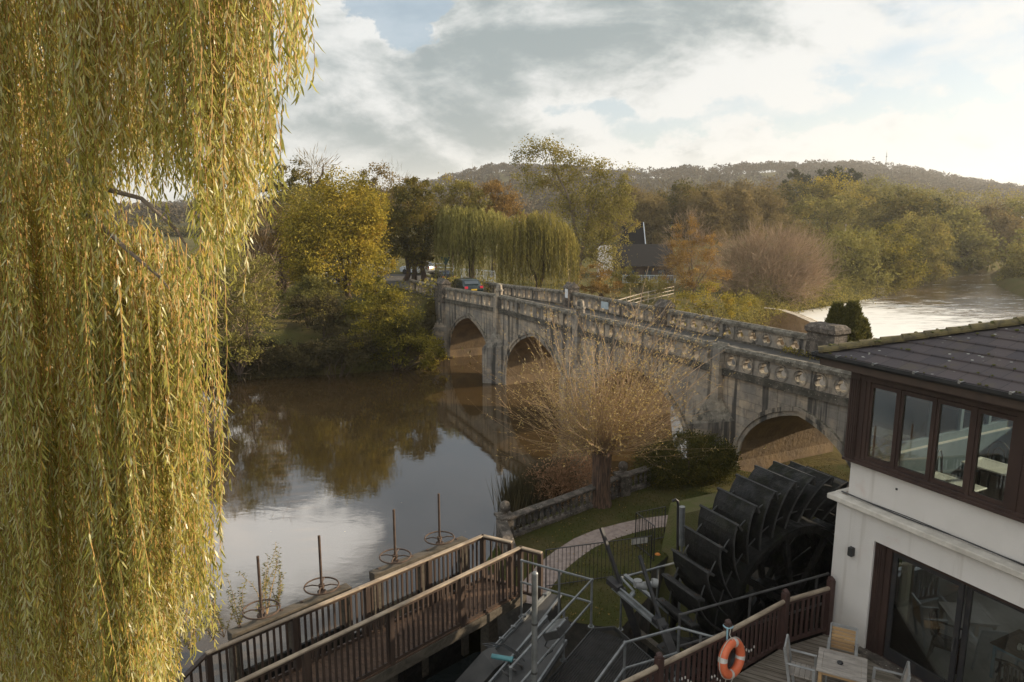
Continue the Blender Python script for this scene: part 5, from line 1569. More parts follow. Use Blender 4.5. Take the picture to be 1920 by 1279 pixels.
def twiggy(name, root, blobs, n, mat, parent, rng, L=.9, w=.03, up=.5):
    """fine bare twigs fanning out from the limbs"""
    P, D, T = crown_points(blobs, n, rng, .22, 20, .25)
    d = unit(D * .8 + rng.normal(size=P.shape) * .35 + np.array([0, 0, up]))
    V, F = cards(P, d, L * rng.uniform(.5, 1.3, len(P)), w, rng)
    return arr_mesh(name, V, F, mat, parent, True, tint=T)
def limbs(base, tops, r0, mat, parent, rng, fork=.35, name='trunk', lean=(0, 0)):
    m = MB(); base = Vector(base)
    ctr = sum((Vector(t) for t in tops), Vector()) / len(tops)
    fk = base.lerp(Vector((ctr.x, ctr.y, ctr.z)), fork)
    fk.x = base.x + (ctr.x - base.x) * fork * .8 + lean[0]; fk.y = base.y + (ctr.y - base.y) * fork * .8
    m.tube([base - UP * .3, base + UP * .25, base.lerp(fk, .5) + Vector((rng.normal() * r0 * .3, 0, 0)), fk], [r0 * 1.45, r0 * 1.08, r0 * .9, r0 * .75], 9)
    for t in tops:
        t = Vector(t); mid = fk.lerp(t, .45) + Vector((rng.normal(), rng.normal(), abs(rng.normal()))) * (t - fk).length * .07
        st = fk.lerp(base, rng.uniform(0, .25))
        m.tube([st, mid, fk.lerp(t, .75) + Vector((rng.normal(), rng.normal(), 0)) * .2, t], [r0 * .55, r0 * .36, r0 * .2, r0 * .06], 6)
    return m.build(name, mat, parent, smooth=True)

LM = {
 'lime': leaf_mat('yellow green autumn leaf', [(0.096, 0.080, 0.016), (0.248, 0.200, 0.029), (0.432, 0.328, 0.048), (0.320, 0.176, 0.032)]),
 'rust': leaf_mat('rusty autumn leaf', [(.12, .075, .03), (.25, .155, .05), (.35, .225, .075), (.26, .14, .045)]),
 'dark': leaf_mat('dark late season leaf', [(0.053, 0.051, 0.015), (0.112, 0.098, 0.026), (0.195, 0.150, 0.030), (0.150, 0.090, 0.030)]),
 'olive': leaf_mat('soft olive leaf', [(0.112, 0.105, 0.033), (0.203, 0.180, 0.048), (0.285, 0.247, 0.068), (0.180, 0.150, 0.045)]),
 'bush': leaf_mat('riverside bush leaf', [(.05, .05, .012), (.14, .12, .02), (.28, .225, .035), (.34, .27, .04)]),
 'gold': leaf_mat('golden grey green leaf', [(0.105, 0.093, 0.027), (0.203, 0.173, 0.045), (0.330, 0.270, 0.068), (0.270, 0.180, 0.053)]),
 'orange': leaf_mat('orange brown leaf', [(0.176, 0.095, 0.027), (0.311, 0.182, 0.047), (0.405, 0.257, 0.074), (0.270, 0.135, 0.041)]),
 'brown': leaf_mat('brown autumn wood', [(.10, .075, .034), (.17, .125, .05), (.235, .17, .062), (.17, .11, .042)]),
 'pink': leaf_mat('pinkish bare twig', [(.20, .14, .09), (.32, .225, .145), (.40, .29, .18)], trans=.1),
 'weep': leaf_mat('pale weeping willow leaf', [(0.119, 0.112, 0.031), (0.224, 0.203, 0.059), (0.336, 0.294, 0.091), (0.238, 0.196, 0.056)]),
 'ever': leaf_mat('dark evergreen needle', [(0.022, 0.026, 0.011), (0.042, 0.046, 0.017), (0.084, 0.074, 0.024)], trans=.15),
 'conifer': leaf_mat('olive conifer spray', [(.06, .062, .018), (.12, .11, .03), (.19, .165, .045)], trans=.25),
 'hedge': leaf_mat('small dark hedge leaf', [(.03, .035, .011), (.065, .065, .018), (.12, .10, .022), (.18, .14, .03)], trans=.25),
 'hill': leaf_mat('far woodland canopy', [(.045, .034, .02), (.066, .049, .025), (.09, .06, .028), (.055, .048, .024)], trans=.1, nscale=.012),
 'scrub': leaf_mat('dull bank scrub', [(0.042, 0.036, 0.017), (0.078, 0.062, 0.026), (0.120, 0.094, 0.036)], trans=.25),
 'bramble': leaf_mat('dead reddish bramble', [(.15, .09, .05), (.34, .19, .10), (.6, .36, .22)], trans=.3),
 'reed': leaf_mat('dark reed stem', [(0.048, 0.042, 0.022), (0.090, 0.072, 0.036), (0.156, 0.120, 0.060)], trans=.1),
 'pollard': leaf_mat('sparse yellowed willow leaf', [(.30, .21, .07), (.45, .33, .11), (.58, .47, .24), (.42, .24, .07)], trans=.4),
 'willow': leaf_mat('hanging willow leaf', [(.19, .185, .035), (.37, .34, .065), (.54, .49, .13), (.72, .68, .44), (.66, .47, .09)], trans=.58, rough=.36, nscale=.9, spec=.65),
}
def gpt(x, d):
    """ground point under photo column x at distance d"""
    X = (x - 960) / 1322.0 * d
    return Vector((X, d, tz(X, d)))
def pxblobs(bl, d, rng, squash=.85):
    out = []
    for cx_, cy_, rx, ry in bl:
        dd = d + rng.uniform(-.25, .25) * rx * d / 1322
        p = PD(cx_, cy_, dd); k = d / 1322.0
        out.append(((p.x, p.y, p.z), (rx * k, rx * k * squash, ry * k)))
    return out
def tree(name, label, x, d, bl, n, size, leaf, r0=.28, bark='bark', group=None, cat='tree', clump=.13, per=105, shell=.5, twigs=0, twig_mat='brown', twig_L=.9, seed=0, fork=.35, droop=.2, aspect=.6, trunks=None, twig_w=.035):
    rng = np.random.default_rng(1000 + seed + int(x) * 7 + int(d))
    b = gpt(x, d); t = thing(name, label, cat, b, 0, group)
    blobs = pxblobs(bl, d, rng)
    P, D, T = crown_points(blobs, 60, rng, .05, 10, .4)
    tops = [tuple(P[i]) for i in rng.choice(len(P), min(len(P), 9), replace=False)]
    for bx_ in (trunks or [x]):
        bb = gpt(bx_, d); limbs(bb, tops if not trunks else tops[:6], r0, M[bark], t, rng, fork)
    if n: leafy('crown', blobs, n, size, LM[leaf], t, rng, clump, per, shell, aspect, droop, b.z - .6)
    if twigs: twiggy('twigs', b, blobs, twigs, LM[twig_mat], t, rng, twig_L, twig_w)
    return t

# --- left bank
tree('willow_shrub', 'rounded pale olive shrub leaning over the water beside the hanging willow', 440, 48, [(430, 540, 75, 75), (452, 590, 62, 85), (415, 620, 60, 80), (470, 540, 40, 50), (380, 560, 40, 80)], 21000, .15, 'olive', .14, group='trees on the left bank', twigs=1600, twig_mat='pink', twig_L=1.0, fork=.12)
tree('autumn_tree', 'small rusty brown tree with half bare crown and leaning trunk, left bank', 543, 64, [(490, 425, 45, 45), (505, 470, 42, 50), (475, 480, 35, 60), (510, 520, 32, 55)], 9000, .17, 'rust', .22, group='trees on the left bank', twigs=3000, twig_mat='pink', twig_L=1.1)
tree('lime_tree', 'large rounded lime tree with yellow green leaves catching the sun', 655, 63, [(630, 400, 75, 68), (665, 385, 48, 52), (600, 440, 68, 90), (675, 450, 45, 75), (630, 490, 85, 62), (565, 450, 30, 80), (640, 350, 50, 30), (690, 420, 30, 50)], 42000, .19, 'lime', .34, group='trees on the left bank', clump=.16, per=80)
tree('lime_tree', 'dark dense rounded tree with ivied trunks at the far end of the bridge', 775, 74, [(778, 400, 46, 60), (772, 440, 52, 62), (790, 455, 42, 40), (745, 440, 24, 48), (778, 355, 34, 24)], 22000, .2, 'dark', .3, group='trees on the left bank', trunks=(762, 778, 796))
tree('tall_tree', 'tall dark green tree at the left end of the far tree line', 540, 86, [(540, 345, 45, 38), (525, 390, 45, 55), (580, 380, 40, 50)], 9000, .26, 'dark', .35, group='trees on the left bank')
tree('bare_tree', 'leafless tree top of crooked branches above the lime tree', 592, 80, [(590, 312, 36, 22)], 0, .2, 'dark', .3, group='trees on the left bank', twigs=260, twig_mat='brown', twig_L=1.1, fork=.72, twig_w=.07)
tree('autumn_tree', 'domed brown autumn tree behind the lime tree', 722, 92, [(722, 352, 46, 36), (700, 400, 45, 50), (755, 390, 35, 45)], 9000, .26, 'brown', .3, group='trees on the left bank', twigs=1200, twig_L=1.2)
tree('autumn_tree', 'ochre autumn tree right of the dark rounded tree', 850, 98, [(850, 370, 40, 38), (880, 385, 42, 42), (830, 410, 35, 40)], 9000, .26, 'gold', .3, group='trees on the left bank', twigs=900, twig_L=1.2)
tree('autumn_tree', 'orange brown tree between the weeping willow and the tall golden tree', 925, 100, [(915, 385, 38, 45), (940, 370, 34, 35), (950, 410, 40, 40)], 9000, .26, 'rust', .3, group='trees on the left bank')
tree('autumn_tree', 'low golden tree glimpsed between the lime and the dark rounded tree', 705, 78, [(708, 395, 26, 36), (715, 440, 26, 50), (722, 490, 26, 40)], 6000, .22, 'lime', .2, group='trees on the left bank')
tree('autumn_tree', 'far brown tree showing through the willow gap by the field', 398, 190, [(400, 392, 36, 14), (385, 380, 14, 14), (430, 400, 24, 22)], 3500, .55, 'brown', .3, group='trees on the left bank')
tree('riverside_bush', 'broad yellow green bush overhanging the water beside the bridge', 742, 51.5, [(718, 580, 56, 50), (752, 618, 46, 40), (700, 600, 60, 55), (770, 652, 62, 36), (806, 652, 30, 32), (800, 668, 34, 24), (690, 640, 50, 45), (708, 548, 38, 26)], 24000, .16, 'bush', .12, group='trees on the left bank', fork=.1)
tree('riverside_bush', 'dull grey green scrub bush on the bank under the lime tree', 600, 56, [(600, 585, 55, 30), (640, 600, 45, 35), (575, 570, 30, 22)], 7000, .16, 'scrub', .08, group='trees on the left bank', fork=.1)
tree('riverside_bush', 'dark low bush at the water edge between the olive shrub and the grass strip', 500, 49.5, [(480, 660, 55, 32), (530, 665, 50, 26), (430, 665, 45, 35)], 7000, .15, 'scrub', .08, group='trees on the left bank', fork=.1)
tree('riverside_bush', 'dark low bush at the water edge under the yellow green bush', 620, 49, [(610, 660, 60, 28), (660, 655, 50, 30), (570, 665, 40, 22)], 7000, .15, 'scrub', .08, group='trees on the left bank', fork=.1)
tree('tall_tree', 'olive brown rounded tree filling the gap left of the lime tree', 565, 72, [(560, 405, 44, 48), (570, 450, 46, 60), (550, 490, 44, 40)], 14000, .21, 'gold', .26, group='trees on the left bank', clump=.16, per=80)
tree('riverside_bush', 'rounded olive bush at the top of the grass strip on the left bank', 575, 60, [(570, 560, 44, 34), (605, 555, 40, 36), (545, 570, 26, 26)], 9000, .17, 'olive', .08, group='trees on the left bank', fork=.1)
# --- weeping willows beyond the bridge
def weeping(label, x, d, bl, n, seed, leaf='weep'):
    rng = np.random.default_rng(seed); b = gpt(x, d); t = thing('weeping_willow', label, 'tree', b, 0, 'weeping willows beyond the bridge')
    blobs = pxblobs(bl, d, rng)
    tops = [(c[0], c[1], c[2] + r[2] * .3) for c, r in blobs]
    limbs(b, tops, .35, M['bark'], t, rng, .4)
    Ps, Ts, Ds = [], [], []
    ns = n // 26
    for c, r in blobs:
        k = int(ns / len(blobs))
        for _ in range(k):
            a = rng.uniform(0, 2 * math.pi); q = rng.random() ** .5
            x0 = c[0] + r[0] * q * math.cos(a); y0 = c[1] + r[1] * q * math.sin(a); z0 = c[2] + r[2] * math.sqrt(max(0, 1 - q * q)) * rng.uniform(.75, 1.08)
            L = min(rng.uniform(.5, 1.0) * r[2] * 2.1, z0 - b.z - .3) * (0.45 + .55 * q)
            s = np.arange(26) / 26 + rng.random(26) * .03
            out = .35 * np.sqrt(np.clip(s * 3, 0, 1))
            px_ = x0 + math.cos(a) * out + .04 * np.sin(s * 9 + a); py_ = y0 + math.sin(a) * out
            Ps.append(np.c_[px_, py_, z0 - s * L]); Ts.append(np.full(26, rng.random()) * .7 + rng.random(26) * .3)
    P = np.concatenate(Ps); T = np.concatenate(Ts)
    D = unit(np.array([0, 0, -1.0]) + rng.normal(size=P.shape) * .25)
    V, F = cards(P, D, .34 * rng.uniform(.7, 1.3, len(P)), .075, rng)
    arr_mesh('crown', V, F, LM[leaf], t, True, tint=T)
weeping('pale weeping willow with a shaded hollow, right of the dark rounded tree', 885, 73, [(850, 420, 34, 36), (880, 425, 42, 42), (915, 430, 42, 42), (860, 450, 40, 48), (900, 460, 50, 54)], 24000, 31)
weeping('brighter weeping willow sweeping down to the bridge parapet', 1010, 71, [(985, 440, 45, 45), (1020, 440, 48, 48), (1050, 470, 34, 54), (975, 470, 40, 56), (1015, 485, 55, 60)], 26000, 32, 'gold')
# --- tall loose tree above the bridge
tree('eucalyptus_tree', 'tall loose golden green tree with open gaps, above the weeping willow', 1080, 88, [(985, 300, 26, 26), (1025, 285, 30, 20), (1060, 300, 28, 22), (1000, 340, 30, 24), (1050, 340, 32, 26), (1095, 320, 28, 26), (1125, 335, 24, 30), (1095, 370, 40, 26),
     (1140, 380, 34, 30), (1050, 385, 34, 24), (1170, 345, 17, 30), (1165, 390, 22, 22), (1185, 420, 20, 14), (1110, 420, 44, 32), (1150, 440, 30, 22), (1085, 450, 40, 36), (1130, 480, 36, 30)], 26000, .22, 'gold', .38, per=90, clump=.3, shell=.15, bark='bark_pale')
# --- garden side by the fence
tree('birch_tree', 'slender pale orange tree thinly leaved, right of the house', 1300, 80, [(1285, 440, 34, 42), (1300, 480, 48, 40), (1270, 490, 40, 40), (1330, 470, 24, 34), (1310, 520, 56, 32), (1345, 520, 34, 32)], 13000, .15, 'orange', .16, bark='bark_pale', twigs=3500, twig_mat='pink', twig_L=.9, shell=.2)
tree('bare_willow', 'broad pinkish bare twigged willow on the point above the weir', 1440, 93, [(1440, 480, 76, 50), (1400, 500, 52, 48), (1490, 500, 54, 50), (1440, 530, 80, 40), (1510, 530, 40, 34), (1385, 530, 34, 34)], 4500, .14, 'olive', .22, bark='bark_pale', twigs=15000, twig_mat='pink', twig_L=1.5, fork=.15, shell=.2, twig_w=.05)
tree('garden_shrub', 'yellow leaved shrub on the bank below the rail fence', 1345, 70, [(1330, 560, 46, 24), (1375, 568, 34, 20), (1290, 570, 36, 22), (1240, 585, 40, 18)], 8000, .14, 'lime', .06, fork=.1)
tree('garden_shrub', 'mixed autumn shrub between the willow and the house', 1135, 76, [(1110, 520, 30, 30), (1140, 530, 34, 26), (1105, 550, 30, 20)], 6000, .15, 'orange', .06, fork=.1)
tree('garden_shrub', 'green and rust shrub in front of the pale blue railing', 1205, 80, [(1190, 532, 34, 20), (1228, 535, 34, 18), (1165, 520, 26, 26)], 6500, .14, 'gold', .05, fork=.1)
# --- brown wood behind the house, tree by tree
BK = [(1215, 150, [(1215, 405, 36, 40), (1200, 440, 36, 40)], 'brown', 'brown tree close behind the house roof, half bare'),
      (1265, 158, [(1275, 375, 40, 34), (1260, 420, 44, 50)], 'dark', 'dark brown domed tree, tallest of the wood behind the house'),
      (1320, 150, [(1315, 400, 40, 42), (1330, 440, 44, 50)], 'brown', 'grey brown half bare tree right of the tallest in the wood'),
      (1375, 155, [(1370, 395, 36, 40), (1385, 430, 44, 50)], 'brown', 'broad rounded tree of the wood above the pinkish willow'),
      (1425, 165, [(1425, 390, 38, 34), (1430, 420, 44, 44)], 'brown', 'dull brown tree at the foot of the wooded rise'),
      (1180, 170, [(1190, 385, 34, 30), (1165, 410, 34, 40)], 'brown', 'brown tree just right of the tall loose tree')]
for x, d, bl, lf_, lab in BK:
    tree('woodland_tree', lab, x, d, bl, 11000, .5, lf_, .35, group='trees of the brown wood', clump=.15, shell=.55, twigs=2600, twig_L=1.8, twig_mat='brown', twig_w=.08)
# --- wooded rise right of centre
tree('pine_tree', 'dark pine with a pointed top on the crest of the rise', 1493, 235, [(1493, 340, 24, 18), (1495, 355, 30, 22), (1490, 325, 10, 10)], 5000, .6, 'ever', .3, group='trees on the wooded rise', droop=.0)
tree('pine_tree', 'broad flat topped dark pine right of the pointed one', 1567, 235, [(1562, 330, 30, 14), (1585, 338, 24, 14), (1550, 345, 30, 16)], 5000, .6, 'ever', .3, group='trees on the wooded rise')
RI = [(1490, 200, [(1500, 375, 52, 36), (1475, 405, 48, 40), (1460, 440, 44, 40)], 'dark', 'dark green tree below the pointed pine', 0),
      (1560, 205, [(1545, 352, 44, 22), (1585, 362, 50, 26), (1600, 390, 56, 34), (1540, 385, 50, 34)], 'lime', 'yellow green tree below the flat topped pine', 0),
      (1545, 165, [(1530, 415, 56, 46), (1590, 420, 50, 44), (1560, 460, 60, 40)], 'gold', 'ochre tree mid way up the rise', 0),
      (1640, 190, [(1630, 385, 52, 36), (1665, 405, 48, 40), (1640, 430, 56, 36)], 'gold', 'golden tree on the right shoulder of the rise', 0),
      (1600, 111, [(1590, 475, 54, 44), (1560, 505, 44, 40), (1610, 520, 60, 36), (1575, 540, 50, 26)], 'olive', 'soft green tree behind the moored pontoon', 1),
      (1660, 116, [(1650, 470, 56, 48), (1640, 510, 60, 34), (1690, 500, 44, 36), (1670, 530, 50, 20)], 'bush', 'wide green tree reaching out over the river', 1),
      (1725, 131, [(1715, 440, 54, 46), (1745, 475, 44, 40), (1715, 500, 50, 30), (1740, 506, 40, 18)], 'gold', 'sunlit yellow tree on the river bend', 1),
      (1690, 160, [(1690, 400, 48, 38), (1725, 410, 44, 36), (1700, 440, 50, 40)], 'dark', 'dark tree above the sunlit one on the bend', 0),
      (1750, 175, [(1740, 388, 24, 14), (1755, 410, 38, 30), (1760, 440, 44, 40)], 'ever', 'dark cedar like tree standing on the shoulder', 0),
      (1800, 152, [(1795, 440, 48, 48), (1810, 475, 48, 42), (1780, 495, 40, 22)], 'olive', 'grey green tree on the far bank, right of the bend', 1),
      (1860, 172, [(1850, 430, 50, 40), (1875, 465, 52, 42), (1845, 490, 44, 24)], 'brown', 'dull brown tree near the far end of the river', 1),
      (1915, 178, [(1905, 420, 50, 40), (1930, 460, 56, 48), (1900, 490, 44, 28)], 'olive', 'hazy green tree by the right picture edge, above the river', 1),
      (1905, 128, [(1912, 515, 32, 34), (1940, 505, 50, 50), (1900, 535, 24, 18)], 'gold', 'rounded tree on the near right bank of the river', 1),
      (1470, 140, [(1465, 445, 46, 46), (1505, 465, 46, 46), (1520, 510, 44, 40)], 'brown', 'brown tree close behind the pinkish willow', 0),
      (1830, 260, [(1830, 385, 60, 24), (1890, 385, 56, 26), (1770, 375, 44, 20), (1930, 395, 50, 30)], 'gold', 'band of pale treetops below the hill on the right', 0),
      (1400, 210, [(1400, 370, 44, 30), (1440, 375, 40, 30), (1360, 365, 40, 28)], 'brown', 'tall grey brown tree on the crest left of the pointed pine', 0),
      (1640, 250, [(1650, 362, 50, 22), (1700, 372, 50, 24), (1740, 382, 40, 22)], 'olive', 'pale olive treetops just right of the flat topped pine', 0)]
for x, d, bl, lf_, lab, near_ in RI:
    tree('riverbank_tree', lab, x, d, bl, 15000 if near_ else 12000, .34 if d < 150 else .55, lf_, .3, group='trees on the wooded rise', fork=.25, clump=.15, shell=.6, per=90, twigs=400, twig_L=1.4, twig_w=.07)
# --- evergreen clump by the bridge end
def conifer(label, x, ytop, ybase, d, cones):
    rng = np.random.default_rng(77); b = PD(x, ybase, d); t = thing('yew_bush', label, 'bush', b)
    k = d / 1322; Ps = []; Ds = []; Ts = []
    for cx_, ct, cb, rw in cones:
        p = PD(cx_, ct, d); q = PD(cx_, cb, d); n = 5200
        h = rng.random(n) ** .8; a = rng.uniform(0, 6.283, n); tuft = np.floor(a * 2.2) + np.floor(h * 8) * 31
        rr = rw * k * (np.sin(np.clip(h * 1.25 + .16, 0, 1.5)) ** .8) * (0.62 + .38 * rng.random(n)) * (.8 + .35 * ((np.sin(tuft * 12.9) * 43758) % 1))
        Ps.append(np.c_[p.x + rr * np.cos(a), p.y + rr * np.sin(a), p.z + (q.z - p.z) * h]); Ds.append(np.c_[np.cos(a) * .5, np.sin(a) * .5, np.ones(n)]); Ts.append(rng.random(n))
    P = np.concatenate(Ps); D = unit(np.concatenate(Ds) + rng.normal(size=P.shape) * .3)
    V, F = cards(P, D, .16 * rng.uniform(.6, 1.4, len(P)), .05, rng)
    arr_mesh('crown', V, F, LM['conifer'], t, True, tint=np.concatenate(Ts))
    MB().tube([b - UP * 2, b + UP * 1], [.12, .06], 7).build('trunk', M['bark'], t)
conifer('dark olive yew bush with two upright tops behind the end block of the bridge', 1588, 568, 650, 31, [(1572, 570, 650, 26), (1600, 568, 650, 27), (1585, 590, 655, 40), (1618, 600, 655, 18)])
# --- trimmed hedge on the lawn
hb_ = PX(1290, 905, 1.2); rng = np.random.default_rng(5)
t = thing('hedge', 'dark trimmed evergreen hedge on the lawn below the bridge pier', 'hedge', (hb_.x, hb_.y, 1.2))
leafy('foliage', [((hb_.x - 1.0, hb_.y + .1, 1.85), (.95, .95, .9)), ((hb_.x, hb_.y + .3, 1.95), (1.25, 1.05, .98)), ((hb_.x + .95, hb_.y + .45, 1.9), (.95, .95, .9)), ((hb_.x + 1.5, hb_.y + .7, 1.75), (.55, .7, .6))], 44000, .065, LM['hedge'], t, rng, .12, 50, .8, .6, .0, 1.2)
MB().tube([hb_ , hb_ + UP * .9], [.06, .03], 6).tube([hb_ + Vector((.8, .3, 0)), hb_ + Vector((.9, .4, .9))], [.06, .03], 6).build('stem', M['bark'], t)

# --- pollard willow on the lawn
pb = PX(1126, 946, 1.2); pk = PD(1126, 838, pb.y); PH = pk.z
pw = thing('pollard_willow', 'pollard willow with a stout furrowed trunk and a fan of long bare shoots', 'tree', pb)
rng = np.random.default_rng(21); m = MB(); rings = []
for i in range(15):
    z = i / 14; rr = .30 * (1 + .35 * math.exp(-z * 9) + .12 * z + .25 * max(0, z - .82) * 4)
    rings.append([pb + UP * ((PH - pb.z) * z) + Vector((math.cos(a), math.sin(a), 0)) * rr * (1 + .05 * math.sin(a * 7 + z * 4) + .04 * math.sin(a * 13)) for a in np.linspace(0, 2 * math.pi, 28, endpoint=False)])
m.loft(rings); m.build('trunk', M['bark_pollard'], pw, smooth=True)
head = Vector((pb.x, pb.y, PH)); m = MB(); sh = []
kpm = pb.y / 1322
for k in range(430):
    a = rng.uniform(0, 2 * math.pi); e = rng.uniform(.5, 1.5) if rng.random() < .6 else rng.uniform(-.15, .7)
    L = rng.choice([rng.uniform(1.2, 3.2), rng.uniform(3.0, 5.2), rng.uniform(4.6, 6.6)], p=[.22, .43, .35]) * (.78 + .32 * math.sin(min(e, 1.3))) * (1.0 if rng.random() < .8 else .6)
    d0 = Vector((math.cos(a) * math.cos(e), math.sin(a) * math.cos(e) * .85, math.sin(e)))
    p0 = head + Vector((math.cos(a) * .26, math.sin(a) * .26, rng.uniform(-.22, .15)))
    pts = [p0]; p = p0.copy(); d = d0.copy(); n = 7
    sway = Vector((rng.normal() + .25, rng.normal(), rng.normal() * .6)) * .11
    for j in range(n):
        d = (d + UP * (.13 if e < 1 else .03) + sway + Vector((rng.normal(), rng.normal(), rng.normal())) * .045).normalized()
        p = p + d * (L / n); pts.append(p.copy())
    r = rng.uniform(.0045, .0095) if rng.random() < .8 else rng.uniform(.012, .024)
    m.tube(pts, [r * (1 - .85 * j / n) for j in range(n + 1)], 4, cap=False); sh.append(pts)
    for _ in range(rng.integers(2, 7)):               # side shoots
        j = rng.integers(2, n); q0 = pts[j]; dd = ((pts[j] - pts[j - 1]).normalized() + Vector((rng.normal(), rng.normal(), rng.normal() + .3)) * .5).normalized(); l2 = rng.uniform(.5, 1.7)
        q1 = q0 + dd * l2 * .5; q2 = q1 + (dd + UP * .2 + Vector((rng.normal(), rng.normal(), 0)) * .15).normalized() * l2 * .5
        m.tube([q0, q1, q2], [r * .45, r * .35, r * .15], 3, cap=False); sh.append([q0, q1, q2])
m.build('shoots', M['shoot'], pw)
LP = []; LD = []
for pts in sh:
    for _ in range(9 if len(pts) > 3 else 5):
        j = rng.integers(max(1, len(pts) // 3), len(pts)); f = rng.random(); p = pts[j - 1].lerp(pts[j], f); d = (pts[j] - pts[j - 1]).normalized()
        LP.append(p); LD.append(d + Vector((rng.normal(), rng.normal(), rng.normal() - .5)) * .7)
LP = np.array(LP); LD = unit(np.array(LD))
V, F = cards(LP, LD, .095 * rng.uniform(.6, 1.4, len(LP)), .024, rng)
arr_mesh('leaves', V, F, LM['pollard'], pw, True, tint=rng.random(len(LP)))

# --- reeds and brambles outside the balustrade
rd = thing('reed_bed', 'dark upright reeds on the river edge outside the balustrade', 'reeds', PX(1000, 960, .2)); n = 2600
c0, c1 = PX(972, 955, .9), PX(1075, 915, .9); t_ = rng.random(n)
P = np.c_[c0.x + (c1.x - c0.x) * t_, c0.y + (c1.y - c0.y) * t_, np.full(n, .1)] + np.c_[rng.normal(size=(n, 2)) * .3, np.zeros(n)] + np.array([-.25, .55, 0])
D = unit(np.c_[rng.normal(size=(n, 2)) * .16, np.ones(n)]); V, F = cards(P, D, rng.uniform(1.2, 2.2, n), .03, rng)
arr_mesh('stems', V, F, LM['reed'], rd, True, tint=rng.random(n))
br = thing('bramble_clump', 'reddish dead bramble clump catching the sun behind the balustrade', 'bramble', PX(1085, 905, .4))
c = PX(1072, 893, 1.9); leafy('foliage', [((c.x - .7, c.y + .3, 1.4), (.9, .6, .8)), ((c.x + .2, c.y + .4, 1.75), (1.0, .6, .75)), ((c.x + .9, c.y + .5, 1.7), (.7, .6, .6))], 6000, .12, LM['bramble'], br, rng, .3, 30, .3, .25, -.1)
# --- scrub at the foot of the sluice by the big willow
def sapling(label, px_list, zb, hgt, n_leaf, seed):
    rng = np.random.default_rng(seed); b = PX(*px_list[0], zb); t = thing('willow_sapling', label, 'sapling', b, 0, 'saplings by the sluice'); m = MB(); LP = []; LD = []
    for x, y in px_list:
        p0 = PX(x, y, zb)
        for k in range(4):
            d = Vector((rng.normal() * .22, rng.normal() * .22, 1)).normalized(); pts = [p0]; L = hgt * rng.uniform(.5, 1.1)
            for j in range(6): d = (d + Vector((rng.normal(), rng.normal(), rng.normal() * .3)) * .12).normalized(); pts.append(pts[-1] + d * L / 6)
            m.tube(pts, [.012 * (1 - j / 7.5) for j in range(7)], 4)
            for _ in range(n_leaf): j = rng.integers(2, 7); LP.append(pts[j - 1].lerp(pts[j], rng.random())); LD.append(Vector((rng.normal(), rng.normal(), rng.normal() * .5 - .1)))
    m.build('stems', M['shoot'], t); LP = np.array(LP); LD = unit(np.array(LD)); V, F = cards(LP, LD, .1 * rng.uniform(.6, 1.3, len(LP)), .022, rng)
    arr_mesh('leaves', V, F, LM['olive'], t, True, tint=rng.random(len(LP)))
sapling('thin willow sapling reaching above the nearest rusty handwheel', [(485, 1165), (500, 1160)], 1.2, 2.6, 60, 3)
sapling('low willow sapling on the water side of the nearest sluice beam', [(420, 1195), (450, 1180), (400, 1200), (520, 1150)], 1.0, 1.6, 80, 4)
sapling('bushy willow sapling at the foot of the stair rail', [(330, 1240), (300, 1250), (360, 1230), (280, 1230)], .8, 2.0, 110, 6)

# --- lawn grass
n = 52000; rng = np.random.default_rng(9); lp = np.array(lawn_pts); lo, hi = lp.min(0), lp.max(0)
P = rng.uniform(lo, hi, (n, 2)); P = P[(sdist(P, lawn_pts) > .05)]
pc = np.array([[*xy(PX(*q, 1.2))] for q in ctr]); dp = np.full(len(P), 9.0)
for a, b in zip(pc[:-1], pc[1:]):
    e = b - a; q = P - a; tt = np.clip((q @ e) / (e @ e), 0, 1); dp = np.minimum(dp, np.hypot(*(q - tt[:, None] * e).T))
P = P[dp > .42]; P = P[(vnoise(P[:, 0], P[:, 1], .7, 2) > .3)]
P3 = np.c_[P, np.full(len(P), 1.2)]; D = unit(np.c_[rng.normal(size=(len(P), 2)) * .5, np.ones(len(P))]); V, F = cards(P3, D, rng.uniform(.04, .11, len(P)), .018, rng)
tag(arr_mesh('lawn_grass', V, F, LM['hedge'], tint=rng.random(len(P)) * .8 + .2), kind='stuff')
n = 2600; P = rng.uniform(lo, hi, (n, 2)); P = P[(sdist(P, lawn_pts) > .1) & (vnoise(P[:, 0], P[:, 1], 1.5, 6) > .35)]
P3 = np.c_[P, np.full(len(P), 1.225) + rng.random(len(P)) * .03]; D = unit(np.c_[rng.normal(size=(len(P), 2)), rng.normal(size=len(P)) * .25]); V, F = cards(P3, D, rng.uniform(.05, .1, len(P)), .03, rng, np.array([0, 0, 1.0]) + rng.normal(size=(len(P), 3)) * .3)
tag(arr_mesh('fallen_leaves', V, F, LM['rust'], tint=rng.random(len(P))), kind='stuff')
# bank undergrowth on the left shore
n = 26000; s_ = np.array(shore); seg = rng.integers(1, len(s_) - 1, n); f = rng.random(n)
P = s_[seg] + (s_[np.minimum(seg + 1, len(s_) - 1)] - s_[seg]) * f[:, None] + rng.normal(size=(n, 2)) * np.array([.7, .9]) + np.array([0, .9])
clz = vnoise(P[:, 0], P[:, 1], 1.1, 8); P3 = np.c_[P, terrain_z(P[:, 0], P[:, 1]) * .6 + rng.random(n) * (.2 + 1.3 * clz)]
P3 = P3[P3[:, 2] > 0.02]
D = unit(rng.normal(size=P3.shape) + np.array([0, -.2, .6])); V, F = cards(P3, D, .2 * rng.uniform(.5, 1.5, len(P3)), .08, rng)
tag(arr_mesh('bank_undergrowth', V, F, LM['scrub'], tint=rng.random(len(P3))), kind='stuff')
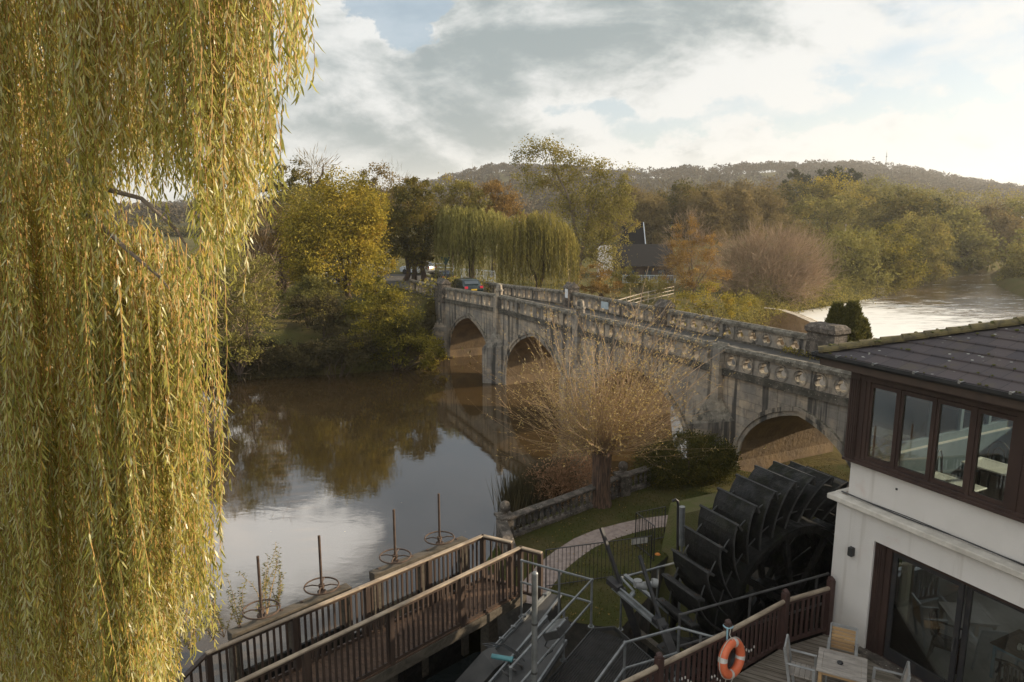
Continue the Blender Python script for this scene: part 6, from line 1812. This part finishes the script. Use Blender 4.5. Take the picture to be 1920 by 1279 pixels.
# shore undergrowth beyond the bridge, and along the river bends
pts_ = np.array(FAR_LAND[10:24]); n = 30000; seg = rng.integers(0, len(pts_) - 1, n); f = rng.random(n)
P = pts_[seg] + (pts_[seg + 1] - pts_[seg]) * f[:, None] + rng.normal(size=(n, 2)) * 1.3
clz = vnoise(P[:, 0], P[:, 1], 2.5, 8); z = terrain_z(P[:, 0], P[:, 1]); P3 = np.c_[P, np.maximum(z, -1.0) + rng.random(n) * (.3 + 1.8 * clz)]
D = unit(rng.normal(size=P3.shape) + np.array([0, -.2, .6])); V, F = cards(P3, D, .3 * rng.uniform(.5, 1.5, len(P3)), .12, rng)
tag(arr_mesh('shore_undergrowth', V, F, LM['gold'], tint=rng.random(len(P3))), kind='stuff')
# weeds on the bridge road edge near the end block
m_ = 1500; P3 = np.array([tuple(br_w(rng.uniform(1, 11), -BW + .5 + abs(rng.normal()) * .12, ptop(5) - 1.02 + rng.random() * .25)) for _ in range(m_)])
V, F = cards(P3, unit(rng.normal(size=P3.shape) + np.array([0, 0, .6])), .1, .05, rng); tag(arr_mesh('weeds', V, F, LM['bush'], tint=rng.random(m_)), kind='stuff')

# --- wooded hill on the skyline
rng = np.random.default_rng(44); n = 5200
y = 360 + 690 * rng.random(n) ** .8; x = rng.uniform(-.75, .95, n) * y; z = terrain_z(x, y)
keep = ~((np.abs(x / y - .21) < .10) & (np.abs(y - 900) < 32))       # the pale field near the top stays open
x, y, z = x[keep], y[keep], z[keep]; n = len(x)
r = rng.uniform(3.2, 6.5, n); per = 64
c = np.repeat(np.c_[x, y, z + r * .9], per, 0); rr = np.repeat(r, per)
u_ = unit(rng.normal(size=(n * per, 3))); u_[:, 2] = np.abs(u_[:, 2]) * 1.1 - .1
P = c + u_ * rr[:, None] * rng.uniform(.7, 1.05, (n * per, 1)); D = unit(u_ + rng.normal(size=u_.shape) * .8)
V, F = cards(P, D, rr * .36, rr * .30, rng)
tag(arr_mesh('hill_woodland', V, F, LM['hill'], tint=np.repeat(rng.random(n), per) * .7 + rng.random(n * per) * .3), kind='stuff')
# the wood goes on along the right bank, out past the picture edge
rng = np.random.default_rng(45); n = 340; y = rng.uniform(100, 300, n); x = y * rng.uniform(.70, 1.15, n); k_ = (sdist(np.c_[x, y], RIGHT_LAND) > 4) | (y > 230); x, y = x[k_], y[k_]; n = len(x); z = terrain_z(x, y)
r = rng.uniform(2.6, 5, n); per = 260; c = np.repeat(np.c_[x, y, z + r * 1.0], per, 0); rr = np.repeat(r, per); u_ = unit(rng.normal(size=(n * per, 3))); P = c + u_ * rr[:, None] * rng.uniform(.6, 1.05, (n * per, 1)) * np.array([1, 1, 1.15])
V, F = cards(P, unit(u_ + rng.normal(size=u_.shape) * .8), rr * .17, rr * .13, rng)
tag(arr_mesh('bank_woodland', V, F, LM['olive'], tint=np.repeat(rng.random(n), per) * .6 + rng.random(n * per) * .4), kind='stuff')
# hedge line and copse beyond the field on the left
n = 14000; x = rng.uniform(-190, -60, n); y = 275 + rng.normal(size=n) * 4; P3 = np.c_[x, y, terrain_z(x, y) + rng.random(n) * (3.0 + 6 * (vnoise(x, y, 9, 4) > .62) * rng.random(n))]
V, F = cards(P3, unit(rng.normal(size=P3.shape)), .9 * rng.uniform(.5, 1.4, n), .7, rng); tag(arr_mesh('field_hedge', V, F, LM['dark'], tint=rng.random(n)), 'long dark field hedge far off, seen under the hanging willow', 'hedge')

# --- the great willow hanging in from the left
wl_ = thing('hanging_willow', 'huge weeping willow curtain of yellow green leaves hanging in from the left', 'tree', (-11.0, 7.5, .8))
rng = np.random.default_rng(99)
def xint(y, tab): return np.interp(y, [t[0] for t in tab], [t[1] for t in tab])
strands = []
def strand(x, y0, y1, d, slant=0):
    p = PD(x, y0, d); q = PD(x + slant, y1, d)
    strands.append((np.array(p), np.array([p.x + (q.x - p.x) * .3, d, q.z])))
def cdepth(x, y):
    return np.interp(x, [-150, 590], [7.4, 4.7]) + .28 * math.sin(x * .031 + y) + .2 * math.sin(x * .083 + y * 2) + rng.normal() * .34
for k in range(860):                             # the curtain falling from above the picture
    x = rng.uniform(-120, 575); d = cdepth(x, -100)
    yend = np.interp(x, [-120, 0, 140, 185, 330, 345, 430, 440, 500, 512, 545, 580], [520, 520, 420, 300, 300, 430, 430, 360, 340, 170, 120, 60]) + rng.normal() * 45
    if x > 420 and rng.random() < (.5 if x > 505 else .3): continue
    strand(x, -rng.uniform(80, 420), yend, d, rng.normal() * 12 - 10)
for k in range(1020):                             # the lower curtain from the bough that crosses at mid height
    x = rng.uniform(-120, 360); d = cdepth(x, 300)
    if x > 310 and rng.random() < .4: continue
    y0 = np.interp(x, [-120, 0, 190, 330, 392], [200, 300, 400, 480, 560]) + abs(rng.normal()) * 90 - 40
    full = np.interp(x, [-120, 0, 265, 275, 330, 340, 392], [1420, 1420, 1380, 1180, 1110, 1160, 1040])
    y1 = full + rng.normal() * 50
    if x > 300 and rng.random() < .35: y1 -= rng.uniform(0, 350)
    if 265 < x < 330 and y1 > 1000 and rng.random() < .5: y1 = rng.uniform(700, 1000)
    yy0 = y0 if rng.random() < .5 else rng.uniform(y0, max(y0 + 10, y1 - 250))
    strand(x, yy0, y1, d, rng.normal() * 14)
for k in range(560):                             # deeper curtain behind
    x = rng.uniform(-160, 330); d = np.interp(x, [-160, 330], [10.5, 7.2]) + rng.normal() * .8
    if 170 < x: 
        y0, y1 = rng.uniform(430, 700), rng.uniform(850, 1080)
    else: y0, y1 = rng.uniform(-200, 600), rng.uniform(500, 1350)
    if y1 > y0 + 100: strand(x, y0, y1, d, rng.normal() * 10)
for x, ye in ((345, 1180), (352, 1120), (360, 1175), (385, 1010), (392, 930), (378, 1080), (430, 440), (418, 410), (490, 390), (485, 330), (372, 395), (360, 380)):
    for j in range(3): strand(x + rng.normal() * 3, ye - 620 if ye > 900 else -200, ye + rng.normal() * 15, rng.uniform(5.2, 6.2), rng.normal() * 4)
VV, FT, TT, TW = [], [], [], []
off = 0
for p, q in strands:
    L = p[2] - q[2]
    if L < .25: continue
    nn = int(L / .034); s = (np.arange(nn) + rng.random(nn) * .8) / nn
    ph = rng.uniform(0, 6.28, 2); am = rng.uniform(.01, .05)
    ctrp = p + (q - p) * s[:, None]; bend = np.c_[np.sin(s * 4 + ph[0]) * am * L * .6 + np.sin(s * 13 + ph[1]) * .012, np.cos(s * 3.3 + ph[1]) * am * L * .4, np.zeros(nn)]
    ctrp = ctrp + bend; ctrp[:, 2] = p[2] - L * s
    a = rng.uniform(0, 6.28) + np.arange(nn) * 2.4 + rng.normal(size=nn) * .4
    out = np.c_[np.cos(a), np.sin(a), np.zeros(nn)]
    spread = np.abs(rng.normal(size=nn)) * .42 + .2
    D = unit(out * spread[:, None] + np.array([0, 0, -1.0]))
    Ln = rng.uniform(.065, .13, nn) * np.clip(1.15 - .35 * s, .7, 1.2); wdt = rng.uniform(.0095, .0165, nn)
    S_ = unit(np.cross(D, out * rng.normal(size=(nn, 1)) + rng.normal(size=(nn, 3)) * .7))
    N_ = np.cross(D, S_)
    curl = rng.normal(size=nn)[:, None] * .12 * Ln[:, None]
    b0 = ctrp; m1 = ctrp + D * Ln[:, None] * .3 + N_ * curl * .35; m2 = ctrp + D * Ln[:, None] * .68 + N_ * curl * .8 + np.array([0, 0, -.004]); tip = ctrp + D * Ln[:, None] + N_ * curl * 1.6
    w1 = S_ * wdt[:, None] * .5; w2 = S_ * wdt[:, None] * .38
    v = np.stack([b0, m1 + w1, m1 - w1, m2 + w2, m2 - w2, tip], 1).reshape(-1, 3)
    base = off + np.arange(nn) * 6
    # two quads (root quad and tip quad share the middle line)
    FT.append(np.c_[base, base + 1, base + 3, base + 3][:, :0] if False else np.stack([np.c_[base + 0, base + 2, base + 1], np.c_[base + 1, base + 2, base + 4], np.c_[base + 1, base + 4, base + 3], np.c_[base + 3, base + 4, base + 5]], 1).reshape(-1, 3))
    VV.append(v); off += nn * 6
    tn = np.clip(rng.random() * .7 + rng.random(nn) * .5 - .1, 0, 1); tn = np.where(rng.random(nn) < .06, 1.3, tn)
    TT.append(np.repeat(tn, 4))
    TW.append(ctrp[:: max(1, nn // 9)])
arr_mesh('leaves', np.concatenate(VV), np.concatenate(FT), LM['willow'], wl_, True, tint=np.concatenate(TT))
m = MB()
for q in TW:
    if len(q) > 2: m.tube([Vector(tuple(v)) for v in q], [.0042 * (1 - .6 * j / len(q)) for j in range(len(q))], 3, cap=False)
m.build('hanging_twigs', M['twig_gold'], wl_)
tb = Vector((-11.0, 7.5, .3)); MB().tube([tb, tb + Vector((.2, 0, 4)), tb + Vector((.5, -.3, 9)), tb + Vector((.8, -.5, 13.5))], [.8, .62, .5, .38], 14).build('trunk', M['bark'], wl_, smooth=True)
def bough(pts, r): 
    m = MB(); m.tube(pts, [r * (1 - .8 * j / (len(pts) - 1)) for j in range(len(pts))], 8); m.build('limb', M['bark_pale'], wl_, smooth=True)
bough([tb + Vector((.3, -.1, 9)), PD(-60, 100, 8.4), PD(40, 230, 8.2), PD(130, 300, 7.9), PD(175, 380, 7.6), PD(165, 470, 7.5)], .06)
bough([PD(130, 300, 6.2), PD(200, 355, 5.9), PD(265, 372, 5.7), PD(330, 430, 5.6), PD(355, 470, 5.5)], .028)
bough([PD(165, 400, 5.9), PD(240, 470, 5.6), PD(300, 520, 5.5), PD(320, 545, 5.4)], .022)
bough([tb + Vector((.5, -.3, 11)), PD(-40, -250, 6.5), PD(200, -330, 6.3), PD(480, -260, 6.2), PD(560, -120, 6.1)], .12)

# ---------------------------------------------------------------- things beyond the bridge
def car(label, loc, rz, paint, plate=False):
    t = thing('parked_car' if not plate else 'hatchback_car', label, 'car', loc, rz)
    Wc = .86
    prof = [(-2.05, .45), (-2.08, .75), (-2.0, .98), (-1.75, 1.02), (-1.62, 1.08), (-1.35, 1.42), (-.9, 1.49), (.2, 1.47), (.55, 1.38), (1.15, 1.0), (1.75, .9), (2.05, .72), (2.08, .45), (1.9, .28), (-1.9, .28)]
    m = MB(); rings = []
    for y, k in ((-Wc, .9), (-Wc * .93, 1.0), (Wc * .93, 1.0), (Wc, .9)):
        rings.append([Vector((x * (1 if k == 1 else .985), y * (1 - .16 * max(0, (z - .95) / .5)), .3 + (z - .3) * (1 if k == 1 else .975))) for x, z in prof])
    m.loft(rings); m.build('body', paint, t, world=False, smooth=True)
    m = MB(); m.box((-1.53, 0, 1.24), (.03, 1.22, .3), (Vector((math.cos(.86), 0, math.sin(.86))).cross(Vector((0, 1, 0))) * -1, Vector((0, 1, 0)), Vector((math.cos(.93), 0, math.sin(.93)))), .004)
    m.build('rear_window', M['car_glass'], t, world=False)
    m = MB(); m.box((.88, 0, 1.2), (.03, 1.25, .55), (Vector((.55, 0, .83)), Vector((0, 1, 0)), Vector((-.83, 0, .55)))); m.build('windscreen', M['car_glass'], t, world=False)
    for s in (-1, 1):
        m = MB(); yw = s * (Wc * .9)
        for x0, x1 in ((-1.2, -.25), (-.17, .5)): m.hexa([(x0, yw - s * .05, 1.05), (x1, yw - s * .05, 1.05), (x1, yw + s * .035, 1.05), (x0, yw + s * .035, 1.05)], [(x0 + .05, yw - s * .15, 1.38), (x1 - (.05 if x1 < 0 else .2), yw - s * .15, 1.38), (x1 - (.05 if x1 < 0 else .2), yw - s * .06, 1.38), (x0 + .05, yw - s * .06, 1.38)])
        m.build('side_window', M['car_glass'], t, world=False)
        m = MB(); m.box((-2.03, s * .68, .88), (.1, .28, .2), bev=.02); m.build('tail_light', TAIL, t, world=False)
        m = MB(); m.box((1.98, s * .62, .72), (.16, .3, .14), bev=.03); m.build('headlight', M['white_band'], t, world=False)
        for x in (-1.3, 1.3):
            m = MB(); m.lathe((x, s * .78 - .1, .31), [(.2, 0), (.31, .01), (.31, .2), (.2, .21)], 18, (0, 1, 0)); wh = m.build('wheel', M['tyre'], t, world=False)
            m = MB(); m.lathe((x, s * .78 + (.1 if s > 0 else -.12), .31), [(.02, 0), (.19, .005), (.19, .02), (.02, .025)], 12, (0, 1, 0)); m.build('rim', M['steel'], wh, world=False)
        m = MB(); m.box((.62, s * .96, 1.05), (.12, .16, .1), bev=.03); m.build('mirror', paint, t, world=False)
    m = MB(); m.box((-2.0, 0, .42), (.2, 1.6, .2), bev=.04); m.build('bumper', M['black_pl'], t, world=False)
    m = MB(); m.box((-2.09, 0, .70), (.03, .52, .12)); m.build('number_plate', M['yellow'], t, world=False)
    return t
TAIL = simple('red tail light', (.55, .03, .05), (.45, .02, .04), 8, .3)
s_car = S(58.9); cp = br_w(s_car, -BW * .5, ptop(s_car) - 1.02)
car('dark green hatchback seen from behind driving over the bridge', cp, math.atan2(U.y, U.x), M['car_paint'], True)
def gcar(x, d, rz, lab, paint, z=None):
    g = gpt(x, d); car(lab, (g.x, g.y, g.z if z is None else z), rz, paint)
gcar(832, 84, 2.0, 'dark car with a red tail light parked behind the bridge end', M['car_dark'])
gcar(786, 82, 2.6, 'silver car half hidden by the ivied trunks', M['car_silver'])
gcar(628, 80, .3, 'silver car seen low between the lime tree and the bank', M['car_silver'])
gcar(690, 82, .2, 'pale car glimpsed right of the lime trunk', M['car_silver'])
gcar(893, 80, 2.9, 'dark blue car with a bright bonnet by the white railings', M['car_dark'])
def railfence(name, label, p, q, h, rails, mat, gap, post=.07, pickets=0):
    t = thing(name, label, 'fence', p); p = Vector(p); q = Vector(q); n = max(1, int((q - p).length / gap))
    for k in range(n + 1):
        c = p.lerp(q, k / n); c.z = tz(c.x, c.y) if mat != M['pale_blue'] else c.z
        m = MB(); m.box(c + UP * h / 2, (post, post, h + .05)); m.build('post', mat, t)
    m = MB(); z0 = [p.lerp(q, k / n) for k in range(n + 1)]
    for c in z0: c.z = tz(c.x, c.y) if mat != M['pale_blue'] else c.z
    for a, b in zip(z0[:-1], z0[1:]):
        for r in rails: m.bar(a + UP * r * h, b + UP * r * h, .035, .1)
        for j in range(pickets): c = a.lerp(b, (j + .5) / pickets); m.box(c + UP * h * .5, (.05, .03, h * .95))
    m.build('rails', mat, t)
railfence('rail_fence', 'bleached three rail wooden fence running along the far garden bank', gpt(1128, 69), gpt(1262, 84), 1.25, (.3, .62, .95), M['grey_fence'], 1.7, .09)
g1_, g2_ = gpt(1166, 90), gpt(1264, 92)
railfence('terrace_railing', 'pale blue grey terrace railing in front of the house', (g1_.x, g1_.y, PD(1166, 530, 90).z), (g2_.x, g2_.y, PD(1264, 530, 92).z), .95, (.02, .97), M['pale_blue'], 1.8, .1, 9)
railfence('white_fence', 'white boarded fence behind the ivied trunks, left length', gpt(782, 96), gpt(852, 94), 2.0, (.25, .5, .72, .95), M['white_paint'], 2.0, .14)
railfence('white_fence', 'white picket railings behind the weeping willow trunk', gpt(866, 92), gpt(928, 88), 1.5, (.12, .95), M['white_paint'], 1.9, .14, 9)
g = gpt(837, 72); sp_ = thing('sign_post', 'dark green road sign on a slim post by the bridge end', 'sign', g)
zt = PD(838, 492, 72).z
MB().tube([g, (g.x, g.y, zt)], .04, 8).build('post', M['steel'], sp_)
MB().add([(g.x - .5, g.y - .03, zt + .55), (g.x + .5, g.y - .03, zt + .55), (g.x, g.y - .03, zt - .4), (g.x - .5, g.y + .02, zt + .55), (g.x + .5, g.y + .02, zt + .55), (g.x, g.y + .02, zt - .4)], [(0, 1, 2), (5, 4, 3), (0, 3, 4, 1), (1, 4, 5, 2), (2, 5, 3, 0)]).build('sign_plate', simple('dark green sign back', (.02, .06, .05), rough=.5), sp_)
# house above the garden
def house():
    d = 99; c = gpt(1205, d); t = thing('garden_house', 'white gabled house with dark slate roofs, half hidden by the tall golden tree', 'house', c)
    k = d / 1322
    def q(x, y, dd=0): return PD(x, y, d + dd)
    a, b = q(1140, 540), q(1262, 540); zb = c.z - 1; ze = q(1200, 498).z; zr = q(1200, 460).z
    m = MB(); m.box(((a.x + b.x) / 2, d + 4, (zb + ze) / 2), (b.x - a.x, 7.4, ze - zb)); m.build('wall', simple('dark brick wall', (.10, .07, .055), (.07, .05, .04), 5), t)
    m = MB(); x0, x1 = a.x - .4, b.x + .4
    m.add([(x0, d - .4, ze - .1), (x1, d - .4, ze - .1), (x1, d + 4, zr), (x0, d + 4, zr), (x1, d + 8.3, ze - .1), (x0, d + 8.3, ze - .1)], [(0, 1, 2, 3), (3, 2, 4, 5), (0, 3, 5), (1, 4, 2)]); m.build('roof', M['slate'], t)
    p, r = q(1176, 462, 5), q(1206, 462, 5); z1 = q(1190, 418, 5).z
    m = MB(); m.box(((p.x + r.x) / 2, d + 7, (ze + p.z) / 2), (r.x - p.x, 4.0, p.z - ze)); m.build('gable_wall', M['white_paint'], t)
    m = MB(); xa, xb = p.x - .5, r.x + .25; m.add([(xa, d + 4.6, p.z), (xb, d + 4.6, p.z), (xb, d + 7, z1), (xa, d + 7, z1), (xb, d + 9.4, p.z), (xa, d + 9.4, p.z)], [(0, 1, 2, 3), (3, 2, 4, 5), (0, 3, 5), (1, 4, 2)]); m.build('roof', M['slate'], t)
    m = MB(); m.box(((xa + xb) / 2, d + 4.55, p.z - .05), (xb - xa, .12, .34)); m.bar((xb + .03, d + 4.55, p.z), (xb + .03, d + 7, z1), .1, .3); m.build('bargeboard', M['white_paint'], t)
    for xw in (1160, 1185, 1215, 1240):
        w0 = q(xw, 512); m = MB(); m.box((w0.x, d + .28, w0.z), (1.1, .1, .9)); wi = m.build('window', M['brown_frame'], t)
        m = MB(); m.box((w0.x, d + .22, w0.z), (.9, .03, .72)); m.build('pane', M['car_glass'], wi)
    e = q(1150, 460); m = MB(); m.hexa([(a.x - 1.6, d - 2, zb), (a.x + .4, d - 2, zb), (a.x + .4, d + .2, zb), (a.x - 1.6, d + .2, zb)], [(a.x - 1.6, d - 2, ze - .2), (a.x + .4, d - 2, ze - .2), (a.x + .4, d + .2, e.z), (a.x - 1.6, d + .2, e.z)]); m.build('porch', M['render'], t)
house()
# pontoon, pole, hilltop masts, far white houses
pc_ = PX(1625, 555, -1.25); pn_ = thing('moored_pontoon', 'small moored pontoon with pale side screens and a blue box', 'pontoon', pc_)
k = pc_.y / 1322
MB().box(pc_ + UP * .18, (46 * k, 2.2, .36), bev=.03).build('float', M['old_beam'], pn_)
MB().box(pc_ + Vector((-34 * k, .3, .25)), (34 * k, 1.2, .18)).build('gangway', M['grey_fence'], pn_)
m = MB()
for j in range(9): m.box(pc_ + Vector((-.2 + (j - 1) * .32, -1.0, .85)), (.27, .05, 1.0))
m.build('side_screen', M['grey_fence'], pn_)
MB().box(pc_ + Vector((-.8, -.3, 1.25)), (.9, .7, .8), bev=.04).build('blue_box', simple('pale blue box', (.35, .5, .6), rough=.5), pn_)
MB().tube([pc_ + Vector((.9, -1.1, 0)), pc_ + Vector((.95, -1.1, 4.2))], .09, 7).build('mooring_post', M['bark'], pn_)
g = gpt(1573, 128); zt = PD(1573, 420, 128).z; MB().tube([g, (g.x, g.y, zt)], [.16, .1], 8)
po = MB().tube([g, (g.x, g.y, zt)], [.13, .08], 8).build('utility_pole', M['grey_fence']); tag(po, 'tall thin wooden pole rising out of the trees behind the pontoon', 'pole')
def mast(label, x, ytop, d, lattice):
    g = gpt(x, d); zt = PD(x, ytop, d).z; t = thing('radio_mast', label, 'mast', g, 0, 'masts on the hill'); b = Vector((g.x, g.y, zt - 24 if lattice else zt - 17))
    m = MB()
    if lattice:
        for s in ((-.7, 0), (.7, 0), (0, .9)): m.tube([b + Vector((*s, 0)), Vector((g.x + s[0] * .3, g.y + s[1] * .3, zt - 3))], .14, 4)
        for j in range(9): z = b.z + j * 2.4; m.bar((g.x - .65, g.y, z), (g.x + .6, g.y, z + 2.2), .12, .12); m.bar((g.x + .65, g.y, z), (g.x - .6, g.y, z + 2.2), .12, .12)
    else: m.tube([b, (g.x, g.y, zt)], .22, 6)
    m.build('tower', M['steel'], t); m = MB()
    if lattice: m.tube([(g.x, g.y, zt - 3), (g.x, g.y, zt + 1)], .1, 5); m.lathe((g.x, g.y, zt - 8), [(.5, 0), (1.0, .2), (1.0, 1.0), (.5, 1.2)], 8)
    else: m.lathe((g.x, g.y, zt - 4.5), [(.5, 0), (2.2, .3), (2.2, 1.2), (.5, 1.4)], 8); m.lathe((g.x, g.y, zt - 1.5), [(.5, 0), (1.6, .2), (1.6, 1.0), (.5, 1.2)], 8)
    m.build('antenna', M['steel'], t)
mast('tall red and grey lattice mast on the hilltop', 1636, 283, 985, True)
mast('shorter mast with round antenna platforms on the hilltop', 1613, 294, 985, False)
for x, y, lab in ((1893, 396, 'white house with pale roof far off below the hill'), (1915, 392, 'second white house at the right picture edge below the hill')):
    d = 330; c = PD(x, y, d); t = thing('far_house', lab, 'house', (c.x, c.y, c.z - 5), 0, 'white houses below the hill')
    MB().box(c - UP * 2, (6, 7, 6)).build('wall', M['white_paint'], t)
    m = MB(); z = c.z + 1; m.add([(c.x - 3.4, c.y - 4, z), (c.x + 3.4, c.y - 4, z), (c.x + 3.4, c.y + 4, z), (c.x - 3.4, c.y + 4, z), (c.x - 3.4, c.y, z + 2.6), (c.x + 3.4, c.y, z + 2.6)], [(0, 1, 5, 4), (2, 3, 4, 5), (1, 2, 5), (3, 0, 4)]); m.build('roof', simple('pale roof', (.3, .33, .36), rough=.6), t)
    for j in (-1, 1): m = MB(); m.box(c + Vector((j * 1.6, -3.52, -.6)), (1.2, .1, 1.4)); m.build('window', M['car_glass'], t)

# ---------------------------------------------------------------- haze in the valley air
def haze():
    m, g = new_mat('valley haze')
    pv = g.n('ShaderNodeVolumePrincipled', {'Color': (0.93, 0.92, 0.90, 1), 'Density': 0.00022, 'Anisotropy': 0.35})
    out = g.n('ShaderNodeOutputMaterial'); g.t.links.new(pv.outputs[0], out.inputs['Volume'])
    b = MB(); b.box((0, 1350, 55), (5600, 3500, 220)); o = b.build('haze', m); tag(o, kind='stuff')
    o.visible_shadow = True
haze()
